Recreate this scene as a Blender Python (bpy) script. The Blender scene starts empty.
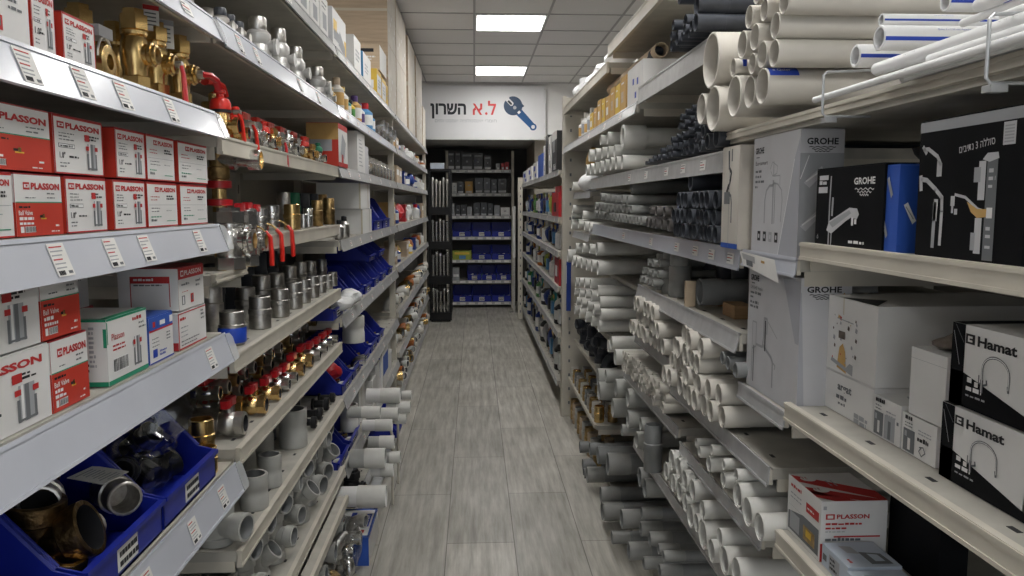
import bpy, math, random
from mathutils import Matrix, Vector
rnd = random.Random(7)
PI = math.pi
SC = bpy.context.scene
COL = SC.collection

# ---------------------------------------------------------------- camera and photo geometry
F = 790.0
TH = math.atan(84 / F)
PS = math.atan(38 * math.cos(TH) / F)
CR = Vector((math.cos(PS), -math.sin(PS), 0))
CD = Vector((math.sin(PS) * math.cos(TH), math.cos(PS) * math.cos(TH), -math.sin(TH)))
CU = CR.cross(CD)
EYE = Vector((0, 0, 1.5))
XL, XR = -0.57, 0.62          # shelf fronts of the racks on either side of the aisle


def ray(px, py):
    return CD + CR * ((px - 512) / F) - CU * ((py - 288) / F)


def at_x(px, py, x):          # where the line of sight meets the upright plane at x
    v = ray(px, py)
    return EYE + v * (x / v.x)


def at_y(px, py, y):
    v = ray(px, py)
    return EYE + v * (y / v.y)


CURZ = [1.5]


def level(z):                 # the height at which the next picture columns are read
    CURZ[0] = z


def yl(px, x=XL, z=None):     # how far along the aisle a thing at x and height z shows in picture column px
    z = CURZ[0] if z is None else z
    n = CR - CD * ((px - 512) / F)
    return -(n.x * x + n.z * (z - EYE.z)) / n.y


def yr(px, x=XR, z=None):
    return yl(px, x, z)


cam_data = bpy.data.cameras.new('camera')
cam = bpy.data.objects.new('camera', cam_data)
COL.objects.link(cam)
cam_data.sensor_width = 36
cam_data.lens = 36 * F / 1024
cam_data.clip_start = 0.05
cam.matrix_world = Matrix.Translation(EYE) @ Matrix((CR, CU, -CD)).transposed().to_4x4()
SC.camera = cam

# ---------------------------------------------------------------- materials
MATS = {}


def mat(name, col, rough=0.5, metal=0.0, noise=0.0, nscale=20.0, bump=0.0, alpha=None, trans=0.0, emit=0.0, coat=0.0, stretch=None, ior=1.45, spec=None):
    m = bpy.data.materials.new(name)
    m.use_nodes = True
    nt = m.node_tree
    b = nt.nodes['Principled BSDF']
    c = (*col, 1)
    b.inputs['Base Color'].default_value = c
    b.inputs['Roughness'].default_value = rough
    b.inputs['Metallic'].default_value = metal
    b.inputs['IOR'].default_value = ior
    if spec is not None:
        b.inputs['Specular IOR Level'].default_value = spec
    if coat:
        b.inputs['Coat Weight'].default_value = coat
        b.inputs['Coat Roughness'].default_value = 0.12
    if trans:
        b.inputs['Transmission Weight'].default_value = trans
    if alpha is not None:
        b.inputs['Alpha'].default_value = alpha
    if emit:
        b.inputs['Emission Color'].default_value = c
        b.inputs['Emission Strength'].default_value = emit
    if noise or bump:
        tc = nt.nodes.new('ShaderNodeTexCoord')
        nz = nt.nodes.new('ShaderNodeTexNoise')
        nz.inputs['Scale'].default_value = nscale
        nz.inputs['Detail'].default_value = 5
        src = tc.outputs['Object']
        if stretch:
            mp = nt.nodes.new('ShaderNodeMapping')
            mp.inputs['Scale'].default_value = stretch
            nt.links.new(src, mp.inputs['Vector'])
            src = mp.outputs['Vector']
        nt.links.new(src, nz.inputs['Vector'])
        if noise:
            rp = nt.nodes.new('ShaderNodeValToRGB')
            lo = [max(0, x * (1 - noise)) for x in col]
            hi = [min(1, x * (1 + noise * 0.6)) for x in col]
            rp.color_ramp.elements[0].color = (*lo, 1)
            rp.color_ramp.elements[1].color = (*hi, 1)
            rp.color_ramp.elements[0].position = 0.3
            rp.color_ramp.elements[1].position = 0.7
            nt.links.new(nz.outputs['Fac'], rp.inputs['Fac'])
            nt.links.new(rp.outputs['Color'], b.inputs['Base Color'])
        if bump:
            bp = nt.nodes.new('ShaderNodeBump')
            bp.inputs['Strength'].default_value = bump
            bp.inputs['Distance'].default_value = 0.01
            nt.links.new(nz.outputs['Fac'], bp.inputs['Height'])
            nt.links.new(bp.outputs['Normal'], b.inputs['Normal'])
    MATS[name] = m
    return m


mat('beige_metal', (.60, .56, .48), .45, 0, .10, 9)
mat('beige_wall', (.42, .39, .33), .65, 0, .12, 5)
mat('deck_metal', (.46, .44, .39), .55, 0, .15, 14)
mat('galvanised', (.50, .51, .52), .42, .6, .15, 25)
mat('rail_white', (.55, .57, .63), .30, 0, .05, 6, coat=.25)
mat('rail_grey', (.47, .47, .47), .38, 0, .12, 30, coat=.2)
mat('rail_clear', (.85, .87, .9), .15, 0, alpha=.35)
mat('paper', (.80, .79, .76), .7, 0, .05, 30)
mat('print_grey', (.16, .17, .18), .7)
mat('print_mid', (.38, .39, .41), .7)
mat('print_black', (.015, .015, .018), .6)
mat('print_red', (.50, .03, .03), .55)
mat('print_white', (.82, .82, .82), .6)
mat('print_blue', (.02, .06, .42), .5)
mat('print_green', (.02, .28, .15), .5)
mat('print_yellow', (.75, .48, .05), .5)
mat('card_white', (.76, .75, .735), .55, 0, .05, 8)
mat('card_grey', (.58, .58, .60), .55, 0, .07, 10)
mat('card_bluegrey', (.50, .56, .64), .55, 0, .06, 10)
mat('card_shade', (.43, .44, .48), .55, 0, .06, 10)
mat('card_red', (.56, .045, .025), .5, 0, .06, 10)
mat('card_darkred', (.34, .02, .025), .5, 0, .06, 10)
mat('card_brown', (.54, .42, .30), .8, 0, .12, 6, stretch=(1, 1, 12))
mat('card_tan', (.60, .37, .13), .75, 0, .15, 15)
mat('card_yellow', (.72, .48, .07), .6, 0, .08, 10)
mat('card_blue', (.03, .10, .46), .5, 0, .06, 10)
mat('card_lightblue', (.07, .30, .60), .5, 0, .06, 10)
mat('card_black', (.006, .0065, .008), .6, 0, .2, 20, spec=.12)
mat('card_green', (.02, .24, .14), .5, 0, .06, 10)
mat('tape', (.62, .56, .45), .3, coat=.3)
mat('dirt', (.17, .14, .12), .8, 0, .5, 60)
mat('pvc_white', (.68, .67, .63), .42, 0, .10, 12)
mat('pvc_cream', (.64, .605, .545), .42, 0, .10, 8)
mat('pvc_grey', (.24, .245, .245), .42, 0, .14, 15)
mat('pvc_midgrey', (.31, .31, .295), .42, 0, .14, 15)
mat('pvc_lightgrey', (.44, .44, .415), .42, 0, .12, 15)
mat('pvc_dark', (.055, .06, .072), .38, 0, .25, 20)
mat('pvc_brown', (.13, .12, .115), .38, 0, .25, 20)
mat('pipe_bright', (.82, .82, .82), .35, 0, .05, 8)
mat('brass', (.78, .55, .24), .27, 1, .18, 40)
mat('brass_dark', (.48, .33, .15), .42, 1, .45, 60, .25)
mat('bronze', (.20, .13, .06), .4, 1, .6, 45, .5)
mat('chrome', (.74, .73, .71), .24, 1, .15, 50)
mat('steel', (.58, .56, .53), .38, 1, .22, 60)
mat('steel_thread', (.40, .38, .35), .5, 1, .25, 90)
mat('black_rubber', (.015, .015, .017), .5)
mat('red_plastic', (.52, .015, .022), .32, 0, .08, 30, coat=.3)
mat('red_bright', (.70, .03, .02), .32, coat=.3)
mat('blue_bin', (.010, .022, .30), .38, 0, .10, 12)
mat('blue_tape', (.02, .07, .5), .4)
mat('green_plastic', (.02, .20, .10), .4)
def film(name, rough, base, edge):          # thin clear plastic: see-through face on, glossy towards its edges
    m = bpy.data.materials.new(name); m.use_nodes = True
    nt = m.node_tree; N = nt.nodes
    N.remove(N['Principled BSDF'])
    tr = N.new('ShaderNodeBsdfTransparent'); tr.inputs['Color'].default_value = (.93, .94, .95, 1)
    gl = N.new('ShaderNodeBsdfGlossy'); gl.inputs['Roughness'].default_value = rough
    lw = N.new('ShaderNodeLayerWeight'); lw.inputs['Blend'].default_value = .35
    mr = N.new('ShaderNodeMapRange'); mr.inputs['To Min'].default_value = base; mr.inputs['To Max'].default_value = edge
    mx = N.new('ShaderNodeMixShader')
    nt.links.new(lw.outputs['Facing'], mr.inputs['Value']); nt.links.new(mr.outputs['Result'], mx.inputs['Fac'])
    nt.links.new(tr.outputs[0], mx.inputs[1]); nt.links.new(gl.outputs[0], mx.inputs[2])
    nt.links.new(mx.outputs[0], N['Material Output'].inputs['Surface'])
    MATS[name] = m


film('clear_bag', .10, .07, .45)
mat('silver_matt', (.60, .59, .57), .42, .55, .15, 40)
mat('clear_plastic', (.8, .82, .84), .1, 0, alpha=.45)
mat('wood_block', (.36, .22, .11), .7, 0, .25, 20, stretch=(1, 12, 12))
mat('carton_pale', (.64, .59, .52), .75, 0, .10, 7)
mat('kraft_tube', (.60, .48, .34), .7, 0, .1, 20)
mat('black_metal', (.012, .012, .013), .4, .3)
mat('wall_paint', (.74, .73, .71), .7, 0, .05, 2)
mat('dark_surface', (.10, .095, .09), .7, 0, .1, 3)
mat('sign_panel', (.70, .70, .71), .4, 0, .03, 3)
mat('sign_black', (.012, .016, .022), .5)
mat('sign_red', (.62, .04, .04), .5)
mat('sign_navy', (.008, .04, .10), .4)
mat('sign_blue', (.006, .075, .22), .4)
mat('bag_white', (.82, .82, .82), .35, 0, .1, 30, .3)
mat('lamp', (1, .985, .96), .5, emit=16)
mat('lamp_frame', (.8, .8, .8), .4)
mat('grid_metal', (.36, .36, .36), .5)
for nm, c in dict(c_red=(.55, .02, .03), c_blue=(.012, .045, .26), c_lblue=(.10, .30, .55), c_green=(.07, .26, .06), c_lime=(.34, .40, .06), c_yellow=(.75, .52, .05),
                  c_orange=(.48, .15, .035), c_white=(.78, .78, .76), c_black=(.02, .02, .022), c_teal=(.02, .25, .25), c_purple=(.09, .05, .18), c_brown=(.25, .15, .08), c_grey=(.35, .36, .38)).items():
    mat(nm, c, .4, 0, .12, 25, coat=.2)


# ---------------------------------------------------------------- mesh building
TEXT = {}


def text_geo(s, bold):
    k = (s, bold)
    if k not in TEXT:
        cu = bpy.data.curves.new('lettering', 'FONT')
        cu.body = s
        cu.size = 1
        cu.resolution_u = 2
        cu.offset = bold
        o = bpy.data.objects.new('lettering', cu)
        COL.objects.link(o)
        dg = bpy.context.evaluated_depsgraph_get()
        me = bpy.data.meshes.new_from_object(o.evaluated_get(dg))
        vs = [v.co.copy() for v in me.vertices]
        fs = [tuple(p.vertices) for p in me.polygons]
        bpy.data.objects.remove(o)
        bpy.data.curves.remove(cu)
        bpy.data.meshes.remove(me)
        if vs:
            x0 = min(v.x for v in vs); x1 = max(v.x for v in vs); y0 = min(v.y for v in vs); y1 = max(v.y for v in vs)
        else:
            x0 = x1 = y0 = y1 = 0
        TEXT[k] = (vs, fs, x0, x1, y0, y1)
    return TEXT[k]


class MB:
    def __init__(s):
        s.v = []; s.f = []; s.m = []; s.mats = []

    def mi(s, name):
        if name not in s.mats:
            s.mats.append(name)
        return s.mats.index(name)

    def poly(s, pts, m):
        b = len(s.v)
        s.v += [tuple(p) for p in pts]
        s.f.append(tuple(range(b, b + len(pts)))); s.m.append(s.mi(m))

    def raw(s, vs, fs, m):
        b = len(s.v); k = s.mi(m)
        s.v += [tuple(p) for p in vs]
        for f in fs:
            s.f.append(tuple(b + i for i in f)); s.m.append(k)

    def box(s, c, d, m, M=None, top=None):
        x, y, z = d[0] / 2, d[1] / 2, d[2] / 2
        vs = [Vector((c[0] + sx * x, c[1] + sy * y, c[2] + sz * z)) for sx in (-1, 1) for sy in (-1, 1) for sz in (-1, 1)]
        if M is not None:
            vs = [M @ v for v in vs]
        s.raw(vs, [(0, 1, 3, 2), (4, 6, 7, 5), (0, 4, 5, 1), (2, 3, 7, 6), (0, 2, 6, 4), (1, 5, 7, 3)], m)

    def lathe(s, prof, m, M=None, n=16, closed=False, caps=True, a0=0.0):
        """revolve (radius, height) pairs about the local z axis; a third item names that band's material"""
        rings = []
        vs = []
        for p in prof:
            r, z = p[0], p[1]
            ring = []
            for i in range(n):
                a = a0 + 2 * PI * i / n
                ring.append(len(vs)); vs.append(Vector((r * math.cos(a), r * math.sin(a), z)))
            rings.append(ring)
        if M is not None:
            vs = [M @ v for v in vs]
        b = len(s.v)
        s.v += [tuple(v) for v in vs]
        seq = list(range(len(prof)))
        pairs = list(zip(seq[:-1], seq[1:])) + ([(seq[-1], 0)] if closed else [])
        for a, c in pairs:
            k = s.mi(prof[c][2] if len(prof[c]) > 2 else m)
            for i in range(n):
                j = (i + 1) % n
                s.f.append((b + rings[a][i], b + rings[a][j], b + rings[c][j], b + rings[c][i])); s.m.append(k)
        if caps and not closed:
            k = s.mi(m)
            s.f.append(tuple(b + i for i in reversed(rings[0]))); s.m.append(k)
            s.f.append(tuple(b + i for i in rings[-1])); s.m.append(k)

    def tube(s, r, ri, z0, z1, m, M=None, n=20, inner=None):
        inner = inner or m
        e = min(.0012, (r - ri) * .3)
        s.lathe([(r - e, z0), (r, z0 + e), (r, z1 - e), (r - e, z1), (ri, z1), (ri, z0, inner)], m, M, n, closed=True)

    def sweep(s, pts, r, m, n=8, flat=1.0):
        pts = [Vector(p) for p in pts]
        up = Vector((0, 0, 1))
        prev = None
        rings = []
        b = len(s.v)
        for i, p in enumerate(pts):
            d = (pts[min(i + 1, len(pts) - 1)] - pts[max(i - 1, 0)]).normalized()
            if prev is None:
                u = d.cross(up) if abs(d.dot(up)) < .95 else d.cross(Vector((1, 0, 0)))
            else:
                u = prev - d * prev.dot(d)
            u.normalize(); prev = u
            w = d.cross(u)
            rr = r[i] if isinstance(r, (list, tuple)) else r
            rings.append([len(s.v) + k for k in range(n)])
            for k in range(n):
                a = 2 * PI * k / n
                s.v.append(tuple(p + u * (rr * math.cos(a)) + w * (rr * flat * math.sin(a))))
        k0 = s.mi(m)
        for a, c in zip(rings[:-1], rings[1:]):
            for i in range(n):
                j = (i + 1) % n
                s.f.append((a[i], a[j], c[j], c[i])); s.m.append(k0)
        s.f.append(tuple(reversed(rings[0]))); s.m.append(k0)
        s.f.append(tuple(rings[-1])); s.m.append(k0)

    def prism(s, pts, d, m, M=None):
        """extrude a flat outline (x, y) from z=0 to z=d"""
        n = len(pts)
        vs = [Vector((p[0], p[1], 0)) for p in pts] + [Vector((p[0], p[1], d)) for p in pts]
        if M is not None:
            vs = [M @ v for v in vs]
        fs = [tuple(reversed(range(n))), tuple(range(n, 2 * n))] + [(i, (i + 1) % n, n + (i + 1) % n, n + i) for i in range(n)]
        s.raw(vs, fs, m)

    def text(s, t, h, M, m, bold=0.0, align='l', width=None):
        vs, fs, x0, x1, y0, y1 = text_geo(t, bold)
        if not vs:
            return
        k = h / max(y1 - y0, 1e-6)
        kx = k if width is None else width / max(x1 - x0, 1e-6)
        ox = {'l': -x0, 'r': -x1, 'c': -(x0 + x1) / 2}[align]
        s.raw([M @ Vector(((v.x + ox) * kx, (v.y - y0) * k, 0)) for v in vs], fs, m)

    def build(s, name, smooth=True):
        me = bpy.data.meshes.new(name)
        me.from_pydata(s.v, [], s.f)
        for n in s.mats:
            me.materials.append(MATS[n])
        me.polygons.foreach_set('material_index', s.m)
        if smooth:
            me.polygons.foreach_set('use_smooth', [True] * len(s.f))
            me.set_sharp_from_angle(angle=math.radians(38))
        me.update()
        return me


def T(x, y, z):
    return Matrix.Translation((x, y, z))


def R(a, ax):
    return Matrix.Rotation(a, 4, ax)


ZX = R(PI / 2, 'Y')             # local z -> +x
ZNX = R(-PI / 2, 'Y')           # local z -> -x
ZY = R(-PI / 2, 'X')            # local z -> +y


def frame(o, u, v):
    """local x -> u, y -> v, z -> u x v, at o"""
    u = Vector(u); v = Vector(v); w = u.cross(v)
    M = Matrix((u, v, w)).transposed().to_4x4()
    M.translation = Vector(o)
    return M


# ---------------------------------------------------------------- objects
ORD = 'zeroth first second third fourth fifth sixth seventh eighth ninth tenth eleventh twelfth thirteenth fourteenth fifteenth sixteenth seventeenth eighteenth nineteenth twentieth'.split()
ORD += ['twenty-' + o for o in ORD[1:10]] + ['thirtieth'] + ['thirty-' + o for o in ORD[1:10]] + ['fortieth'] + ['forty-' + o for o in ORD[1:10]]


def obj(name, me, parent=None, loc=(0, 0, 0), rot=None, label=None):
    o = bpy.data.objects.new(name, me)
    COL.objects.link(o)
    if parent is not None:
        o.parent = parent
    o.location = loc
    if rot is not None:
        o.rotation_euler = rot
    if label:
        o['label'] = label
    return o


def tag(o, label, cat, group=None, kind=None):
    if label: o['label'] = label
    if cat: o['category'] = cat
    if group: o['group'] = group
    if kind: o['kind'] = kind
    return o


def struct(name, me, label=None):
    o = obj(name, me)
    o['kind'] = 'structure'
    if label: o['label'] = label
    return o


def inst(name, parts, loc, label, cat, group=None, rot=None, scale=None):
    """parts: [(part name, mesh, [sub-parts], label)]; a lone part becomes a thing of one mesh"""
    if len(parts) == 1 and not (len(parts[0]) > 2 and parts[0][2]):
        o = obj(name, parts[0][1], None, loc, rot)
    else:
        o = obj(name, None, None, loc, rot)
        for p in parts:
            c = obj(p[0], p[1], o, label=p[3] if len(p) > 3 else None)
            for q in (p[2] if len(p) > 2 and p[2] else ()):
                obj(q[0], q[1], c, label=q[2] if len(q) > 2 else None)
    if scale is not None:
        o.scale = scale
    return tag(o, label, cat, group)


CACHE = {}


def cached(key, fn):
    if key not in CACHE:
        CACHE[key] = fn()
    return CACHE[key]
# ================================================================ the room
def floor_material():
    m = bpy.data.materials.new('floor_planks'); m.use_nodes = True
    nt = m.node_tree; N = nt.nodes; Lk = nt.links; b = N['Principled BSDF']
    tc = N.new('ShaderNodeTexCoord'); mp = N.new('ShaderNodeMapping')
    mp.inputs['Rotation'].default_value = (0, 0, PI / 2); mp.inputs['Location'].default_value = (.38, .128, 0)
    Lk.new(tc.outputs['Object'], mp.inputs['Vector'])
    br = N.new('ShaderNodeTexBrick')
    br.offset = .5; br.inputs['Scale'].default_value = 1; br.inputs['Mortar Size'].default_value = .0022
    br.inputs['Brick Width'].default_value = 1.2; br.inputs['Row Height'].default_value = .3; br.inputs['Bias'].default_value = 0
    br.inputs['Color1'].default_value = (.56, .545, .51, 1); br.inputs['Color2'].default_value = (.46, .45, .42, 1); br.inputs['Mortar'].default_value = (.19, .18, .165, 1)
    Lk.new(mp.outputs['Vector'], br.inputs['Vector'])
    mp2 = N.new('ShaderNodeMapping'); mp2.inputs['Scale'].default_value = (14, 1.1, 1); Lk.new(tc.outputs['Object'], mp2.inputs['Vector'])
    nz = N.new('ShaderNodeTexNoise'); nz.inputs['Scale'].default_value = 2.2; nz.inputs['Detail'].default_value = 8; nz.inputs['Roughness'].default_value = .62
    Lk.new(mp2.outputs['Vector'], nz.inputs['Vector'])
    nz2 = N.new('ShaderNodeTexNoise'); nz2.inputs['Scale'].default_value = 2.4; nz2.inputs['Detail'].default_value = 4; Lk.new(tc.outputs['Object'], nz2.inputs['Vector'])
    rp = N.new('ShaderNodeValToRGB'); rp.color_ramp.elements[0].position = .32; rp.color_ramp.elements[1].position = .68
    rp.color_ramp.elements[0].color = (.60, .58, .54, 1); rp.color_ramp.elements[1].color = (1.12, 1.11, 1.08, 1)
    Lk.new(nz.outputs['Fac'], rp.inputs['Fac'])
    rp2 = N.new('ShaderNodeValToRGB'); rp2.color_ramp.elements[0].position = .3; rp2.color_ramp.elements[1].position = .7
    rp2.color_ramp.elements[0].color = (.80, .79, .76, 1); rp2.color_ramp.elements[1].color = (1.05, 1.05, 1.05, 1)
    Lk.new(nz2.outputs['Fac'], rp2.inputs['Fac'])
    mx = N.new('ShaderNodeMix'); mx.data_type = 'RGBA'; mx.blend_type = 'MULTIPLY'; mx.inputs['Factor'].default_value = 1
    Lk.new(br.outputs['Color'], mx.inputs[6]); Lk.new(rp.outputs['Color'], mx.inputs[7])
    mx2 = N.new('ShaderNodeMix'); mx2.data_type = 'RGBA'; mx2.blend_type = 'MULTIPLY'; mx2.inputs['Factor'].default_value = 1
    Lk.new(mx.outputs[2], mx2.inputs[6]); Lk.new(rp2.outputs['Color'], mx2.inputs[7])
    Lk.new(mx2.outputs[2], b.inputs['Base Color'])
    b.inputs['Roughness'].default_value = .42
    bp = N.new('ShaderNodeBump'); bp.inputs['Strength'].default_value = .25; bp.inputs['Distance'].default_value = .004
    Lk.new(nz.outputs['Fac'], bp.inputs['Height']); Lk.new(bp.outputs['Normal'], b.inputs['Normal'])
    MATS['floor_planks'] = m


def ceiling_material():
    m = bpy.data.materials.new('ceiling_tile'); m.use_nodes = True
    nt = m.node_tree; N = nt.nodes; Lk = nt.links; b = N['Principled BSDF']
    tc = N.new('ShaderNodeTexCoord'); mp = N.new('ShaderNodeMapping'); mp.inputs['Location'].default_value = (-.01 + .6, -6.53 + 12, 0)
    Lk.new(tc.outputs['Object'], mp.inputs['Vector'])
    br = N.new('ShaderNodeTexBrick'); br.offset = 0; br.inputs['Scale'].default_value = 1
    br.inputs['Brick Width'].default_value = .6; br.inputs['Row Height'].default_value = .6; br.inputs['Mortar Size'].default_value = .004
    br.inputs['Color1'].default_value = (.80, .79, .78, 1); br.inputs['Color2'].default_value = (.73, .725, .715, 1); br.inputs['Mortar'].default_value = (.3, .3, .3, 1)
    Lk.new(mp.outputs['Vector'], br.inputs['Vector'])
    nz = N.new('ShaderNodeTexNoise'); nz.inputs['Scale'].default_value = 90; nz.inputs['Detail'].default_value = 3; Lk.new(tc.outputs['Object'], nz.inputs['Vector'])
    mx = N.new('ShaderNodeMix'); mx.data_type = 'RGBA'; mx.blend_type = 'MULTIPLY'; mx.inputs['Factor'].default_value = .12
    Lk.new(br.outputs['Color'], mx.inputs[6]); Lk.new(nz.outputs['Color'], mx.inputs[7]); Lk.new(mx.outputs[2], b.inputs['Base Color'])
    b.inputs['Roughness'].default_value = .9
    MATS['ceiling_tile'] = m


floor_material(); ceiling_material()


def slab(name, c, d, m, label=None):
    b = MB(); b.box(c, d, m)
    return struct(name, b.build(name, False), label)


CEIL = 3.02
slab('floor', (.3, 5, -.05), (7.4, 15.4, .1), 'floor_planks', 'grey wood-look plank tile floor of the aisle')
slab('ceiling', (.3, 4.0, CEIL + .05), (7.4, 12.4, .1), 'ceiling_tile', 'grey suspended tile ceiling above the aisle')
slab('wall_left', (-3.4, 5, 1.5), (.1, 15.4, 3.1), 'wall_paint')
slab('wall_right', (4.0, 5, 1.5), (.1, 15.4, 3.1), 'wall_paint')
b = MB()                        # wall behind the camera, with an added, unseen window that lets in daylight
for c_, d_ in (((-2.35, -2.7, 1.5), (2.1, .1, 3.1)), ((2.95, -2.7, 1.5), (2.1, .1, 3.1)), ((.3, -2.7, .2), (3.2, .1, .4)), ((.3, -2.7, 2.85), (3.2, .1, .4))): b.box(c_, d_, 'wall_paint')
struct('wall_front', b.build('wall_front', False))
b = MB()
for x in (-1.27, -.25, .85, 1.87): b.box((x, -2.68, 1.525), (.06, .06, 2.25), 'grid_metal')
for z in (.43, 2.62): b.box((.3, -2.68, z), (3.2, .06, .06), 'grid_metal')
struct('added_window_1', b.build('added_window_1', False), 'added shop window frame, unseen behind the camera')
slab('wall_back', (.3, 12.2, 1.15), (7.4, .1, 2.4), 'dark_surface')
slab('wall_upper', (.3, 11.2, 2.68), (7.4, 2.0, .70), 'wall_paint', 'pale upper wall above the back shelving, behind the shop sign')
slab('wall_recess_left', (-2.05, 11.2, 1.165), (2.6, 1.6, 2.33), 'dark_surface')
slab('wall_recess_right', (2.1, 11.3, 1.165), (2.6, 1.6, 2.33), 'beige_wall')

b = MB()                        # the grid of the suspended ceiling
for k in range(-6, 7):
    x = .01 + .6 * k
    if -3.3 < x < 3.9: b.box((x, 4.0, CEIL - .002), (.018, 12.3, .006), 'grid_metal')
for k in range(-15, 7):
    y = 6.53 + .6 * k
    if -2.6 < y < 10.2: b.box((.3, y, CEIL - .002), (7.3, .018, .0055), 'grid_metal')
struct('ceiling_trim', b.build('ceiling_trim', False), 'metal grid bars between the ceiling tiles')


def lamp_parts():
    f = MB()
    for sx in (-1, 1): f.box((sx * .283, 0, -.004), (.014, .58, .010), 'lamp_frame')
    for sy in (-1, 1): f.box((0, sy * .283, -.004), (.552, .014, .010), 'lamp_frame')
    d = MB(); d.box((0, 0, -.003), (.55, .55, .006), 'lamp')
    return [('lamp_frame', f.build('lamp_frame', False)), ('diffuser', d.build('diffuser', False))]


LP = lamp_parts()
k = 0
for x, ys in ((.31, (-.67, 1.73, 4.13, 6.83, 9.23)), (-2.09, (-.67, 1.73, 4.13, 6.53)), (2.71, (-.67, 1.73, 4.13, 6.53, 8.93))):
    for y in ys:
        nm = {6.83: 'square ceiling light panel over the aisle, the one farther from the shop sign', 9.23: 'square ceiling light panel over the aisle, the one just before the shop sign'}.get(y if x == .31 else 0)
        inst('ceiling_light', LP, (x, y, CEIL - .004), nm or 'square ceiling light panel outside the view, above the racks', 'light', None if nm else 'ceiling lights out of view')

# ---------------------------------------------------------------- shop sign
b = MB(); b.box((0, 0, 0), (1.56, .02, .665), 'sign_panel')
sw = 1.56
for sx in (-.77, .77):
    for sz in (-.3, .3): b.lathe([(.008, 0), (.006, .004)], 'steel', T(sx, -.010, sz) @ R(PI / 2, 'X'), 8)
SY = 10.16


def sign_m(px, py):             # point on the sign's face, relative to its middle
    p = at_y(px, py, SY - .0112)
    return p


c0 = at_y(484, 113, SY)
sg = obj('shop_sign', b.build('shop_sign', False), None, (c0.x, SY, c0.z))
tag(sg, 'wide white shop sign with black and red lettering and a blue wrench', 'sign')


def sign_text(s, px0, px1, py0, py1, m, bold):
    a = at_y(px0, py1, SY - .0112); e = at_y(px1, py0, SY - .0112)
    t = MB()
    t.text(s, e.z - a.z, frame((a.x - c0.x, -.0112, a.z - c0.z), (1, 0, 0), (0, 0, 1)), m, bold, 'l', e.x - a.x)
    return obj('lettering', t.build('lettering', False), sg)


sign_text('ןורשה', 430.5, 466, 103.5, 118.5, 'sign_black', .035)['label'] = 'black lettering'
sign_text('.ל', 485, 496, 100.8, 115, 'sign_red', .02)['label'] = 'red lettering'
t_ = MB(); p0 = at_y(472.8, 115, SY); p1 = at_y(482.2, 103.6, SY); aw, ah = p1.x - p0.x, p1.z - p0.z
for k_, pts in enumerate(([(0, 1), (.24, 1), (1, 0), (.76, 0)], [(.60, .52), (.78, .60), (.78, 1), (1, 1), (1, .52), (.72, .30)], [(.36, .46), (.22, .36), (.22, 0), (0, 0), (0, .46), (.26, .70)])):
    t_.poly([(p0.x - c0.x + u * aw, -.0112 - .0003 * k_, p0.z - c0.z + v * ah) for u, v in pts], 'sign_red')
obj('lettering', t_.build('lettering', False), sg)['label'] = 'red lettering'
sign_text('םימו טבמא היצלטסניא ירמוח', 435, 496.5, 118.8, 122.2, 'print_mid', 0)['label'] = 'small grey lettering'


def wrench():
    w = MB()
    a = at_y(513, 106, SY); z = at_y(533, 127, SY)
    s = Vector((z.x - a.x, 0, z.z - a.z)); Ls = s.length; u = s.normalized(); v = Vector((-u.z, 0, u.x))
    o = Vector((a.x - c0.x, -.0105, a.z - c0.z))
    M = Matrix((u, Vector((0, -1, 0)).cross(u), Vector((0, -1, 0)))).transposed().to_4x4(); M.translation = o
    rh = .118
    head = []
    a0 = math.radians(180 - 40)
    for i in range(0, 31):                                      # round head with a slot cut between two jaws
        an = math.radians(-158 + 316 * i / 30)
        head.append((rh * math.cos(an), rh * math.sin(an)))
    slot = [(-.105, .030), (-.02, .030), (-.005, .0), (-.02, -.022), (-.112, -.022)]
    w.prism(head + slot, .006, 'sign_navy', M)
    sh = [(.09, -.048), (Ls - .02, -.038)] + [(Ls + .045 * math.sin(t), -.045 * math.cos(t)) for t in [PI * i / 8 for i in range(9)]] + [(Ls - .02, .038), (.09, .048)]
    w.prism(sh, .005, 'sign_blue', M)
    w.prism([(Ls + .024 * math.cos(t), .024 * math.sin(t)) for t in [2 * PI * i / 14 for i in range(14)]], .006, 'sign_panel', M)
    w.prism([(.03 + .022 * math.cos(t), .022 * math.sin(t)) for t in [2 * PI * i / 14 for i in range(14)]], .007, 'print_mid', M)
    w.prism([(-.088, -.014), (-.03, -.014), (-.018, .004), (-.03, .012), (-.088, .012)], .0062, 'sign_black', M)
    w.prism([(.095, -.02), (.125, -.02), (.125, .015), (.095, .015)], .0065, 'sign_panel', M)
    w.prism([(.06, .07), (.10, .075), (.10, .10), (.065, .10)], .006, 'sign_navy', M)
    return w.build('wrench_emblem', False)


obj('wrench_emblem', wrench(), sg)['label'] = 'blue adjustable wrench emblem'


# ================================================================ racks and shelves
def bar(c, d, m):
    b = MB(); b.box(c, d, m); return b


def upright(z1, w=.05, d=.04):          # perforated post
    def f():
        b = MB(); b.box((0, 0, z1 / 2), (d, w, z1), 'beige_metal')
        n = int(z1 / .10)
        for i in range(n):
            for sx in (-1, 1): b.box((sx * (d / 2 + .0003), 0, .06 + i * .10), (.0006, .008, .035), 'print_black')
        return b.build('upright', False)
    return cached(('up', round(z1, 2), w, d), f)


def rack(label, xb, y0, y1, z1, posts, panel=True, zb=0.0, pm='beige_wall'):
    """posts: (x, y) of the uprights"""
    o = obj('shelving_frame', None, None, (xb, y0, 0))
    tag(o, label, 'shelving')
    if panel:
        b = MB(); b.box((0, (y1 - y0) / 2, (z1 + zb) / 2), (.012, y1 - y0 - .01, z1 - zb), pm)
        obj('back_panel', b.build('back_panel', False), o)
    for x, y in posts:
        obj('upright', upright(z1), o, (x - xb, y - y0, 0))
    return o


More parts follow.
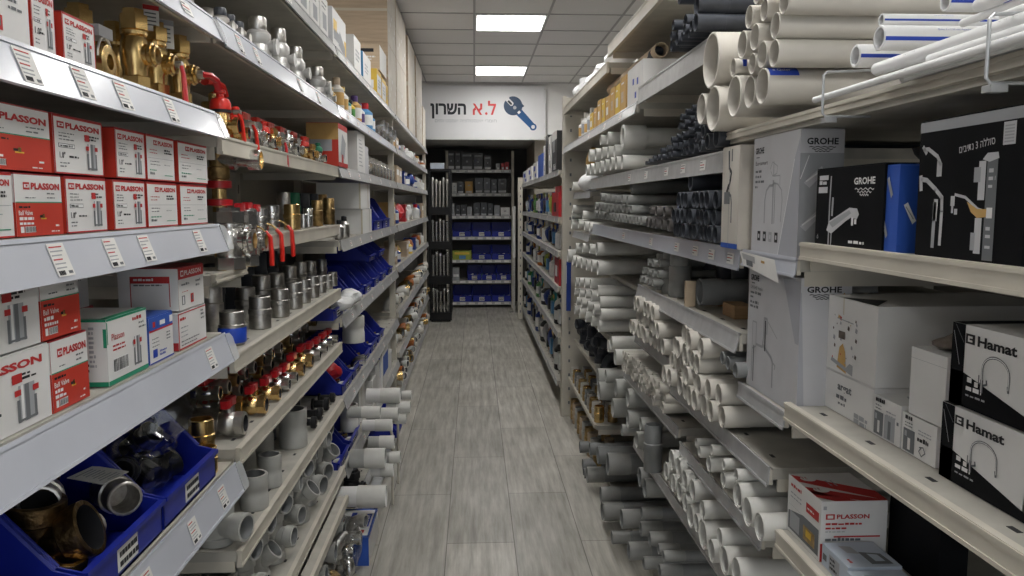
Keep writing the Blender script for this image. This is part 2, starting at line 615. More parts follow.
rack('beige frame of the first shelving bay, behind the boxed valves', -1.02, .3, 1.80, 2.4, [(-.98, .33), (-.98, 1.76)])
rack('beige frame of the shelving bay holding the bare brass and chrome valves', -1.02, 1.80, 3.34, 2.4, [(-.98, 3.3)])
rack('beige frame of the shelving bay holding the blue bins', -1.02, 3.34, 5.82, 2.1, [(-.98, 4.5), (-.60, 5.80)])
rack('beige frame of the shelving bay of small packets before the black display stand', -1.02, 5.82, 9.70, 2.1, [(-.98, 7.7), (-.60, 9.66)])
rack('beige frame behind the tap cartons', 1.16, .3, 1.46, 1.6, [(1.13, .35)], pm='dark_surface')  # back panel coloured dark to stand in for the shade inside this rack
rack('beige frame of the pipe rack', 1.78, 1.46, 4.15, 2.6, [(1.74, 1.5), (1.74, 2.96), (1.74, 4.1)])
rack('beige frame of the pipe bay next to the end panel', 1.78, 4.15, 5.44, 2.6, [(1.74, 5.38)])
rack('beige frame of the bay of coloured packets beyond the end panel', 1.12, 5.75, 10.2, 2.2, [(1.09, 7.9)])

b = MB()
b.box((.62 + .54, 5.49, 1.11), (1.06, .055, 2.22), 'beige_metal')
b.box((.622, 5.49, 1.11), (.02, .075, 2.24), 'beige_metal')
for i in range(21): b.box((.635 + .03, 5.4618, .1 + i * .1), (.012, .001, .02), 'print_grey')
tag(obj('end_panel', b.build('end_panel', False)), 'tall beige metal end panel between the pipe rack and the coloured packets', 'panel')
b = MB(); b.box((.60, 10.3, .92), (.06, .10, 1.84), 'beige_metal')
for i in range(17): b.box((.60, 10.249, .1 + i * .1), (.014, .001, .03), 'print_grey')
tag(obj('shelf_post', b.build('shelf_post', False)), 'beige perforated post at the far end of the coloured packets', 'post')


def tag_mesh(kind):
    def f():
        r = random.Random(kind); b = MB()
        b.box((0, 0, 0), (.042, .046, .0006), 'paper')
        y = .018
        for i in range(6):
            m = 'print_red' if i in (0, 3) else 'print_mid'
            w = r.uniform(.018, .034)
            b.box((-.018 + w / 2, y, .0005), (w, .0017, .0004), m); y -= .0058
        for i in range(9): b.box((-.017 + i * .0018, -.018, .0005), (.0009, .006, .0004), 'print_black')
        b.box((.012, -.018, .0005), (.010, .004, .0004), 'print_grey')
        return b.build('price_tag', False)
    return cached(('tag', kind), f)


def strip_mesh(kind, w=.05):            # small printed price slip for the narrower rails
    def f():
        r = random.Random(kind); b = MB()
        b.box((0, 0, 0), (w, .026, .0006), 'paper')
        for i in range(3):
            q = r.uniform(.3, .8) * w
            b.box((-w * .45 + q / 2, .008 - i * .007, .0005), (q, .0022, .0004), 'print_red' if i == 1 else 'print_grey')
        return b.build('price_tag', False)
    return cached(('strip', kind, w), f)


def shelf(side, y0, y1, z, depth, label, style='lip', h=.042, out=.018, tags=(), xf=None, ends=True):
    s = -1 if side == 'l' else 1
    xf = (XL if side == 'l' else XR) if xf is None else xf
    o = obj('shelf_board', None, None, (xf, y0, z))
    tag(o, label, 'shelf')
    L = y1 - y0
    b = MB(); b.box((s * depth / 2, L / 2, -.012), (depth, L - .004, .024), 'deck_metal')
    n = max(2, int(L / .16))
    for i in range(n):
        b.box((s * .03, (i + .5) * L / n, .0002), (.008, .02, .0005), 'print_black')
    b.box((s * depth * .5, .006, -.038), (depth * .96, .004, .028), 'beige_metal')
    b.box((s * depth * .5, L - .006, -.038), (depth * .96, .004, .028), 'beige_metal')
    obj('deck', b.build('deck', False), o)
    u = (0, 1, 0) if s < 0 else (0, -1, 0)
    o0 = (0, 0) if s < 0 else (0, L)
    if style == 'lip':
        b = MB(); b.box((-s * .004, L / 2, -h / 2 + .003), (.012, L - .004, h), 'beige_metal')
        b.box((-s * .0105, L / 2, -.001), (.003, L - .004, .006), 'beige_metal')
        b.box((-s * .0105, L / 2, -h + .006), (.003, L - .004, .006), 'beige_metal')
        obj('front_lip', b.build('front_lip', False), o)
    else:
        m = 'rail_white' if style == 'rail' else 'rail_grey'
        v = Vector((s * out, 0, h)).normalized(); Lv = math.hypot(out, h)
        M = frame((-s * (.006 + out), o0[1], -h - (.004 if ends == 'clear' else 0)), u, v)
        b = MB()
        b.box((L / 2, Lv / 2, 0), (L - .006, Lv, .003), m, M)
        b.box((L / 2, Lv, .001), (L - .006, .006, .005), m, M)
        b.box((L / 2, .002, .001), (L - .006, .005, .005), m, M)
        p = obj('price_rail', b.build('price_rail', False), o)
        f = MB(); f.box((-s * .002, L / 2, -h / 2), (.008, L - .006, h * .8), 'beige_metal'); obj('front_lip', f.build('front_lip', False), o)
        if ends == 'clear':
            e = MB(); pts = [(L - .01, .001), (L + .022, .001), (L + .030, .008), (L + .030, Lv - .014), (L + .018, Lv - .002), (L - .01, Lv)]
            e.prism(pts, .0022, 'rail_clear', M @ T(0, 0, .003)); obj('clear_end_cover', e.build('clear_end_cover', False), o)
        for i, t in enumerate(tags):
            uu = (t - y0) if s < 0 else (y1 - t)
            me = tag_mesh(i % 4) if Lv > .055 else strip_mesh(i % 5)
            q = obj('price_tag', me, p)
            q.matrix_local = M @ T(uu, Lv * .5, .0030)
    return o


D1 = .385
V, BB, FB = 'valve rack', 'bin rack', 'packet rack'
# near bay of boxed valves
shelf('l', .55, 1.79, 1.903, D1, 'grey shelf above the large brass valves, topmost of the boxed-valve bay', 'rail', .050, .02, (1.3, 1.6), ends='clear')
shelf('l', .55, 1.78, 1.700, D1, 'shelf with a white price rail under the large brass valves', 'rail', .054, .02, (1.03, 1.17, 1.30, 1.50), ends='clear')
shelf('l', .55, 1.78, 1.457, D1, 'shelf with a white price rail under two tiers of red and white valve boxes', 'rail', .056, .02, (1.08, 1.235, 1.36, 1.62), ends='clear')
shelf('l', .55, 1.79, 1.213, D1, 'shelf with a white price rail under the green-edged valve box', 'rail', .062, .02, (1.66,), ends='clear')
shelf('l', .55, 1.83, .899, D1, 'shelf with white price rail under the large blue bins of fittings', 'rail', .066, .02, (1.30, 1.52, 1.70), ends='clear')
shelf('l', .55, 1.80, .62, D1, 'low shelf beneath the large blue bins', 'rail', .066, .02, (1.72,), ends='clear')
# second bay of bare valves
shelf('l', 1.81, 3.33, 2.140, D1, 'top shelf carrying white and yellow boxes above the chrome reducers', 'railgrey', .045, .012, (2.1, 2.5))
shelf('l', 1.81, 3.33, 1.905, D1, 'shelf with a shiny price rail under the chrome reducers', 'rail', .060, .02, (1.95, 2.1, 2.6, 2.9))
shelf('l', 1.81, 3.33, 1.650, D1, 'beige shelf under the small red-handled brass valves')
shelf('l', 2.15, 3.33, 1.413, D1, 'beige shelf under the brass couplings beside the hanging red levers')
shelf('l', 1.84, 2.10, 1.335, .35, 'short recessed shelf under the large silver valves with red wheels', 'lip', .02, xf=-.605)
shelf('l', 1.84, 3.33, 1.146, D1, 'beige shelf under the row of steel couplings')
shelf('l', 1.86, 3.33, .918, D1, 'beige shelf under the ball valves with red handles')
shelf('l', 1.84, 3.33, .672, D1, 'beige shelf under the upright grey plastic couplings')
shelf('l', 1.84, 3.33, .38, D1, 'low beige shelf under the grey plastic branch fittings')
shelf('l', 1.84, 3.33, .10, D1, 'bottom beige shelf of the bare-valve bay')
# third bay of bins
for z, st, lb in ((2.140, 'railgrey', 'top shelf under the yellow boxes and brown cartons'), (1.905, 'rail', 'shelf under the small gold and blue bottles'),
                  (1.655, 'railgrey', 'shelf under the red and orange box and the silver jars'), (1.345, 'railgrey', 'shelf under the two plain white cartons'),
                  (1.02, 'railgrey', 'shelf under the long row of blue bins'), (.665, 'railgrey', 'shelf under the bin holding a red bag'),
                  (.36, 'railgrey', 'low shelf under the bins beside plain white cartons'), (.10, 'railgrey', 'bottom shelf of the bay of bins')):
    shelf('l', 3.35, 5.77, z, D1, lb, st, .045, .012, (3.6, 3.9, 4.3, 4.8, 5.3))
for z, lb in ((2.14, 'top shelf of the packet bay under the tall brown cartons'), (1.905, 'upper shelf of the packet bay under open brown trays'), (1.655, 'shelf of the packet bay under brown trays and dark blue packs'),
              (1.345, 'shelf of the packet bay under the white tubs and red packs'), (1.04, 'shelf of the packet bay at knee height of the display stand'), (.70, 'shelf of the packet bay under mixed brass and white fittings'),
              (.40, 'low shelf of the packet bay under white elbow fittings'), (.10, 'bottom shelf of the packet bay along the floor')):
    shelf('l', 5.83, 9.62, z, D1, lb, 'railgrey', .045, .012, (6.2, 7, 7.8, 8.6))
# tap rack
shelf('r', .5, 1.99, 1.668, .55, 'white tray under the long cream drain pipes above the tap cartons', 'lip', .018)
shelf('r', .45, 1.455, 1.426, .5, 'beige shelf under the black tap cartons', 'lip', .032)
shelf('r', .45, 1.50, 1.109, .5, 'beige shelf under the white tap cartons', 'lip', .036)
shelf('r', .45, 1.52, .840, .5, 'beige shelf under the red-striped carton', 'lip', .036)
# pipe rack
shelf('r', 1.47, 1.775, 1.395, .5, 'short shelf with a torn paper slip under the upper grey tap carton', 'rail', .034, .004)
shelf('r', 1.50, 1.78, 1.088, .5, 'short white shelf under the tall lower grey tap carton', 'railgrey', .034, .003)
shelf('r', 1.57, 2.40, .951, .6, 'perforated metal shelf under the cream pipe ends behind the tall tap carton', 'railgrey', .04, .003)
shelf('r', 2.03, 2.97, 1.927, 1.0, 'grey metal shelf under the dark pipes at the top of the pipe rack', 'railgrey', .06, .004)
shelf('r', 2.99, 5.42, 1.880, 1.0, 'shelf under the row of tan boxes high on the pipe rack', 'railgrey', .045, .012, (3.3, 3.7, 4.2))
shelf('r', 2.62, 3.66, 2.210, .7, 'bare topmost shelf seen from below near the ceiling', 'lip', .05)
shelf('r', 3.68, 5.40, 2.145, .5, 'topmost shelf covered with crumpled white plastic', 'lip', .05)
shelf('r', 1.79, 4.15, 1.627, 1.0, 'shelf under the pile of small dark pipes and white pipe ends', 'railgrey', .050, .004, (1.9, 2.1, 2.3, 2.5, 2.8, 3.1))
shelf('r', 1.79, 4.15, 1.395, 1.0, 'shelf under the block of dark tubes', 'rail', .048, .005, (1.85, 2.0, 2.15, 2.35, 2.7, 3.2))
shelf('r', 1.78, 2.92, 1.200, 1.0, 'shelf under the grey couplings and wooden blocks', 'railgrey', .045, .01)
shelf('r', 2.42, 2.96, 1.012, 1.0, 'shelf under the farther block of cream pipe ends', 'railgrey', .034, .003)
shelf('r', 2.30, 3.16, .825, 1.0, 'shelf under the small cream pipe ends', 'railgrey', .032, .003)
shelf('r', 1.60, 2.28, .790, 1.0, 'shelf under the wide white ends below the perforated deck', 'railgrey', .032, .003)
shelf('r', 1.62, 2.95, .600, 1.0, 'shelf under the wide white pipe ends low on the pipe rack', 'railgrey', .032, .003)
shelf('r', 2.98, 4.15, 1.137, .9, 'shelf under the long white pipes in the middle of the pipe rack', 'lip', .014, xf=.72)
shelf('r', 3.18, 5.4, .815, .9, 'shelf under stacked white pipe ends beside the end panel', 'lip', .02, xf=.70)
shelf('r', 2.98, 5.4, .565, .9, 'shelf under large grey sockets beside the end panel', 'lip', .02, xf=.70)
shelf('r', 4.17, 4.86, 1.566, .5, 'short shelf under a crumpled white packet beside the end panel', 'railgrey', .035, .004)
shelf('r', 4.17, 4.86, 1.335, .5, 'short shelf under four white pipe stubs beside the end panel', 'railgrey', .035, .01)
# coloured packets
for z, lb in ((1.745, 'top shelf of coloured packets under white and blue boxes'), (1.405, 'shelf of coloured packets under the red tool case'), (1.150, 'shelf of coloured packets under dark blue bags'),
              (.890, 'shelf of coloured packets at the height of the orange bag'), (.555, 'shelf under the dark packets with a red box above'), (.190, 'lowest shelf beside the aisle floor beyond the end panel')):
    shelf('r', 5.76, 10.15, z, .42, lb, 'railgrey', .04, .004, (6.0, 6.6, 7.3, 8.2, 9.2))
# ================================================================ cartons and print
class Carton(MB):
    def __init__(s, d, side, base='card_white', a=None, c=None, t=None):
        super().__init__()
        s.d = d; s.side = side; s.top = bool(t)
        dx, dy, dz = d
        s.fr = {}
        if side > 0:
            s.fr['a'] = (frame((dx / 2, -dy / 2, 0), (0, 1, 0), (0, 0, 1)), dy, dz)
            s.fr['t'] = (frame((dx / 2, -dy / 2, dz), (0, 1, 0), (-1, 0, 0)), dy, dx)
        else:
            s.fr['a'] = (frame((-dx / 2, dy / 2, 0), (0, -1, 0), (0, 0, 1)), dy, dz)
            s.fr['t'] = (frame((-dx / 2, dy / 2, dz), (0, -1, 0), (1, 0, 0)), dy, dx)
        s.fr['c'] = (frame((-dx / 2, -dy / 2, 0), (1, 0, 0), (0, 0, 1)), dx, dz)
        s.fr['y'] = (frame((-dx / 2, -dy / 2, 0), (1, 0, 0), (0, 0, 1)), dx, dz)
        s.box((0, 0, dz / 2), d, base)
        for f, m in (('a', a), ('c', c), ('t', t)):
            if m: s.rc(f, 0, 0, 1, 1, m, 0)

    def at(s, f, u, v, e=1):
        M, w, h = s.fr[f]
        return M @ T(u * w, v * h, .0003 + .0003 * e)

    def rc(s, f, u0, v0, u1, v1, m, e=1):
        M, w, h = s.fr[f]; s.top |= f == 't'
        z = .0003 + .0003 * e
        s.poly([M @ Vector((u * w, v * h, z)) for u, v in ((u0, v0), (u1, v0), (u1, v1), (u0, v1))], m)

    def pg(s, f, pts, m, e=1):
        s.top |= f == 't'
        M, w, h = s.fr[f]
        z = .0003 + .0003 * e
        s.poly([M @ Vector((u * w, v * h, z)) for u, v in pts], m)

    def ln(s, f, pts, t, m, e=1):
        """a drawn line of thickness t (share of the face's height) through points"""
        M, w, h = s.fr[f]
        z = .0003 + .0003 * e
        P = [Vector((u * w, v * h, 0)) for u, v in pts]
        for a, b in zip(P[:-1], P[1:]):
            d = (b - a)
            if d.length < 1e-6: continue
            d.normalize(); n = Vector((-d.y, d.x, 0)) * (t * h / 2)
            a2 = a - d * t * h * .2; b2 = b + d * t * h * .2
            s.poly([M @ (q + Vector((0, 0, z))) for q in (a2 - n, b2 - n, b2 + n, a2 + n)], m)

    def tx(s, f, t, u, v, hh, m, bold=0, al='l', w=None, e=2, rot=0):
        M, W, H = s.fr[f]
        s.text(t, hh * H, s.at(f, u, v, e) @ R(rot, 'Z'), m, bold, al, None if w is None else w * W)

    def bars(s, f, u, v, w, n, dv, m='print_grey', seed=0, hh=.016):
        s.top |= f == 't'
        r = random.Random(seed)
        for i in range(n):
            x = u
            end = u + w * r.uniform(.55, 1)
            while x < end:
                q = r.uniform(.03, .09); s.rc(f, x, v - i * dv, min(x + q, end), v - i * dv + hh * r.uniform(.8, 1.2), m, 2); x += q + .015

    def barcode(s, f, u, v, w, h, m='print_black', bg='print_white'):
        s.rc(f, u, v, u + w, v + h, bg, 2)
        r = random.Random(int(u * 999)); x = u + .01 * w
        while x < u + w * .97:
            q = r.uniform(.01, .05) * w; s.rc(f, x, v + .1 * h, min(x + q, u + w), v + .95 * h, m, 3); x += q + r.uniform(.02, .05) * w


def logo(c, f, u, v, h, m='print_red', w=.62):
    """red rounded badge with a small fitting drawn in it, then the maker's name"""
    c.rc(f, u, v, u + .13, v + h, m, 1)
    c.rc(f, u + .018, v + h * .28, u + .112, v + h * .72, 'print_white', 2)
    c.rc(f, u + .045, v + h * .38, u + .085, v + h * .62, m, 3)
    c.tx(f, 'PLASSON', u + .155, v + h * .02, h * .96, m, .045, w=w - .155)


def drawn_valve(c, f, u, v, w, h, seed=0):
    """a product picture: upright metal check valve with red collars"""
    c.rc(f, u, v, u + w, v + h * .62, 'print_mid', 2); c.rc(f, u + w * .08, v + h * .62, u + w * .92, v + h, 'print_mid', 2)
    c.rc(f, u + w * .40, v, u + w * .62, v + h, 'print_grey', 3)
    c.rc(f, u, v, u + w * .14, v + h * .62, 'print_grey', 3); c.rc(f, u + w * .86, v, u + w, v + h * .62, 'print_grey', 3)
    c.rc(f, u + w * .2, v, u + w * .34, v + h, 'print_white', 3)
    c.rc(f, u - w * .12, v + h * .74, u + w * .2, v + h * .9, 'print_red', 4); c.rc(f, u + w * .8, v + h * .74, u + w * 1.12, v + h * .9, 'print_red', 4)
    c.rc(f, u, v + h * .02, u + w, v + h * .08, 'print_grey', 4)


def valve_box(d, style, seed=0):
    c = Carton(d, 1, 'card_darkred' if style != 'white2' else 'card_white', a='card_white', c='card_red' if style not in ('white2', 'banner') else None)
    if style == 'banner': c.rc('c', 0, 0, 1, 1, 'card_white', 0)
    if style in ('white', 'white2'):
        e = .025
        if style == 'white':
            for q in ((0, 0, 1, e), (0, 1 - e, 1, 1), (0, 0, e, 1), (1 - e, 0, 1, 1)): c.rc('a', *q, 'print_red', 1)
        logo(c, 'a', .08, .79, .115, w=.84)
        c.bars('a', .10, .70, .30, 3, .055, seed=seed); c.bars('a', .60, .70, .32, 2, .055, 'print_black', seed + 1, .03)
        c.rc('a', .60, .62, .70, .74, 'print_red', 3)
        c.rc('a', .09, .455, .40, .53, 'print_grey', 1); c.rc('a', .10, .465, .39, .52, 'print_white', 2); c.bars('a', .12, .475, .24, 1, .1, 'print_black', seed, .03)
        c.tx('a', '1.0"', .10, .27, .11, 'print_black', .02); c.bars('a', .28, .29, .26, 1, .1, 'print_black', seed + 3, .03)
        c.bars('a', .10, .18, .2, 2, .06, 'print_grey', seed + 4, .02)
        drawn_valve(c, 'a', .64, .10, .20, .48)
        c.bars('c', .3, .7, .4, 2, .1, 'print_white', seed, .03)
    elif style == 'redlow':
        c.rc('a', 0, 0, 1, .545, 'card_red', 1); c.rc('a', 0, .545, 1, .562, 'print_green', 2)
        logo(c, 'a', .17, .76, .12, w=.78)
        c.bars('a', .20, .62, .28, 1, .06, seed=seed); c.bars('a', .66, .69, .26, 2, .07, seed=seed + 1, hh=.022)
        c.bars('a', .06, .46, .38, 1, .06, 'print_black', seed + 2, .03)
        c.tx('a', 'Ball Valve', .05, .345, .075, 'print_white', .01); c.bars('a', .06, .265, .34, 1, .06, 'print_white', seed + 7, .05); c.bars('a', .06, .19, .40, 1, .06, 'print_white', seed + 4, .04)
        c.barcode('a', .16, .06, .22, .10); c.rc('a', .07, .06, .14, .16, 'print_white', 2)
        c.rc('a', .48, .30, .54, .34, 'print_black', 2); c.rc('a', .5, .27, .62, .295, 'print_yellow', 2); c.rc('a', .54, .29, .58, .36, 'brass', 3)
        c.bars('a', .72, .05, .24, 1, .05, 'print_white', seed, .02); c.bars('a', .82, .14, .12, 1, .05, 'print_white', seed, .03)
        c.rc('c', 0, .55, 1, 1, 'card_white', 1)
    elif style == 'plain':
        e = .028
        for q in ((0, 0, 1, e), (0, 1 - e, 1, 1)): c.rc('a', *q, 'print_red', 1)
        logo(c, 'a', .24, .80, .11, w=.70)
        c.bars('a', .09, .68, .3, 2, .07, 'print_red', seed); c.bars('a', .62, .69, .30, 2, .06, 'print_black', seed + 1, .035)
        c.rc('a', .04, .50, .96, .507, 'print_mid', 1)
        c.bars('a', .10, .42, .36, 2, .07, 'print_grey', seed + 2); c.bars('a', .60, .36, .28, 1, .06, 'print_mid', seed + 3)
        c.bars('a', .08, .22, .40, 1, .06, 'print_green', seed + 4, .025); c.bars('a', .08, .13, .20, 1, .06, 'print_grey', seed + 5, .05)
        c.rc('a', .60, .12, .92, .135, 'print_green', 2)
    elif style == 'banner':                                     # red band across the top
        c.rc('a', 0, .74, 1, 1, 'print_red', 1)
        c.rc('a', .08, .80, .19, .94, 'print_white', 2); c.rc('a', .10, .83, .17, .91, 'print_red', 3)
        c.tx('a', 'PLASSON', .23, .81, .12, 'print_white', .02, w=.66)
        c.bars('a', .10, .58, .40, 1, .06, 'print_grey', seed, .05); c.bars('a', .66, .60, .26, 2, .11, 'print_grey', seed, .05)
        c.bars('a', .12, .42, .3, 1, .06, 'print_red', seed)
        c.rc('a', .10, .12, .22, .34, 'print_grey', 2); c.rc('a', .13, .14, .18, .32, 'print_white', 3); c.rc('a', .44, .12, .56, .34, 'print_red', 2); c.rc('a', .48, .18, .53, .3, 'print_grey', 3)
        c.rc('c', .20, .66, .86, .82, 'print_red', 1); c.bars('c', .26, .72, .5, 1, .1, 'print_white', 3, .05); c.bars('c', .26, .60, .56, 1, .06, 'print_grey', 5, .03)
        for q in ((.20, .1, .215, .66), (.845, .1, .86, .66)): c.rc('c', *q, 'print_red', 2)
    return c


def put_box(c, name, loc, label, cat='box', group=None, rotz=0, lid=True):
    """loc: middle of the bottom; near boxes get their lid as a part"""
    parts = [('carton_body', c.build('carton_body', False))]
    if lid and not c.top:
        dx, dy, dz = c.d
        b = MB(); b.box((0, 0, .0012), (dx * .995, dy * .995, .0016), c.mats[0]); b.box((0, 0, .0021), (.0012, dy * .99, .0006), 'print_mid')
        me = b.build('lid', False)
        for v in me.vertices: v.co.z += dz
        parts.append(('lid', me))
    return inst(name, parts, loc, label, cat, group, (0, 0, rotz))


# ================================================================ fittings
def coupling(r, h, m, hollow=True, steps=True, inner=None, n=18):
    def f():
        b = MB()
        if steps:
            p = [(r * .93, 0), (r, .02 * h), (r, .44 * h), (r * 1.07, .46 * h), (r * 1.07, .60 * h), (r * .96, .62 * h), (r * .96, .98 * h), (r * .9, h)]
        else:
            p = [(r * .97, 0), (r, .03 * h), (r, .38 * h), (r * .965, .40 * h), (r * .965, .60 * h), (r, .62 * h), (r, .97 * h), (r * .97, h)]
        ri = r * .80
        b.lathe(p + [(ri, h), (ri, .3 * h, inner or m), (0.001, .3 * h, inner or m), (.001, .0)], m, None, n, closed=True)
        return b.build('coupling_body')
    return cached(('coup', r, h, m, steps), f)


def bellpipe(r, L, m, socket=None, sl=.06, wall=.88, n=20, sm=None, axis='x', s=1):
    """a pipe lying along x with its open end towards the aisle; s=+1 body runs to +x"""
    M = ZX if s > 0 else ZNX

    def f():
        b = MB(); b.tube(r, r * wall, 0, L, m, M, n); return b.build('pipe_body')

    def g():
        b = MB(); b.tube(r * socket, r * 1.004, -.002, sl, sm or m, M, n); return b.build('pipe_socket')
    out = [('pipe_body', cached(('pipe', r, L, m, wall, n, s), f))]
    if socket: out.append(('pipe_socket', cached(('sock', r, socket, sl, sm or m, n, s), g), None))
    return out


def ball_valve(r, L, m, hm='red_plastic', kind='lever', s=1):
    """valve lying towards the aisle (+x for s=1), handle on top"""
    def f():
        M = ZX if s > 0 else ZNX
        b = MB()
        b.lathe([(r * .72, 0, m), (r * 1.12, .002), (r * 1.12, .22 * L), (r * .9, .25 * L)], m, M, 6, caps=False)
        b.lathe([(r * .9, .22 * L), (r * 1.05, .30 * L), (r * 1.18, .42 * L), (r * 1.2, .5 * L), (r * 1.15, .6 * L), (r * .95, .72 * L)], m, M, 16)
        b.lathe([(r * 1.15, .72 * L), (r * 1.15, .97 * L), (r * 1.0, L)], m, M, 8, caps=False)
        b.lathe([(r * 1.0, L), (r * .78, L), (r * .74, .70 * L, 'print_black'), (0.0005, .70 * L, 'print_black')], m, M, 16, caps=False)
        b.lathe([(r * .72, 0), (r * .66, .1 * L, 'print_black'), (.0005, .1 * L, 'print_black')], m, M, 16, caps=False)
        b.lathe([(r * .45, r * .9), (r * .45, r * 1.6), (r * .28, r * 1.62), (r * .28, r * 1.95)], m, T(s * .5 * L, 0, 0), 10)
        return b.build('valve_body')

    def h():
        b = MB(); x = s * .5 * L; z = r * 1.8
        if kind == 'lever':
            pts = [(x, 0, z), (x + s * .02, 0, z + .004), (x + s * .045, 0, z - .0), (x + s * .056, 0, z - .012)]
            b.sweep(pts[:2], .008, 'steel', 8, .35)
            b.sweep([(x + s * .008, 0, z + .003)] + pts[1:], .0095, hm, 8, .5)
            b.lathe([(.008, 0), (.008, .006), (.004, .008)], 'steel', T(x, 0, z - .001), 6)
        elif kind == 'hang':
            b.sweep([(x, 0, z), (x + s * .028, 0, z), (x + s * .036, 0, z - .012)], .008, 'steel', 8, .35)
            b.sweep([(x + s * .033, 0, z - .008), (x + s * .040, 0, z - .03), (x + s * .042, 0, z - .085)], [.010, .010, .011], hm, 8, .55)
        else:                                                   # butterfly grip
            b.prism([(-.036, -.008), (-.024, -.012), (0, -.008), (.024, -.012), (.036, -.008), (.036, .008), (.024, .014), (0, .010), (-.024, .014), (-.036, .008)], .020, hm, T(x, 0, z - .004) @ R(PI / 2, 'Z'))
            b.lathe([(.010, -.004), (.010, .014), (.006, .018)], hm, T(x, 0, z), 10)
        return b.build('handle')
    return [('valve_body', cached(('bv', r, L, m, s), f)), ('handle', cached(('bh', r, L, hm, kind, s), h))]


def tall_valve(r, h, m, lever=None, s=1):
    """upright tee-shaped valve with hexagonal ends and a branch towards the aisle"""
    def f():
        b = MB()
        b.lathe([(r * .85, 0), (r * 1.12, .01 * h), (r * 1.12, .20 * h), (r * .95, .22 * h)], m, None, 6, caps=True)
        b.lathe([(r * .92, .20 * h), (r * .92, .30 * h), (r * 1.05, .36 * h), (r * 1.08, .5 * h), (r * 1.02, .62 * h), (r * .86, .68 * h), (r * 1.0, .70 * h), (r * 1.0, .74 * h), (r * .86, .76 * h)], m, None, 18)
        b.lathe([(r * .95, .74 * h), (r * 1.12, .76 * h), (r * 1.12, .93 * h), (r * .86, .94 * h), (r * .86, h)], m, None, 6, caps=True)
        return b.build('valve_body')

    def g():
        b = MB(); M = T(0, 0, .47 * h) @ (ZX if s > 0 else ZNX)
        b.lathe([(r * .80, 0), (r * .74, r * 1.1), (r * .95, r * 1.25), (r * .95, r * 1.5), (r * .80, r * 1.55), (r * .80, r * 1.8), (r * .6, r * 1.85), (r * .55, r * 1.3, 'brass_dark'), (.001, r * 1.3, 'brass_dark')], m, M, 16, caps=False)
        b.lathe([(r * .96, r * 1.27), (r * .98, r * 1.3), (r * .98, r * 1.48)], m, M, 8, caps=False)
        return b.build('branch')
    out = [('valve_body', cached(('tv', r, h, m), f)), ('branch', cached(('tb', r, h, m, s), g))]
    if lever:
        def l():
            b = MB(); x = s * r * 1.85; z = .47 * h
            if lever == 'down':
                b.lathe([(.007, 0), (.007, .014), (.003, .016)], 'steel', T(x - s * .004, 0, z) @ (ZX if s > 0 else ZNX), 8)
                b.sweep([(x + s * .008, 0, z), (x + s * .012, 0, z - .02), (x + s * .014, 0, z - .075)], [.006, .0075, .009], 'red_plastic', 8, .6)
            else:
                b.lathe([(.009, 0), (.009, .014)], 'steel', T(x - s * .004, 0, z) @ (ZX if s > 0 else ZNX), 8)
                b.sweep([(x + s * .006, -.004, z), (x + s * .016, .02, z + .002), (x + s * .02, .05, z - .004), (x + s * .02, .062, z - .022)], .0085, 'red_plastic', 8, .8)
            return b.build('handle')
        out.append(('handle', cached(('tl', r, h, lever, s), l)))
    return out


def wheel_valve(r, h, m, hm='red_bright', s=1):
    """upright valve with a red domed cap, black ring and a side branch"""
    def f():
        b = MB()
        b.lathe([(r * .8, 0), (r * 1.1, .01 * h), (r * 1.1, .16 * h), (r * .85, .18 * h)], m, None, 6)
        b.lathe([(r * .8, .16 * h), (r * .95, .24 * h), (r * 1.0, .34 * h), (r * .8, .44 * h), (r * .8, .56 * h)], m, None, 14)
        b.lathe([(r * .55, 0), (r * .55, r * 1.1), (r * .78, r * 1.2), (r * .78, r * 1.7), (r * .6, r * 1.7), (r * .5, r * 1.2, 'print_black'), (.0005, r * 1.2, 'print_black')], m, T(0, 0, .30 * h) @ (ZX if s > 0 else ZNX), 12, caps=False)
        return b.build('valve_body')

    def c():
        b = MB()
        b.lathe([(r * .95, .54 * h, 'black_rubber'), (r * .95, .60 * h, 'black_rubber'), (r * .98, .605 * h), (r * .98, .72 * h), (r * .8, .80 * h), (r * .35, .84 * h), (r * .35, .90 * h), (r * .55, .91 * h), (r * .55, .97 * h), (r * .3, h)], hm, None, 14)
        return b.build('cap')
    return [('valve_body', cached(('wv', r, h, m, s), f)), ('cap', cached(('wc', r, h, hm), c))]


def reducer(r, h, m='chrome', top='steel'):
    def f():
        b = MB()
        b.lathe([(r * .8, 0), (r, .03 * h), (r, .30 * h), (r * .9, .34 * h), (r, .38 * h), (r, .58 * h), (r * .72, .68 * h)], m, None, 16)
        b.lathe([(r * .5, 0), (r * .5, r * 1.2), (r * .62, r * 1.25), (r * .62, r * 1.5), (r * .4, r * 1.5)], m, T(0, 0, .30 * h) @ ZX, 12)
        return b.build('body')

    def g():
        b = MB(); b.lathe([(r * .66, .66 * h), (r * .70, .68 * h), (r * .70, .95 * h), (r * .6, h)], top, None, 20); return b.build('adjusting_cap')
    return [('body', cached(('rd', r, h, m), f)), ('adjusting_cap', cached(('rc', r, h, top), g))]


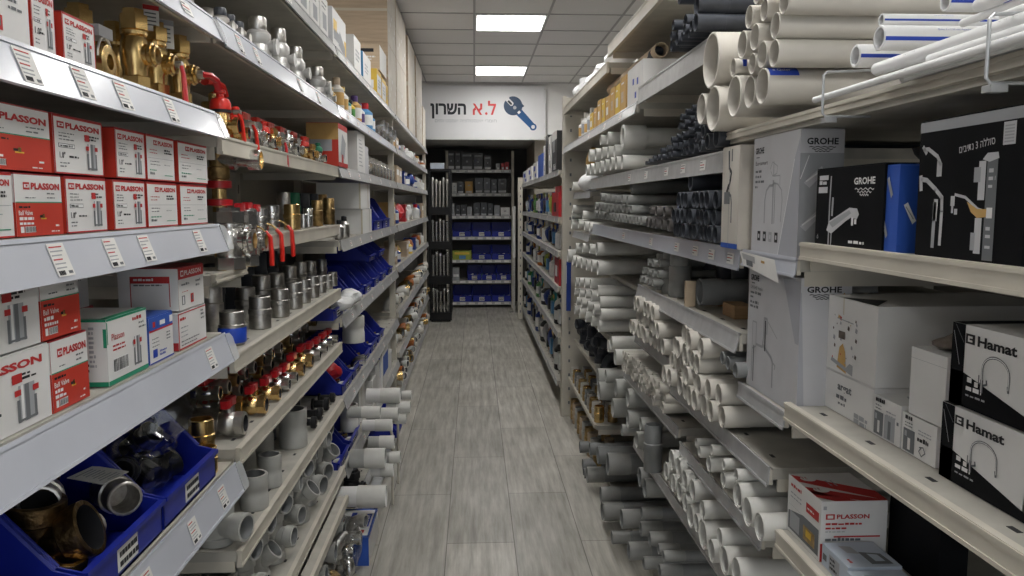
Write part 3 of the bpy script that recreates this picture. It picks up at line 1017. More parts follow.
def tee(r, h, m, ang=90, rb=.72, s=1, lb=2.1, inner=None):
    """upright plastic branch fitting; the branch leaves towards the aisle"""
    def f():
        b = MB()
        p = [(r * 1.08, 0), (r * 1.12, .01 * h), (r * 1.12, .20 * h), (r, .23 * h), (r, .74 * h), (r * 1.12, .77 * h), (r * 1.12, .99 * h), (r * 1.06, h), (r * .9, h), (r * .9, .6 * h, inner or m), (.001, .6 * h, inner or m)]
        b.lathe(p, m, None, 20, caps=False)
        return b.build('fitting_body')

    def g():
        b = MB(); M = T(0, 0, (.48 if ang == 90 else .34) * h) @ R(s * math.radians(ang), 'Y')
        q = r * rb; L = r * lb
        b.lathe([(q, 0), (q, L * .62), (q * 1.14, L * .66), (q * 1.14, L * .99), (q * 1.08, L), (q * .93, L), (q * .93, L * .6, inner or m), (.001, L * .6, inner or m)], m, M, 18, caps=False)
        return b.build('branch_socket')
    return [('fitting_body', cached(('te', r, h, m), f)), ('branch_socket', cached(('tg', r, h, m, ang, rb, s, lb), g))]


def elbow(r, m, s=1, n=12):
    """elbow: one mouth up, the other towards the aisle"""
    def f():
        b = MB(); a = r * 1.6
        pts = [(s * a * (1 - math.cos(t)) - s * 0, 0, a * math.sin(t)) for t in [PI / 2 * i / 6 for i in range(7)]]
        pts = [(0, 0, -.3 * r)] + pts + [(s * (a + .3 * r), 0, a)]
        b.sweep(pts, r, m, n)
        for M in (T(0, 0, -.9 * r), T(s * (a + .1 * r), 0, a) @ (ZX if s > 0 else ZNX)):
            b.lathe([(r * 1.15, 0), (r * 1.15, .8 * r), (r * .9, .8 * r), (r * .85, .1 * r, 'print_grey'), (.0005, .1 * r, 'print_grey')], m, M, n, caps=False)
        me = b.build('elbow_body')
        for v in me.vertices: v.co.z += .9 * r
        return me
    return [('elbow_body', cached(('el', r, m, s), f))]


def bin_parts(w, d, h, s=1, m='blue_bin', ft=.30, seed=0):
    """open-fronted stacking bin, front towards the aisle (+x for s=1)"""
    def f():
        b = MB(); t = .004
        b.box((0, 0, t / 2), (d, w, t), m)
        b.box((-s * (d / 2 - t / 2), 0, h / 2), (t, w, h), m)
        b.box((s * (d / 2 - t / 2), 0, h * ft / 2), (t, w, h * ft), m)
        b.box((s * (d / 2 + .003), 0, h * ft - .004), (.010, w, .008), m)
        for sy in (-1, 1):
            pts = [(-d / 2, 0), (d / 2, 0), (d / 2, h * ft), (d / 2 - d * .10, h * ft * 1.15), (d * .08, h * .96), (d * .02, h), (-d / 2, h)]
            M = T(0, w / 2 if sy > 0 else -w / 2 + t, 0) @ R(PI / 2, 'X')
            if s < 0: M = T(0, 0, 0) @ M @ Matrix.Scale(-1, 4, (1, 0, 0))
            b.prism(pts, t, m, M)
            rim = [(s * (d / 2 - d * .10), sy * w / 2, h * ft * 1.15), (s * d * .08, sy * w / 2, h * .96), (s * d * .02, sy * w / 2, h), (-s * d / 2, sy * w / 2, h)]
            b.sweep(rim, .0045, m, 6)
        return b.build('bin_body')

    def g():
        b = MB(); M = frame((s * (d / 2 + .0012), -.0 if s > 0 else 0, h * ft * .45), (0, s, 0), (0, 0, 1))
        q = min(.075, w * .38)
        b.box((0, 0, 0), (q, h * ft * .6, .0008), 'paper', M)
        r = random.Random(seed)
        for i in range(2):
            x = -q * .42
            while x < q * .4:
                k = r.uniform(.006, .016); b.box((x + k / 2, h * ft * (.13 - i * .26), .0007), (k * .8, h * ft * .14, .0004), 'print_black', M); x += k
        return b.build('label_card', False)
    return [('bin_body', cached(('bin', w, d, h, s, m, ft), f)), ('label_card', cached(('bl', w, d, h, s, ft, seed), g), None, 'white label card')]


def bottle(r, h, m, cap, lab=None):
    def f():
        b = MB()
        b.lathe([(r * .9, 0), (r, .03 * h), (r, .18 * h), (r * 1.005, .19 * h, lab or m), (r * 1.005, .55 * h, lab or m), (r, .56 * h), (r, .64 * h), (r * .5, .76 * h), (r * .42, .80 * h)], m, None, 12)
        return b.build('bottle_body')

    def g():
        b = MB(); b.lathe([(r * .52, .78 * h), (r * .52, .97 * h), (r * .4, h)], cap, None, 10); return b.build('bottle_cap')
    return [('bottle_body', cached(('bo', r, h, m, lab), f)), ('bottle_cap', cached(('bc', r, h, cap), g))]


def blob(r, m, seed, sq=(1, 1, 1), rough=.25, n=2):
    """crumpled bag or packet"""
    def f():
        import bmesh
        bm = bmesh.new(); bmesh.ops.create_icosphere(bm, subdivisions=n + 1, radius=1)
        q = random.Random(seed)
        dirs = [Vector((q.uniform(-1, 1), q.uniform(-1, 1), q.uniform(-1, 1))).normalized() for _ in range(14)]
        amp = [q.uniform(-rough, rough) for _ in dirs]
        for v in bm.verts:
            k = 1 + sum(a * max(0, v.co.normalized().dot(d)) ** 6 for a, d in zip(amp, dirs)) + q.uniform(-rough, rough) * .12
            v.co = Vector((v.co.x * sq[0], v.co.y * sq[1], v.co.z * sq[2])) * (r * k)
        z = min(v.co.z for v in bm.verts)
        for v in bm.verts:
            v.co.z = max(v.co.z - z, 0)
        me = bpy.data.meshes.new('bag'); bm.to_mesh(me); bm.free()
        me.materials.append(MATS[m])
        me.polygons.foreach_set('use_smooth', [True] * len(me.polygons))
        me.set_sharp_from_angle(angle=math.radians(30))
        return me
    return cached(('blob', r, m, seed, sq, rough), f)


def relax(cs, zmin, it=120, ymin=-9):
    """circles [y, z, r]: push apart those that cross, keep them on the shelf"""
    for _ in range(it):
        mv = False
        for i in range(len(cs)):
            a = cs[i]
            if a[1] < zmin + a[2] + .0006: a[1] = zmin + a[2] + .0006
            for j in range(i + 1, len(cs)):
                b = cs[j]
                dy, dz = b[0] - a[0], b[1] - a[1]
                d = math.hypot(dy, dz); need = a[2] + b[2] + .0008
                if d < need:
                    if d < 1e-6: dy, dz, d = 1e-4, 1e-4, 1.4e-4
                    k = (need - d) / 2 / d
                    a[0] -= dy * k; a[1] -= dz * k; b[0] += dy * k; b[1] += dz * k; mv = True
        for a in cs: a[0] = max(a[0], ymin + a[2])
        if not mv: break
    for a in cs: a[1] = max(a[1], zmin + a[2] + .0006)
    return cs
# ================================================================ boxed valves (near bay)
def on_left(px0, px1, x=XL):
    return yl(px0, x), yl(px1, x)


def vbox(px0, px1, z, h, style, label, seed, dx=.09, x=XL - .006, group=None):
    y0, y1 = on_left(px0, px1, x)
    c = valve_box((dx, y1 - y0 - .002, h), style, seed)
    return put_box(c, 'valve_box', (x - dx / 2, (y0 + y1) / 2, z), label, 'box', group)


Z1 = 1.7015; level(Z1 + .035)
vbox(-40, 29, Z1, .082, 'banner', 'white valve box with a red band, first on the shelf beside the large brass valves', 1)
vbox(31, 55, Z1, .082, 'white', 'slim white valve box with red sides, second on the large brass valve shelf', 2)
vbox(62, 95, Z1, .066, 'white', 'white valve box with a bright red side next to the looped brass fitting', 3)
# jar-like caps behind the boxes
for i, (px, lb) in enumerate(((58, 'beige cap of a fitting peeking out behind the slim white valve box'), (78, 'grey cap of a fitting peeking out behind the box with a bright red side'))):
    y = yl(px, -.72)
    inst('fitting_cap', [('cap', coupling(.026, .10 - .01 * i, 'pvc_cream' if i == 0 else 'steel'))], (-.72, y, Z1), lb, 'fitting')

b1, b2, b3, b4 = .0, .0, .0, .0
Z2 = 1.4585; level(Z2 + .04)
vbox(-40, 13, Z2, .079, 'plain', 'white valve box cut off by the picture edge, bottom tier of boxed valves', 11)
vbox(14.5, 62, Z2, .079, 'redlow', 'half white half red valve box at the bottom of the two-tier stack', 12)
vbox(65, 107, Z2, .079, 'white', 'white valve box with tall check valve picture, directly beside the half red bottom box', 13)
vbox(113, 145.5, Z2, .079, 'white', 'white valve box with check valve picture, in the middle of the bottom tier', 14)
vbox(147.5, 177, Z2, .079, 'plain', 'white valve box without a picture, second from the far end of the bottom tier', 15)
vbox(180.5, 207, Z2, .079, 'plain', 'white valve box closing the far end of the bottom tier', 16)
zt = Z2 + .084; level(zt + .04)
vbox(-30, 50, zt, .080, 'redlow', 'large half white half red valve box on the upper tier', 21)
vbox(52.5, 103, zt, .080, 'white', 'white valve box with check valve picture, beside the large half red upper box', 22)
vbox(115, 145, zt, .079, 'white', 'white valve box with check valve picture, middle of the upper tier', 23)
vbox(146.5, 174, zt, .079, 'plain', 'white valve box without a picture, upper tier, second from the far end', 24)
vbox(178, 207, zt, .079, 'plain', 'white valve box closing the far end of the upper tier', 25)

Z3 = 1.2145; level(Z3 + .05)
vbox(-60, 50, Z3, .098, 'white2', 'white valve box in the lower corner stack with the product picture, beneath another', 31, .10)
vbox(51, 88, Z3, .098, 'redlow', 'half red valve box at the bottom, touching the green-edged box', 32, .10)
vbox(-60, 43.5, Z3 + .103, .100, 'white2', 'white valve box with the product picture, on top of the corner stack', 33, .10)
vbox(44.5, 83, Z3 + .103, .098, 'redlow', 'half red valve box on top of the corner stack', 34, .10)
# green edged box
y0, y1 = on_left(107.5, 147, XL - .004)
c = Carton((.105, y1 - y0, .106), 1, 'card_white', a='card_white', c='card_white')
for f in 'ac':
    c.rc(f, 0, 0, 1, .07, 'print_green'); c.rc(f, 0, .965, 1, 1, 'print_green')
c.rc('a', 0, .62, .02, .95, 'print_green'); c.rc('c', .95, .58, 1, .86, 'print_green')
c.rc('t', 0, 0, 1, .12, 'print_green'); c.rc('t', 0, 0, .06, 1, 'print_green')
c.tx('a', 'Plasson', .10, .66, .10, 'print_red', .005, w=.30); c.bars('a', .12, .56, .46, 2, .06, 'print_red', 3, .025); c.bars('a', .62, .86, .36, 1, .06, 'print_red', 4, .05)
c.bars('a', .78, .78, .2, 2, .07, 'print_grey', 4, .03); c.barcode('a', .12, .16, .36, .22); drawn_valve(c, 'a', .63, .14, .18, .46)
c.bars('c', .1, .30, .25, 3, .07, 'print_black', 5, .05); c.bars('c', .55, .3, .2, 3, .08, 'print_black', 6, .04); c.bars('c', .74, .85, .1, 9, .07, 'print_mid', 6, .04)
c.rc('c', .40, .64, .48, .8, 'print_yellow', 2); c.bars('c', .14, .66, .2, 3, .06, 'print_red', 7, .04)
put_box(c, 'valve_box', (XL - .004 - .0525, (y0 + y1) / 2, Z3), 'white valve box with green edges and a barcode', 'box')
# blue-topped box
y0, y1 = on_left(149, 172.5, XL - .006)
c = Carton((.09, y1 - y0, .083), 1, 'card_blue', a='card_white')
c.rc('a', 0, .72, 1, 1, 'card_blue'); c.rc('a', 0, .69, 1, .73, 'print_red', 2); c.rc('a', .44, .79, .66, .89, 'print_white', 2); c.rc('a', .15, .78, .25, .90, 'print_red', 2); c.rc('a', .86, .78, 1, .93, 'print_white', 2)
c.bars('a', .1, .52, .35, 3, .08, 'print_grey', 9, .02); c.bars('a', .7, .56, .24, 3, .07, 'print_grey', 8, .03); c.rc('a', .12, .12, .3, .3, 'print_blue', 2); c.bars('a', .4, .2, .4, 2, .08, 'print_blue', 7, .04); c.rc('a', 0, 0, 1, .03, 'print_blue', 2)
put_box(c, 'valve_box', (XL - .051, (y0 + y1) / 2, Z3), 'white box with a blue top band between the green-edged box and two white ones', 'box')
y0, y1 = on_left(178, 205.5, XL - .006)
c = Carton((.09, y1 - y0, .072), 1, 'card_white')
c.rc('a', 0, .97, 1, 1, 'print_red'); c.rc('a', 0, 0, 1, .04, 'print_red'); c.rc('c', .8, 0, 1, .22, 'print_red', 2); c.rc('a', 0, 0, .03, 1, 'print_red')
c.bars('a', .06, .80, .3, 1, .1, 'print_red', 3, .07); c.bars('a', .8, .86, .16, 3, .11, 'print_grey', 4, .05); c.bars('a', .08, .58, .3, 3, .12, 'print_mid', 5, .03); c.bars('a', .08, .2, .7, 2, .1, 'print_grey', 6, .03)
put_box(c, 'valve_box', (XL - .051, (y0 + y1) / 2, Z3), 'white valve box with thin red edges, underneath the box with a red corner banner', 'box')
y0, y1 = on_left(180, 204.5, XL - .006)
c = valve_box((.115, y1 - y0, .083), 'banner', 9)
put_box(c, 'valve_box', (XL - .0635, (y0 + y1) / 2, Z3 + .077), 'white box with a red banner, stacked on the white box with thin red edges', 'box')
c = valve_box((.10, .15, .10), 'banner', 10)
put_box(c, 'valve_box', (-.755, 1.395, Z3 + .100), 'shaded white box with a red banner behind the green-edged box', 'box')
c = valve_box((.10, .17, .098), 'plain', 12)
put_box(c, 'valve_box', (-.755, 1.40, Z3), 'shaded white valve box under the shaded box with a red banner', 'box')

# large brass valves on the upper shelf
level(1.78)
tv = tall_valve(.0225, .150, 'brass', 'down'); tv2 = tall_valve(.0225, .150, 'brass', 'side'); tv0 = tall_valve(.023, .152, 'brass')
y = yl(131, -.622); inst('brass_valve', tv0, (-.622, y + .015, Z1), 'large bare brass valve, the one nearest the valve box with a bright red side', 'valve')
y = yl(152, -.622); inst('brass_valve', tv, (-.622, y + .015, Z1), 'large brass valve with a red lever hanging straight down', 'valve')
y = yl(177, -.622); inst('brass_valve', tv2, (-.622, y + .01, Z1), 'large brass valve with a red lever pointing along the shelf', 'valve')
inst('brass_valve', tall_valve(.0225, .150, 'brass'), (-.70, 1.48, Z1), 'large brass valve standing behind the one with the straight red lever', 'valve')
inst('brass_valve', tall_valve(.0225, .150, 'brass'), (-.70, 1.62, Z1), 'large brass valve standing behind the one with the lever along the shelf', 'valve')


def tagpiece(name, px, py, x, w, h, label, red):
    p = at_x(px, py, x)
    b = MB(); b.box((0, 0, 0), (.0012, w, h), 'paper')
    b.box((.0009, 0, h * .40), (.0006, w, h * .18), 'print_red' if red else 'print_mid')
    for i in range(4): b.box((.0009, -w * .05, h * (.18 - .15 * i)), (.0006, w * .7, h * .05), 'print_grey')
    tag(obj(name, b.build(name, False), None, p, (0, 0, -.85)), label, 'tag')


tagpiece('swing_tag', 151, 18, -.617, .030, .048, 'orange-red paper tag tied to the brass valve with the straight lever', True)
tagpiece('swing_tag', 165, 34, -.613, .034, .055, 'white paper tag between the two red-levered brass valves', False)
# looped fitting
b = MB(); b.lathe([(.018, 0), (.028, .002), (.028, .018), (.02, .02), (.013, .02), (.013, .0)], 'brass', ZX, 16, closed=True)
b2 = MB(); b2.lathe([(.012, -.034), (.016, -.032), (.016, -.024), (.008, -.022)], 'brass', None, 6)
b3 = MB(); b3.sweep([(.012, .02 * math.cos(t) * 1.35, .006 + .034 * math.sin(t)) for t in [PI * i / 10 for i in range(11)]], .0022, 'steel', 6)
b4 = MB(); b4.box((0, 0, .048), (.03, .05, .018), 'card_grey')
inst('looped_fitting', [('ring', b.build('ring')), ('nut', b2.build('nut')), ('wire_loop', b3.build('wire_loop')), ('cardboard_hanger', b4.build('cardboard_hanger', False))], (-.625, yl(106, -.61), Z1 + .034), 'brass ring fitting with a wire loop beside the white valve boxes', 'fitting')

# large blue bins
BIN = bin_parts(.292, .36, .205, 1, seed=3)
names = ('large blue bin cut by the picture edge', 'large blue bin holding a blackened bronze elbow and steel couplings', 'large blue bin holding black fittings in a clear bag')
ZB = .901; level(ZB + .05)
bys = [yl(165, XL) - .15 - .30, yl(165, XL) - .15, yl(165, XL) + .15]
for y, n in zip(bys, names): inst('storage_bin', BIN, (XL - .185, y, ZB), n, 'bin', 'large blue bins under the boxed valves')
yb = bys[1]
inst('bronze_elbow', tee(.042, .13, 'bronze', 62, .95, 1, 2.3, 'print_black'), (-.70, yb - .06, ZB + .012), 'blackened bronze branch fitting lying in the large blue bin', 'fitting', None, (0, .10, .1))
inst('steel_coupling', [('body', coupling(.031, .088, 'steel', inner='steel_thread'))], (-.665, yb + .135, ZB + .085), 'threaded steel coupling with a handwritten white card on it', 'coupling', None, (1.50, 0, .75))
inst('steel_coupling', [('body', coupling(.034, .08, 'steel', inner='steel_thread'))], (-.715, yb + .015, ZB + .120), 'threaded steel coupling behind the handwritten card in the blue bin', 'coupling', None, (1.45, 0, .45))
inst('steel_coupling', [('body', coupling(.026, .07, 'steel', inner='steel_thread'))], (-.665, yb + .055, ZB + .05), 'small steel coupling between the bronze fitting and the carded coupling', 'coupling', None, (1.3, 0, .5))
b = MB(); b.lathe([(.018, 0), (.030, .0), (.030, .022), (.027, .026), (.020, .026), (.018, .02)], 'brass', None, 8, closed=True)
inst('brass_nut', [('body', b.build('brass_nut'))], (-.635, yb - .075, ZB + .035), 'brass union nut at the front of the large blue bin', 'nut', None, (.2, .3, 0))
b = MB(); b.box((0, 0, 0), (.075, .062, .0012), 'paper')
for i in range(4): b.box((0, .002 - .0, .0009), (.001, .001, .0004), 'print_black'); b.box((-.026 + i * .016, -.004 + .003 * (i % 2), .001), (.0022, .04 - .006 * (i % 3), .0004), 'print_mid'); b.box((-.018 + i * .016, .003 * (i % 2), .001), (.0018, .03, .0004), 'print_mid')
tag(obj('handwritten_card', b.build('handwritten_card', False), None, (-.665, yb + .105, ZB + .1235), (0.03, .06, -.3)), 'white handwritten card lying on the steel couplings in the blue bin', 'card')
inst('steel_coupling', [('body', coupling(.03, .09, 'bronze'))], (-.76, yb + .07, ZB + .06), 'dark bronze coupling at the back of the large blue bin', 'coupling', None, (0, .2, .5))
yc = bys[2]
for i, (dx, dy, dz, a) in enumerate(((-.03, -.05, .03, 1.2), (.05, .06, .03, 1.4), (-.05, .04, .07, .8), (-.03, 0, .125, 1.0), (-.09, -.05, .06, .3), (.05, -.03, .075, 1.3), (.02, .06, .085, .9), (-.06, .07, .13, 1.5), (-.02, -.06, .10, .6), (.08, .02, .04, 1.2))):
    inst('black_fitting', [('body', coupling(.027, .075, 'black_rubber'))], (-.74 + dx, yc + dy, ZB + dz), 'black plastic fitting inside the clear bag in the blue bin', 'fitting', 'black fittings in the clear bag', (0, a, i))
tag(obj('clear_bag', blob(.118, 'clear_bag', 4, (1.25, .97, .94), .5, 3), None, (-.705, yc, ZB + .006)), 'clear plastic bag of black fittings in the large blue bin', 'bag')
inst('brass_coupling', [('body', coupling(.022, .06, 'brass'))], (-.60, yc + .17, ZB + .0), 'brass coupling standing at the far end of the bin shelf', 'coupling')

# ================================================================ bare valves (second bay)
# reducers on the shiny-railed shelf
ZR = 1.9065; level(ZR + .05)
for i, (px, r, h, k) in enumerate(((220, .021, .06, 0), (229, .021, .06, 0), (238, .021, .06, 0), (258, .036, .115, 1), (279, .033, .135, 1), (296, .032, .125, 1), (317, .036, .12, 1), (328, .022, .10, 1))):
    y = yl(px, -.605)
    lb = ('small dark-ended grey reducer', 'silver reducer with a tall cap')[k]
    inst('pressure_reducer', reducer(r, h, 'silver_matt' if k else 'steel', 'steel' if k else 'pvc_dark'), (-.605, y, ZR), f'{lb}, {ORD[i + 1]} along the shiny-railed shelf counting from the boxed valves', 'reducer', 'reducers on the shiny-railed shelf')
inst('pressure_gauge', [('body', coupling(.022, .05, 'black_rubber'))], (-.62, yl(307, -.61), ZR + .0), 'black ribbed plastic cap between two silver reducers', 'cap')
for i in range(9):
    inst('pressure_reducer', reducer(.030, .12, 'silver_matt', 'steel'), (-.72, 1.92 + i * .16, ZR), 'silver pressure reducer in the back row of the shiny-railed shelf', 'reducer', 'back row of reducers on the shiny-railed shelf')
# boxes above
level(2.2)
for i, (px0, px1, h, m, lb, side) in enumerate(((296, 309, .13, 'card_white', 'plain white box', None), (310, 319, .13, 'card_white', 'white box', None), (320, 328, .15, 'card_white', 'narrow white box', None),
                                       (332.5, 346, .16, 'card_white', 'white box with a yellow picture', 'card_grey'))):
    y0, y1 = on_left(px0, px1, XL - .004)
    c = Carton((.12, y1 - y0 - .006, h), 1, m, a='card_white', c=side)
    if i == 3: c.rc('a', .06, .45, .30, .75, 'print_yellow'); c.rc('a', .08, .25, .5, .5, 'print_mid'); c.rc('a', .86, .0, 1, .5, 'print_yellow'); c.pg('a', [(.4, .2), (.9, .05), (.9, .3), (.5, .6)], 'print_mid', 2)
    else: c.rc('a', .3, .2, .8, .6, 'print_mid'); c.bars('a', .2, .8, .6, 2, .1, 'print_grey', i, .04)
    put_box(c, 'white_box', (XL - .064, (y0 + y1) / 2, 2.1415), f'{lb} on the top shelf, {ORD[i + 1]} above the silver reducers', 'box')
# small red and brass valves on the beige shelf
ZV = 1.6515; level(ZV + .05)
y = yl(219, -.61); inst('wheel_valve', wheel_valve(.026, .125, 'brass'), (-.612, y + .02, ZV), 'brass valve with the largest red domed cap and a black ring', 'valve')
y = yl(213, -.64)
lev = MB(); lev.sweep([(0, -.035, .145), (.01, .0, .15), (.02, .03, .142), (.026, .04, .118)], [.012, .013, .014, .011], 'red_bright', 8, .7); lev.lathe([(.014, 0), (.014, .12), (.008, .125)], 'brass', T(.01, 0, .0), 10)
inst('lever_valve', [('valve_body', coupling(.022, .10, 'brass')), ('handle', lev.build('handle'))], (-.655, y + .03, ZV), 'brass valve under a thick bent red handle next to the price rail corner', 'valve')
seqs = [(236, 'brass', 'wheel'), (247, 'steel', 'grip'), (256, 'chrome', 'grip'), (264, 'chrome', 'wheel'), (272, 'brass', 'lever'), (280, 'chrome', 'grip'), (288, 'chrome', 'wheel'), (296, 'chrome', 'grip'), (304, 'brass', 'wheel'), (311, 'brass', 'grip'), (318, 'chrome', 'wheel'), (325, 'chrome', 'grip')]
for i, (px, m, k) in enumerate(seqs):
    x = -.605 - .012 * (i % 2); yy = yl(px, x)
    if k == 'wheel': P = wheel_valve(.019, .095 - .001 * i, m, 'red_bright' if i < 4 or i == 8 else ('green_plastic' if i == 10 else 'chrome'))
    else: P = tall_valve(.016, .075, m, 'down' if k == 'lever' else None)
    inst('small_valve', P, (x, yy, ZV), f'small {"brass" if m == "brass" else "silver"} valve, {ORD[i + 1]} beyond the one with the largest red cap', 'valve', 'small valves on the beige shelf')
for i, px in enumerate((232, 246, 258, 270, 283, 296, 310)):
    yy = yl(px, -.685)
    inst('small_valve', ball_valve(.016, .07, 'chrome' if i % 3 else 'brass', 'red_bright', 'grip'), (-.685, yy, ZV + .06), 'small valve with a red grip in the back row of the beige shelf', 'valve', 'back row of small valves with red grips')
for i, (px, dz) in enumerate(((238, .07), (252, .055))):
    yy = yl(px, -.572)
    b = MB(); b.sweep([(.0, 0, .0), (.008, .004, -.02), (.012, .006, -.07)], [.006, .008, .009], 'red_bright', 8, .6); b.lathe([(.006, -.01), (.006, .008)], 'steel', ZX, 6)
    tag(obj('red_lever', b.build('red_lever'), None, (-.572, yy, ZV + dz)), f'long red lever hanging over the beige shelf edge, {ORD[i + 1]} from the boxed valves', 'lever')
# chrome valves with red wheels, short shelf
ZC = 1.3365; level(ZC + .1)
big = [(229, .034, .155, -.61), (246, .028, .145, -.60)]
for i, (px, r, h, x) in enumerate(big):
    yy = yl(px, x)
    P = tall_valve(r, h, 'chrome')
    base = MB(); base.lathe([(r * .95, 0), (r * .95, .016)], 'brass', None, 20)
    inst('chrome_valve', P + [('brass_ring', base.build('brass_ring'), None, 'brass ring')], (x, yy, ZC), ('wide silver valve with a brass ring at its foot, beside the two red hand wheels', 'narrower silver valve with a brass foot, right before the hanging red levers')[i], 'valve')
for i, (px, py) in enumerate(((240, 207), (248, 206), (256, 208))):
    p = at_x(px, py, -.60)
    b = MB(); b.prism([(-.022, -.007), (0, -.010), (.022, -.007), (.022, .008), (0, .012), (-.022, .008)], .02, 'red_plastic', R(PI / 2, 'Z')); b.lathe([(.009, -.03), (.009, .0)], 'steel', None, 8)
    tag(obj('red_grip', b.build('red_grip'), None, (p.x, p.y, p.z - .01)), f'short red valve grip, {ORD[i + 1]} beside the two red hand wheels', 'grip')
p = at_x(222, 160, -.64)
b = MB(); b.lathe([(.021, 0), (.021, .03), (.027, .032), (.027, .045), (.018, .05), (.018, .075), (.026, .077), (.026, .105), (.022, .108), (.02, .10, 'brass'), (.001, .10, 'brass')], 'chrome', ZX, 16, caps=False)
b2 = MB(); b2.lathe([(.024, -.05), (.028, -.045), (.028, -.02), (.022, -.018), (.022, .02), (.026, .022), (.026, .04)], 'brass_dark', None, 12)
hx, hy, hz = -.645, yl(219, -.645, 1.55), p.z
b2.lathe([(.018, ZC - hz), (.018, -.04)], 'brass', None, 12)
whl = []
for py, r, t in ((185, .031, .020), (203, .033, .018)):
    zz = at_x(217, py, hx).z - hz
    w3 = MB(); w3.lathe([(r * .5, zz - t / 2), (r, zz - t / 2 + .003), (r, zz + t / 2), (r * .4, zz + t / 2 + .003)], 'red_plastic', None, 18)
    whl.append(('hand_wheel', w3.build('hand_wheel'), None, 'red hand wheel'))
inst('hose_outlet', [('nozzle', b.build('nozzle')), ('stem', b2.build('stem'))] + whl, (hx, hy, hz), 'brass stem with two red hand wheels and a silver nozzle pointing into the aisle', 'outlet')
for i, (px, py) in enumerate(((248, 222), (260, 220), (272, 217))):
    p = at_x(px, py, -.60)
    P = ball_valve(.020, .075, 'chrome', 'red_bright', 'hang')
    b = MB(); b.lathe([(.006, 0), (.009, .01)], 'brass', ZX, 8)
    b.sweep([(.0, 0, 0), (.03, .012, -.016), (.048, .02, -.034)], .0055, 'brass', 8, .5)
    b.sweep([(.040, .017, -.026), (.052, .02, -.042), (.054, .021, -.085), (.054, .021, -.118)], [.009, .010, .011, .0105], 'red_bright', 8, .65)
    b2 = MB(); b2.lathe([(.020, -.035), (.024, -.03), (.024, -.012), (.019, -.01), (.022, .0), (.019, .012), (.024, .014), (.024, .032), (.018, .036)], 'chrome', None, 14); b2.lathe([(.016, -.05), (.016, .01)], 'chrome', ZX, 12)
    inst('lever_valve', [('valve_body', b2.build('valve_body')), ('handle', b.build('handle'))], (p.x, p.y, p.z), f'silver valve with a long red lever hanging down, {ORD[i + 1]} of the three', 'valve')
# brass couplings shelf
ZD = 1.4145; level(ZD + .05)
for i, (px, r, h, m) in enumerate(((292, .028, .085, 'brass'), (303, .016, .05, 'chrome'), (308, .018, .07, 'chrome'), (317, .022, .10, 'brass_dark'), (329, .024, .11, 'brass_dark'))):
    inst('brass_coupling', [('body', coupling(r, h, m))], (-.612, yl(px, -.612), ZD), f'{"brass" if "brass" in m else "silver"} upright coupling, {ORD[i + 1]} beyond the three hanging red levers', 'coupling')
for i, (px, m) in enumerate(((284, 'steel'), (294, 'green_plastic'), (304, 'pvc_dark'), (313, 'pvc_dark'), (322, 'brass_dark'))):
    inst('brass_coupling', [('body', coupling(.026, .13, m))], (-.71, yl(px, -.71), ZD), 'tall dark coupling in the shaded back row behind the brass ones', 'coupling', 'shaded back row behind the brass couplings')
# steel couplings shelf
ZE = 1.1475; level(ZE + .04)
for i, (px, r, h) in enumerate(((231, .031, .085), (259, .031, .092), (279, .029, .088), (293, .028, .09), (303, .026, .085), (312, .024, .082), (320, .022, .07), (327, .02, .06), (332, .02, .06))):
    yy = yl(px, -.615)
    o = inst('steel_coupling', [('body', coupling(r, h, 'steel', inner='steel_thread'))], (-.612, yy, ZE), f'upright steel coupling, {ORD[i + 1]} of the front row counting from the boxed valves', 'coupling', 'front row of steel couplings')
    if i in (1, 3, 4):
        pass
b = MB(); b.lathe([(.0335, .006), (.0345, .008), (.0345, .042), (.0335, .044)], 'blue_tape', None, 20, caps=False)
tag(obj('blue_tape_roll', b.build('blue_tape_roll'), None, (-.612, yl(231, -.615), ZE)), 'blue tape wrapped round the first steel coupling', 'tape')
for i, (px, h, r) in enumerate(((212, .15, .03), (246, .10, .03), (262, .12, .03), (277, .11, .028), (290, .12, .027), (301, .12, .025), (311, .11, .024), (322, .10, .023))):
    inst('steel_coupling', [('body', coupling(r, h, 'steel'))], (-.70, yl(px, -.70), ZE), 'tall steel coupling in the back row of the coupling shelf', 'coupling', 'back row of steel couplings')
for i in range(8):
    inst('black_coupling', [('body', coupling(.03, .17, 'pvc_dark'))], (-.80, 1.95 + .17 * i, ZE), 'tall dark cylinder in the deep shade behind the steel couplings', 'coupling', 'dark cylinders behind the steel couplings')
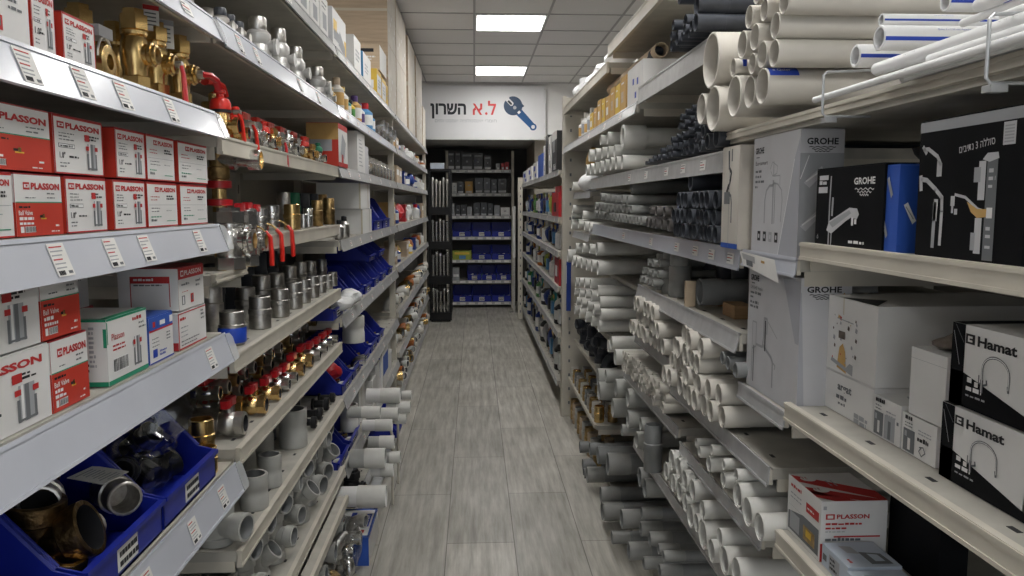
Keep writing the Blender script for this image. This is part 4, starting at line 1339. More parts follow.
# ball valves shelf
ZF = .9195; level(ZF + .03)
fr = [(215, 'brass', .026), (236, 'steel', .027), (258, 'brass', .023), (272, 'brass', .019), (282, 'chrome', .018), (290, 'chrome', .016), (297, 'brass', .021), (306, 'brass', .022), (314, 'steel', .017), (321, 'chrome', .015), (327, 'chrome', .015), (332, 'chrome', .014)]
for i, (px, m, r) in enumerate(fr):
    x0 = -.658; yy = yl(px, -.60)
    if i == 0:
        inst('brass_coupling', [('body', coupling(.029, .09, 'brass'))], (-.63, yy, ZF), 'upright brass hexagon coupling before the row of lying ball valves', 'coupling'); continue
    inst('ball_valve', ball_valve(r, .082, m, 'red_plastic', 'grip'), (x0, yy, ZF + r * 1.22), f'{"brass" if m == "brass" else "silver"} ball valve with red grip, {ORD[i]} of the front row on its shelf', 'valve', 'front row of ball valves')
for row, (x, dz, lb) in enumerate(((-.745, 0, 'second'), (-.83, 0, 'third'))):
    for i, px in enumerate(range(206, 336, 11)):
        r = .018; yy = yl(px, x)
        if yy > 3.3 or yy < 1.9: continue
        inst('ball_valve', ball_valve(r, .08, ('chrome', 'brass', 'steel')[i % 3], 'red_plastic', 'grip'), (x - .04, yy, ZF + r * 1.22 + dz), f'ball valve with red grip in the shaded {lb} row of the ball valve shelf', 'valve', f'{lb} row of ball valves')
for i, px in enumerate(range(212, 334, 9)):
    x = -.69; yy = yl(px, x)
    inst('ball_valve', ball_valve(.017, .075, ('chrome', 'steel', 'brass_dark')[i % 3], 'red_plastic', 'grip'), (x - .05, yy, ZF + .088), 'ball valve with red grip stacked on top of the front rows', 'valve', 'ball valves stacked on top')
# grey couplings shelf
ZG = .6735; level(ZG + .05)
gc = [(214, .034, .10, -.665), (254, .038, .095, -.605), (270, .034, .095, -.605), (293, .048, .13, -.625)]
for i, (px, r, h, x) in enumerate(gc):
    inst('grey_coupling', [('body', coupling(r, h, 'pvc_lightgrey', steps=False, inner='pvc_grey'))], (x, yl(px, x), ZG), f'upright light grey plastic coupling, {ORD[i + 1]} along its beige shelf from the blue bins', 'coupling')
inst('branch_fitting', tee(.038, .095, 'pvc_lightgrey', 90, .8, 1, 2.2, 'pvc_grey'), (-.635, yl(231, -.60), ZG), 'light grey plastic branch fitting lying at the near end of the grey coupling shelf', 'fitting', None, (0, 0, -.3))
for i, (px, h) in enumerate(((225, .16), (243, .17), (262, .16), (277, .15))):
    inst('grey_coupling', [('body', coupling(.038, h, 'pvc_lightgrey', steps=False, inner='pvc_grey'))], (-.71, yl(px, -.71), ZG), 'tall light grey plastic coupling in the second row behind the short ones', 'coupling', 'second row of grey couplings')
for i, (px, r) in enumerate(((310, .022), (316, .024), (323, .026), (329, .02))):
    yy = yl(px, -.61)
    b = MB(); b.lathe([(r * .7, 0), (r, .004), (r, .02), (r * .6, .024), (r * .6, .06), (r * .9, .062), (r * .9, .07)], 'black_rubber', ZNX, 14)
    b2 = MB(); b2.lathe([(r * .35, -.002), (r * .5, .0), (r * .5, .003)], 'chrome', ZNX, 12)
    inst('black_valve', [('body', b.build('valve_body')), ('hub', b2.build('hub'))], (-.585, yy, ZG + r + .001), f'round black valve face, {ORD[i + 1]} at the far end of the grey coupling shelf', 'valve')
for i in range(5):
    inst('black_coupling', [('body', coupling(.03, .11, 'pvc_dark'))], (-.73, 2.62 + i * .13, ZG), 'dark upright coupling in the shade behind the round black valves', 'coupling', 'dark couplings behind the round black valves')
# grey branch fittings
ZH = .3815; level(ZH + .1)
level(.48)
for i in range(9):
    y = 1.95 + .158 * i; q = random.Random(i); r = q.choice((.040, .042, .044)); h = q.choice((.17, .19))
    inst('branch_fitting', tee(r, h, 'pvc_lightgrey', (90, 90, 50)[i % 3], .72, 1, 2.0, 'pvc_grey'), (-.645 + q.uniform(-.01, .01), y, ZH), f'light grey plastic branch fitting, {ORD[i + 1]} of the lower row below the grey couplings', 'fitting', None, (0, 0, q.uniform(-.5, .1)))
for i in range(8):
    y = 2.02 + .158 * i; q = random.Random(50 + i)
    inst('branch_fitting', tee(.034, .075, 'pvc_lightgrey', 90, .80, 1, 2.1, 'pvc_grey'), (-.635 + q.uniform(-.01, .01), y, ZH + .1925), f'light grey branch fitting lying on the lower row, {ORD[i + 1]} from the blue bins', 'fitting', None, (0, 0, q.uniform(-.5, .1)))
for i in range(8):
    inst('branch_fitting', tee(.036, .2, 'pvc_lightgrey', 90, .78, 1, 1.9, 'pvc_grey'), (-.82, 1.95 + i * .155, ZH), 'light grey plastic branch fitting in the shaded row behind', 'fitting', 'shaded back row of branch fittings')
ZJ = .1015; level(ZJ + .06)
for i, (px, r, h, m, lb) in enumerate(((284, .045, .12, 'pvc_white', 'white plastic cup socket at the bottom of the bare-valve bay'), (260, .04, .10, 'pvc_lightgrey', 'pale grey socket beside the white cup socket'), (240, .04, .12, 'pvc_lightgrey', 'pale grey socket at the bottom beneath the branch fittings'))):
    inst('plastic_socket', [('body', coupling(r, h, m, steps=False))], (-.60, yl(px, -.60), ZJ), lb, 'socket')
inst('storage_bin', bin_parts(.15, .20, .12, 1, seed=8), (-.46, yl(322, -.5), .003), 'small blue bin on the floor before the clear bag of silver fittings', 'bin')
for i in range(14):
    inst('branch_fitting', elbow(.034, 'pvc_lightgrey'), (-.615 - .1 * (i // 7), 1.95 + (i % 7) * .19, ZJ + .0), 'light grey plastic elbow on the bottom shelf', 'fitting', 'grey elbows on the bottom shelf')

# ================================================================ bay of bins
def bin_row(pxs, z, w, d, h, text, grp, x=XL - .01, m='blue_bin', fill=None):
    level(z + h * .4)
    P = bin_parts(w, d, h, 1, m, seed=5)
    for i, px in enumerate(pxs):
        yy = yl(px, x)
        inst('storage_bin', P, (x - d / 2, yy, z), f'blue bin, {ORD[i + 1]} of {text}', 'bin', grp)
        if fill:
            for j in range(3):
                inst('small_fitting', fill(j), (x - .03 - .03 * j, yy - w * .2 + j * w * .2, z + .006), f'small fitting inside the {ORD[i + 1]} bin of {text}', 'fitting', f'fittings in bin {i + 1} of {text}')


BEL = lambda j: elbow(.011, ('pvc_white', 'brass', 'chrome')[j % 3])
bin_row((378, 386), 1.3465, .40, .24, .19, 'the pair beyond the two plain white cartons', 'bins beyond the plain white cartons', fill=BEL)
bin_row((338, 349, 359  , 368, 376.5, 383.5, 390), 1.0215, .235, .24, .155, 'the long row below the plain white cartons', 'long row of blue bins', fill=BEL)
for i in range(2):
    inst('storage_bin', bin_parts(.25, .24, .11, 1, seed=5), (-.70, 4.52 + i * .45, 1.0215 + .16), f'blue bin stacked above the long row, {ORD[i + 1]} from the plain white cartons', 'bin')
bin_row((347, 357, 366, 374, 381), .6665, .27, .26, .16, 'the row with the red bag', 'bins in the row with the red bag', fill=BEL)
bin_row((343, 354), .3615, .27, .26, .16, 'the low pair beside stacked white cartons', 'low pair of blue bins', fill=BEL)
level(.74)
tag(obj('red_bag', blob(.058, 'c_red', 5, (1, 1.1, .9), .35), None, (-.66, yl(342, -.6), .70)), 'red plastic bag with a white print in a blue bin', 'bag')
for i, (px, z) in enumerate(((342, 1.04), (352, 1.03))):
    tag(obj('white_bag', blob(.05, 'bag_white', 6 + i, (1, 1.3, .7), .4), None, (-.575, yl(px, -.58), z)), ('crumpled white bag hanging out of the first blue bin of the long row', 'white bag between the first bins of the long row')[i], 'bag')
for i, (px, z, r, h) in enumerate(((354, .835, .055, .13), (352, .39, .045, .13))):
    inst('white_socket', [('body', coupling(r, h, 'pvc_white', steps=False))], (-.60 - .02 * i, yl(px, -.6), z if i else .82), ('white plastic pot standing between the bins below the long row', 'white plastic socket standing in the low blue bin')[i], 'socket')
inst('metal_faucet', elbow(.022, 'chrome'), (-.60, yl(358, -.58), .675), 'silver tap spout in the bin beneath the white plastic pot', 'tap')
# plain white cartons
level(1.41)
for i, (z, h, px0, px1, lb) in enumerate(((1.3465, .125, 363, 372, 'plain white carton with a taped edge, beneath another plain one'), (1.475, .13, 361.5, 370.5, 'plain white carton on top of the taped one'))):
    y0 = yl(px0, XL - .0); c = Carton((.22, .36, h), 1, 'card_white')
    c.rc('a', .72, 0, .80, 1, 'tape', 1); c.rc('c', .96, 0, 1, 1, 'tape', 1)
    put_box(c, 'white_carton', (XL - .112, y0 + .18, z), lb, 'carton')
for i, (px, r, h) in enumerate(((339, .02, .085), (344, .024, .10))):
    inst('silver_bottle', bottle(r, h, 'steel', 'black_rubber'), (-.585, yl(px, -.585), 1.3465), ('silver capped fitting at the near end of the white carton shelf', 'silver capped fitting touching the plain white cartons')[i], 'fitting')
# boxes beside the silver jars
level(1.72)
y0, y1 = on_left(338.5, 347.5, XL + .012); c = Carton((.13, y1 - y0, .175), 1, 'card_red', a='card_white', c='card_red')
c.rc('c', 0, .62, 1, 1, 'card_tan'); c.rc('c', .05, .35, .8, .62, 'print_mid'); c.rc('a', 0, .88, 1, 1, 'print_red'); c.rc('a', 0, 0, 1, .10, 'print_red'); c.pg('a', [(.2, .3), (.6, .2), (.8, .6), (.4, .8)], 'print_mid', 2); c.rc('a', .3, .1, .5, .3, 'print_red', 2)
put_box(c, 'red_box', (XL + .012 - .065, (y0 + y1) / 2, 1.6565), 'red and orange box standing at the start of the silver jar shelf', 'box')
y0, y1 = on_left(357.5, 365, XL - .002); c = Carton((.16, y1 - y0, .20), 1, 'card_white'); c.bars('a', .2, .8, .5, 8, .09, 'print_mid', 3, .03)
put_box(c, 'white_box', (XL - .082, (y0 + y1) / 2, 1.6565), 'tall white box between the red and orange box and the silver jars', 'box')
for i, px in enumerate((371, 374.5, 378, 381.5, 385, 388, 391)):
    inst('silver_jar', bottle(.045, .12, 'chrome', 'steel'), (-.62, yl(px, -.6), 1.6565), f'silver jar-shaped fitting, {ORD[i + 1]} of the row after the tall white box', 'fitting', 'row of silver jar-shaped fittings')
c = Carton((.14, .16, .15), 1, 'card_grey'); put_box(c, 'grey_box', (XL - .08, yl(369, XL) - .02, 1.6565), 'grey box before the silver jars', 'box')
# bottles
level(1.96)
bl = [(333, .024, .085, 'brass', 'brass_dark', None, 'gold'), (339, .033, .15, 'pvc_cream', 'card_brown', 'card_tan', 'tan'), (344, .03, .13, 'c_white', 'brass', 'card_tan', 'tan-labelled'), (348, .026, .10, 'c_teal', 'c_white', 'c_white', 'teal'),
      (352, .026, .10, 'c_yellow', 'c_black', 'c_green', 'yellow'), (356.5, .036, .14, 'card_tan', 'c_purple', 'c_white', 'brown'), (361, .03, .12, 'c_white', 'c_blue', 'c_purple', 'purple-labelled'), (366.5, .045, .15, 'c_lblue', 'c_red', 'c_white', 'blue'), (370, .04, .12, 'c_lblue', 'c_blue', 'c_white', 'light blue')]
for i, (px, r, h, m, cp, lb, w) in enumerate(bl):
    inst('small_bottle', bottle(r, h, m, cp, lb), (-.605, yl(px, -.595), 1.9065), f'small {w} bottle, {ORD[i + 1]} of the row after the silver reducers', 'bottle')
for i, px in enumerate((376, 380, 384, 388)):
    inst('chrome_fitting', elbow(.03, 'chrome'), (-.62, yl(px, -.6), 1.9065), f'small silver fitting, {ORD[i + 1]} beyond the blue bottles', 'fitting')
# boxes and cartons on top
level(2.2)
tp = [(354, 361, .17, 'card_white', 'card_white', 'white box with pale green print'), (363, 371, .15, 'card_lightblue', 'card_white', 'blue-sided box'), (377, 381.5, .16, 'card_yellow', 'card_white', 'yellow and white box'), (382, 386, .15, 'card_yellow', 'card_white', 'yellow-edged white box'),
      (386.3, 388, .14, 'card_yellow', 'card_yellow', 'yellow box')]
for i, (px0, px1, h, m, a, lb) in enumerate(tp):
    y0, y1 = on_left(px0, px1, XL - .004)
    c = Carton((.20, y1 - y0 - .01, h), 1, m, a=a)
    if 'yellow' in lb: c.rc('a', 0, .82, 1, 1, 'print_yellow'); c.rc('a', 0, 0, 1, .15, 'print_yellow'); c.rc('c', .1, .3, .9, .6, 'print_white')
    c.bars('a', .2, .6, .6, 3, .12, 'print_mid', i, .06)
    put_box(c, 'shelf_box', (XL - .104, (y0 + y1) / 2, 2.1415), f'{lb} on the top shelf below the stacked brown cartons', 'box', None, 0, i < 4)
y0, y1 = on_left(380.5, 387, XL)
c = Carton((.24, y1 - y0, .15), 1, 'card_brown', a='card_white'); c.rc('c', .4, .72, .85, .86, 'print_black'); c.bars('c', .5, .5, .4, 2, .1, 'print_white', 2, .06)
put_box(c, 'brown_carton', (XL - .122, (y0 + y1) / 2, 2.1415 + .175), 'small brown carton with a black word, on the yellow boxes', 'carton')
for i, (y, z, h, d) in enumerate(((5.72, 2.1415, .43, .56), (5.72, 2.575, .42, .56), (6.46, 2.1415, .43, .88), (6.46, 2.575, .42, .88), (7.5, 2.1415, .82, .8), (8.5, 2.1415, .82, .9), (9.3, 2.1415, .45, .5))):
    c = Carton((.44, d - .02, h), 1, 'card_brown', a='carton_pale')
    c.rc('c', 0, .48, 1, .52, 'tape'); c.rc('a', 0, .49, 1, .53, 'tape')
    for k in range(5): c.rc('a', .15 + .17 * k, .2 + .13 * (k % 3), .19 + .17 * k, .26 + .13 * (k % 3), 'print_white', 2)
    put_box(c, 'brown_carton', (XL - .02 - .20, y, z), ('large brown carton facing the camera, lower of its stack', 'large brown carton reaching the ceiling, facing the camera', 'wide brown carton behind the first stack, lower one', 'wide brown carton behind the first stack, upper one', 'tall brown carton third along the top shelf', 'tall brown carton fourth along the top shelf', 'short brown carton at the end above the display stand')[i], 'carton')

# stock on the lower front of the bin bay
level(.45)
for i, (px, py, x, d, h, dx, lb) in enumerate(((366, 400, -.50, .22, .115, .16, 'plain white carton, upper one of the low stack beside the bins'), (362, 430, -.50, .22, .15, .16, 'plain white carton, lower one of the low stack beside the bins'))):
    c = Carton((dx, d, h), 1, 'card_white'); c.rc('a', .4, 0, .47, 1, 'tape')
    put_box(c, 'white_carton', (XL - .03 - dx / 2, yl(362, XL) + .22,   .3625 + (.152 if i == 0 else 0)), lb, 'carton')
c = Carton((.17, .34, .26), 1, 'card_white', c='card_white'); c.rc('c', .1, .34, .92, .80, 'card_blue'); c.rc('c', .16, .40, .80, .68, 'card_bluegrey', 2); c.rc('a', .1, .34, .9, .8, 'card_blue')
put_box(c, 'white_carton', (XL - .075, yl(381, XL) + .17, .3625), 'white carton with a large blue printed panel in the bay of bins', 'carton')
for i, (px, h) in enumerate(((375.5, .15), (379, .20), (391, .14))):
    c = Carton((.13, .20, h), 1, 'card_white'); put_box(c, 'white_carton', (XL - .07, yl(px, XL) , .3625 + (.0 if i else .0)), f'small white carton, {ORD[i + 1]} beside the carton with a blue panel', 'carton', None, 0, False)
# pipes protruding into the aisle near the floor
pp = [(410, 404, 12, -.33, .17), (411, 395, 9, -.35, .12), (400, 399, 15, -.38, .24), (398, 414, 13, -.38, .22), (406, 418, 11, -.35, .14), (392, 425, 12, -.40, .2), (385, 458, 20, -.40, .22), (394, 442, 13, -.38, .17), (400, 457, 12, -.35, .12), (393, 470, 13, -.37, .14), (386, 496, 22, -.385, .30), (380, 412, 12, -.42, .2)]
cs = []
for px, py, dm, x, L in pp:
    p = at_x(px, py, x); cs.append([p.y, p.z, dm * p.y / F / 2 * .95])
cs = relax(cs, .112)
rk = obj('pipe_cradle', None, None, (-.47, 4.2, 0)); tag(rk, 'low white metal cradle carrying white pipe sockets beside the aisle floor', 'rack')
bb = MB(); bb.box((-.045, 0, .05), (.05, 1.3, .02), 'galvanised'); obj('tray', bb.build('tray', False), rk)
for k in range(3):
    bb = MB(); bb.box((-.045, -.6 + k * .6, .02), (.025, .04, .04), 'beige_metal'); obj('foot', bb.build('foot', False), rk)
for k, yy in enumerate((-.35, -.05)):
    bb = MB(); bb.sweep([(.055, yy, .0), (.058, yy, .36), (.05, yy, .39)], .007, 'beige_metal', 8); obj('retaining_rod', bb.build('retaining_rod'), rk)
for i, (c, q) in enumerate(sorted(zip(cs, pp), key=lambda t: t[0][0])):
    inst('white_pipe', bellpipe(round(c[2], 4), q[4] * .7, 'pvc_lightgrey' if i % 3 else 'card_white', 1.08, q[4] * .4, .9, 20, 'pvc_white', s=-1), (q[3], c[0], c[1]), f'white pipe socket sticking into the aisle by the floor, {ORD[i + 1]} from the blue-labelled carton', 'pipe', None, (0, 0, 0))
# blue and white carton on the floor
n_, f_ = at_x(368.5, 541, -.445), at_x(377.5, 505, -.445)
cz = (n_.z + f_.z) / 2; cl = f_.y - n_.y
c = Carton((.15, cl, .22), 1, 'card_blue', a='card_white', c='card_blue', t='card_white')
c.rc('t', 0, 0, 1, .05, 'card_blue'); c.rc('t', 0, .95, 1, 1, 'card_blue'); c.rc('t', 0, 0, .06, 1, 'card_blue'); c.rc('t', .94, 0, 1, 1, 'card_blue')
c.rc('t', .35, .10, .80, .30, 'print_blue', 2); c.tx('t', 'RONEX', .40, .14, .12, 'print_white', .02, w=.36, e=3); c.rc('t', .5, .55, .85, .70, 'print_blue', 2); c.bars('t', .3, .85, .5, 1, .1, 'print_red', 3, .03); c.rc('t', .14, .18, .24, .28, 'print_red', 2); c.rc('t', .3, .44, .36, .5, 'print_grey', 2)
c.rc('a', 0, .95, 1, 1, 'card_blue')
put_box(c, 'printed_carton', (-.445 - .075, (n_.y + f_.y) / 2, cz - .22), 'white and blue printed carton at the aisle edge near the floor', 'carton', None, 0, False)
if cz > .225:
    bb = MB(); bb.box((0, 0, (cz - .221) / 2), (.13, cl * .9, cz - .221), 'card_grey')
    tag(obj('low_plinth', bb.build('low_plinth', False), None, (-.52, (n_.y + f_.y) / 2, 0)), 'grey low plinth under the white and blue printed carton', 'plinth')
hb = n_.y
for i, (dx, dy, z, m) in enumerate(((0, -.07, .10, 'chrome'), (-.03, -.16, .12, 'steel'), (.02, -.14, .03, 'chrome'), (-.01, -.23, .02, 'brass_dark'), (-.04, -.03, .02, 'chrome'), (-.05, -.30, .06, 'steel'), (.02, -.05, .17, 'steel'))):
    inst('chrome_fitting', elbow(.024, m), (-.52 + dx, hb + dy - .02, z), 'bagged silver fitting in the heap before the printed carton', 'fitting', 'heap of bagged silver fittings', (0, 0, i))
tag(obj('clear_bag', blob(.10, 'clear_bag', 9, (.7, 1.35, 1.1), .5, 3), None, (-.52, hb - .16, .004)), 'clear bag of silver fittings on the floor before the printed carton', 'bag')
# front strip shelf lower
bb = MB(); bb.box((0, 0, -.012), (.035, .95, .02), 'deck_metal'); b5 = MB(); b5.box((.02, 0, -.012), (.012, .95, .03), 'beige_metal')
o = obj('shelf_board', None, None, (-.535, 2.62, .335)); tag(o, 'narrow beige shelf edge low in front of the grey branch fittings', 'shelf'); obj('deck', bb.build('deck', False), o); obj('front_lip', b5.build('front_lip', False), o)
# pipe stubs and black pump at the low blue bin
inst('black_pump', tall_valve(.035, .17, 'black_rubber'), (-.56, yl(364, -.5), .14), 'black upright fitting beside the lowest blue bin', 'fitting')
inst('storage_bin', bin_parts(.26, .2, .14, 1, seed=5), (-.56, 4.75, .112), 'blue bin on the bottom shelf behind the white pipe sockets', 'bin')

# ================================================================ bay of small packets
rr = random.Random(21)
PC = ['c_white', 'c_white', 'card_tan', 'c_red', 'c_white', 'brass', 'card_brown', 'c_blue', 'c_white', 'pvc_cream', 'chrome', 'c_orange', 'c_white', 'c_yellow']
WD = {'c_white': 'white', 'card_tan': 'tan', 'c_red': 'red', 'brass': 'brass-coloured', 'card_brown': 'brown', 'c_blue': 'blue', 'pvc_cream': 'cream', 'chrome': 'silver', 'c_orange': 'orange', 'c_yellow': 'yellow'}
lev = ((1.905, .10, 'the upper packet shelf'), (1.655, .13, 'the shelf of dark blue packs'), (1.345, .15, 'the shelf of white tubs'), (1.04, .12, 'the packet shelf level with the display stand'), (.70, .13, 'the shelf of mixed brass and white fittings'), (.40, .10, 'the low shelf of white elbows'), (.10, .10, 'the bottom packet shelf'))
for z, hh, txt in lev:
    n = 11 if z > 1 else 16
    for i in range(n):
        y = 5.98 + (9.45 - 5.98) * i / (n - 1)
        m = PC[rr.randrange(len(PC))]
        if z == 1.655: m = 'card_brown' if i < 3 else ('c_blue' if i < 8 else 'c_white')
        if z < .8: m = ('pvc_white', 'brass', 'pvc_white', 'pvc_white', 'c_white', 'chrome', 'pvc_cream', 'c_orange')[rr.randrange(8)]
        lb = f'{WD.get(m, "white")} item, {ORD[i + 1]} along {txt}'
        x = XL - .05 - rr.uniform(0, .03)
        if z < .8:
            inst('plastic_elbow', elbow(rr.uniform(.026, .036), m), (x - .02, y, z + .0015), lb, 'fitting', f'items along {txt}', (0, 0, rr.uniform(-.5, .5)))
        elif m in ('card_brown', 'card_tan') and z > 1:
            c = Carton((.2, .22, hh * 1.1), 1, m); c.rc('a', .1, .5, .9, .8, 'print_white'); put_box(c, 'open_tray', (x - .06, y, z + .0015), lb, 'box', f'items along {txt}', 0, False)
        elif i % 3 == 1:
            inst('small_bottle', bottle(.05, hh, m, 'c_red' if i % 2 else 'c_white', 'c_white'), (x, y, z + .0015), lb, 'bottle', f'items along {txt}')
        elif i % 3 == 2:
            tag(obj('small_packet', blob(.07, m, i + 30, (.9, 1.2, hh / .14), .4), None, (x - .02, y, z + .0015)), lb, 'packet', f'items along {txt}')
        else:
            c = Carton((.12, .14, hh), 1, m); c.rc('a', .15, .2, .85, .6, 'print_mid'); c.rc('a', .2, .7, .8, .85, 'print_red' if m == 'c_white' else 'print_white')
            put_box(c, 'small_box', (x - .03, y, z + .0015), lb, 'box', f'items along {txt}', 0, False)
        if z < .8:      # a second heap row
            inst('plastic_elbow', elbow(rr.uniform(.024, .032), ('pvc_white', 'c_white', 'pvc_cream', 'brass')[rr.randrange(4)]), (x + .02, y + .11, z + .0015), f'plastic elbow spilling forward on {txt}', 'fitting', f'front elbows on {txt}', (0, 0, rr.uniform(-1, 1)))
# ================================================================ tap cartons
def rbox(d, x, y0, z, c, label, cat='carton', lid=True, name='tap_carton'):
    """x: the aisle face; y0: the camera-side face"""
    return put_box(c, name, (x + d[0] / 2, y0 + d[1] / 2, z), label, cat, None, 0, lid)


def tall_mark(c, f, u, v, h, w, m='print_black'):
    c.tx(f, 'GROHE', u, v, h, m, .03, w=w)
    for k in range(3):
        q = w * (.42 - .09 * k)
        pts = [(u + w / 2 + q * (t / 8 - 1), v - h * (.35 + .32 * k) + h * .06 * math.sin(t * PI / 2 + k)) for t in range(17)]
        c.ln(f, pts, .006 if f == 'a' else .006, m)


# upper tall carton
d = (.085, .25, .244); c = Carton(d, -1, 'card_grey', a='card_grey', c='card_bluegrey' if 0 else 'card_grey')
c.tx('a', 'GROHE', .05, .865, .055, 'print_black', .03, w=.20); c.bars('a', .07, .83, .13, 1, .02, 'print_grey', 1, .008)
c.tx('a', 'Eurosmart', .06, .765, .035, 'print_black', .0, w=.28); c.bars('a', .06, .70, .24, 3, .045, 'print_grey', 3, .02); c.bars('a', .06, .565, .10, 1, .04, 'print_grey', 4, .02)
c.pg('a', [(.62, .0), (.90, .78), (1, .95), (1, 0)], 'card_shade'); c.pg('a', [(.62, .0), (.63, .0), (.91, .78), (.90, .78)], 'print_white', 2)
LW = .014
c.ln('a', [(.30, .26), (.30, .46), (.33, .54), (.40, .58), (.46, .58), (.50, .60)], LW * 1.6, 'print_mid'); c.ln('a', [(.66, .28), (.68, .46), (.66, .54), (.58, .59), (.50, .60)], LW, 'print_mid')
c.ln('a', [(.48, .26), (.48, .62)], .03, 'print_mid'); c.ln('a', [(.52, .26), (.52, .60)], .008, 'print_grey'); c.ln('a', [(.40, .72), (.45, .78), (.56, .74), (.55, .68), (.46, .66), (.42, .70)], .008, 'print_mid'); c.ln('a', [(.48, .78), (.48, .66)], .014, 'print_mid'); c.ln('a', [(.48, .66), (.62, .66), (.62, .58)], .01, 'print_mid')
for i in range(4): c.rc('a', .15 + .13 * i, .10, .22 + .13 * i, .185, 'print_black' if i != 2 else 'print_mid'); c.rc('a', .17 + .13 * i, .125, .20 + .13 * i, .16, 'card_grey', 2)
c.rc('c', 0, 0, 1, .82, 'print_mid', 1)
tall_mark(c, 'c', .14, .885, .052, .72)
for u, v in ((.35, .62), (.30, .28)):
    c.pg('c', [(u - .25, v - .03), (u - .12, v - .07), (u + .22, v + .05), (u + .15, v + .10)], 'card_grey', 2); c.ln('c', [(u - .2, v - .02), (u + .12, v + .06)], .012, 'print_white', 3)
c.ln('c', [(.02, .62), (.2, .80)], .006, 'print_white', 2)
rbox(d, XR, 1.492, 1.3965, c, 'tall grey tap carton with a two-spout mixer drawing, upper of the two tall ones')
# lower tall carton
d = (.10, .285, .268); c = Carton(d, -1, 'card_grey', c='card_grey')
c.tx('a', 'GROHE', .05, .90, .05, 'print_black', .03, w=.18); c.bars('a', .07, .875, .12, 1, .02, 'print_grey', 1, .008)
c.tx('a', 'GROHE Vitalio', .05, .83, .028, 'print_grey', .0, w=.26); c.bars('a', .05, .79, .24, 1, .03, 'print_grey', 2, .02); c.bars('a', .05, .755, .12, 1, .03, 'print_grey', 3, .015); c.bars('a', .05, .71, .28, 2, .035, 'print_grey', 4, .02)
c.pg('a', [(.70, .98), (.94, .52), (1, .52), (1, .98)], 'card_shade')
c.ln('a', [(.12, .06), (.12, .56), (.20, .56), (.20, .36), (.12, .33)], .012, 'print_mid'); c.ln('a', [(.155, .06), (.155, .36)], .016, 'print_grey'); c.ln('a', [(.20, .38), (.34, .38), (.36, .48), (.36, .62), (.42, .62), (.42, .50)], .02, 'print_mid')
c.ln('a', [(.34, .40), (.44, .36), (.52, .33), (.55, .30)], .026, 'print_mid'); c.ln('a', [(.39, .36), (.39, .60)], .02, 'print_black', 2); c.ln('a', [(.44, .60), (.62, .50)], .008, 'print_mid'); c.ln('a', [(.55, .30), (.55, .10)], .022, 'print_mid'); c.ln('a', [(.55, .30), (.60, .28), (.59, .25)], .014, 'print_mid')
tall_mark(c, 'c', .12, .90, .045, .68)
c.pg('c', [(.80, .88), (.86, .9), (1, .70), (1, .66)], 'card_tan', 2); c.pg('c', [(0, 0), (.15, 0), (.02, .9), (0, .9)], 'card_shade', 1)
rbox(d, XR + .004, 1.475, 1.0895, c, 'tall grey tap carton with a shower mixer drawing, lower of the two tall ones')
# torn slip
b = MB(); b.poly([(0, 0, 0), (0, -.21, -.006), (.0, -.235, -.050), (0, -.03, -.030)], 'paper'); b.poly([(-.001, -.02, -.004), (-.001, -.10, -.008), (-.001, -.105, -.022), (-.001, -.03, -.016)], 'rail_grey')
b.poly([(-.0015, -.05, -.016), (-.0015, -.09, -.018), (-.0015, -.093, -.030), (-.0015, -.055, -.028)], 'print_grey'); b.poly([(-.0015, -.14, -.012), (-.0015, -.16, -.013), (-.0015, -.16, -.018), (-.0015, -.14, -.017)], 'card_tan')
tag(obj('paper_slip', b.build('paper_slip', False), None, (XR - .026, 1.745, 1.396)), 'torn white price slip between the two tall grey tap cartons', 'paper')
# beige carton with a dark tap picture
d = (.16, .12, .235); c = Carton(d, -1, 'carton_pale', a='pvc_cream')
c.ln('a', [(.38, .96), (.42, .80), (.55, .75), (.5, .68), (.40, .60)], .04, 'print_black'); c.ln('a', [(.40, .62), (.30, .56), (.25, .50)], .05, 'print_black'); c.ln('a', [(.35, .56), (.55, .52), (.60, .44), (.60, .26)], .03, 'print_grey')
c.rc('a', .15, .44, .5, .56, 'print_grey', 2); c.rc('a', .55, .86, .62, .98, 'print_grey', 2); c.rc('a', 0, 0, 1, .05, 'card_blue', 2); c.rc('a', .44, 0, .46, 1, 'print_mid', 2)
rbox(d, XR - .02, 1.778, 1.3965, c, 'beige carton with a dark tap picture beside the block of dark tubes')

# black tap carton
ZA = 1.4275; level(ZA + .06)
y0, y1 = yr(883), yr(816)
d = (.12, y1 - y0, .133); c = Carton(d, -1, 'card_black')
c.tx('a', 'GROHE', .60, .78, .085, 'print_white', .03, w=.29)
for k in range(3): c.ln('a', [(.745 + (.13 - .035 * k) * (t / 8 - 1), .725 - .035 * k + .012 * math.sin(t * PI / 2)) for t in range(17)], .012, 'print_white')
for (u, v, w, h) in ((.05, .86, .15, .06), (.05, .80, .05, .05), (.11, .80, .06, .04), (.04, .69, .15, .08)): c.rc('a', u, v, u + w, v + h, 'card_grey')
c.ln('a', [(.245, .90), (.235, .55), (.235, .02)], .035, 'print_mid'); c.ln('a', [(.285, .62), (.28, .40)], .05, 'print_mid'); c.ln('a', [(.28, .2), (.275, .02)], .03, 'print_mid')
c.pg('a', [(.20, .20), (.24, .32), (.55, .50), (.66, .49), (.69, .42), (.66, .36), (.58, .38), (.50, .33), (.28, .16)], 'card_grey', 2); c.pg('a', [(.24, .30), (.55, .47), (.58, .43), (.30, .24)], 'print_mid', 3); c.rc('a', .585, .28, .615, .38, 'print_white', 3); c.rc('a', .63, .30, .66, .36, 'print_white', 3)
c.bars('a', .55, .06, .34, 1, .05, 'print_white', 3, .035); c.tx('a', 'ö', .04, .08, .06, 'print_white', 0)
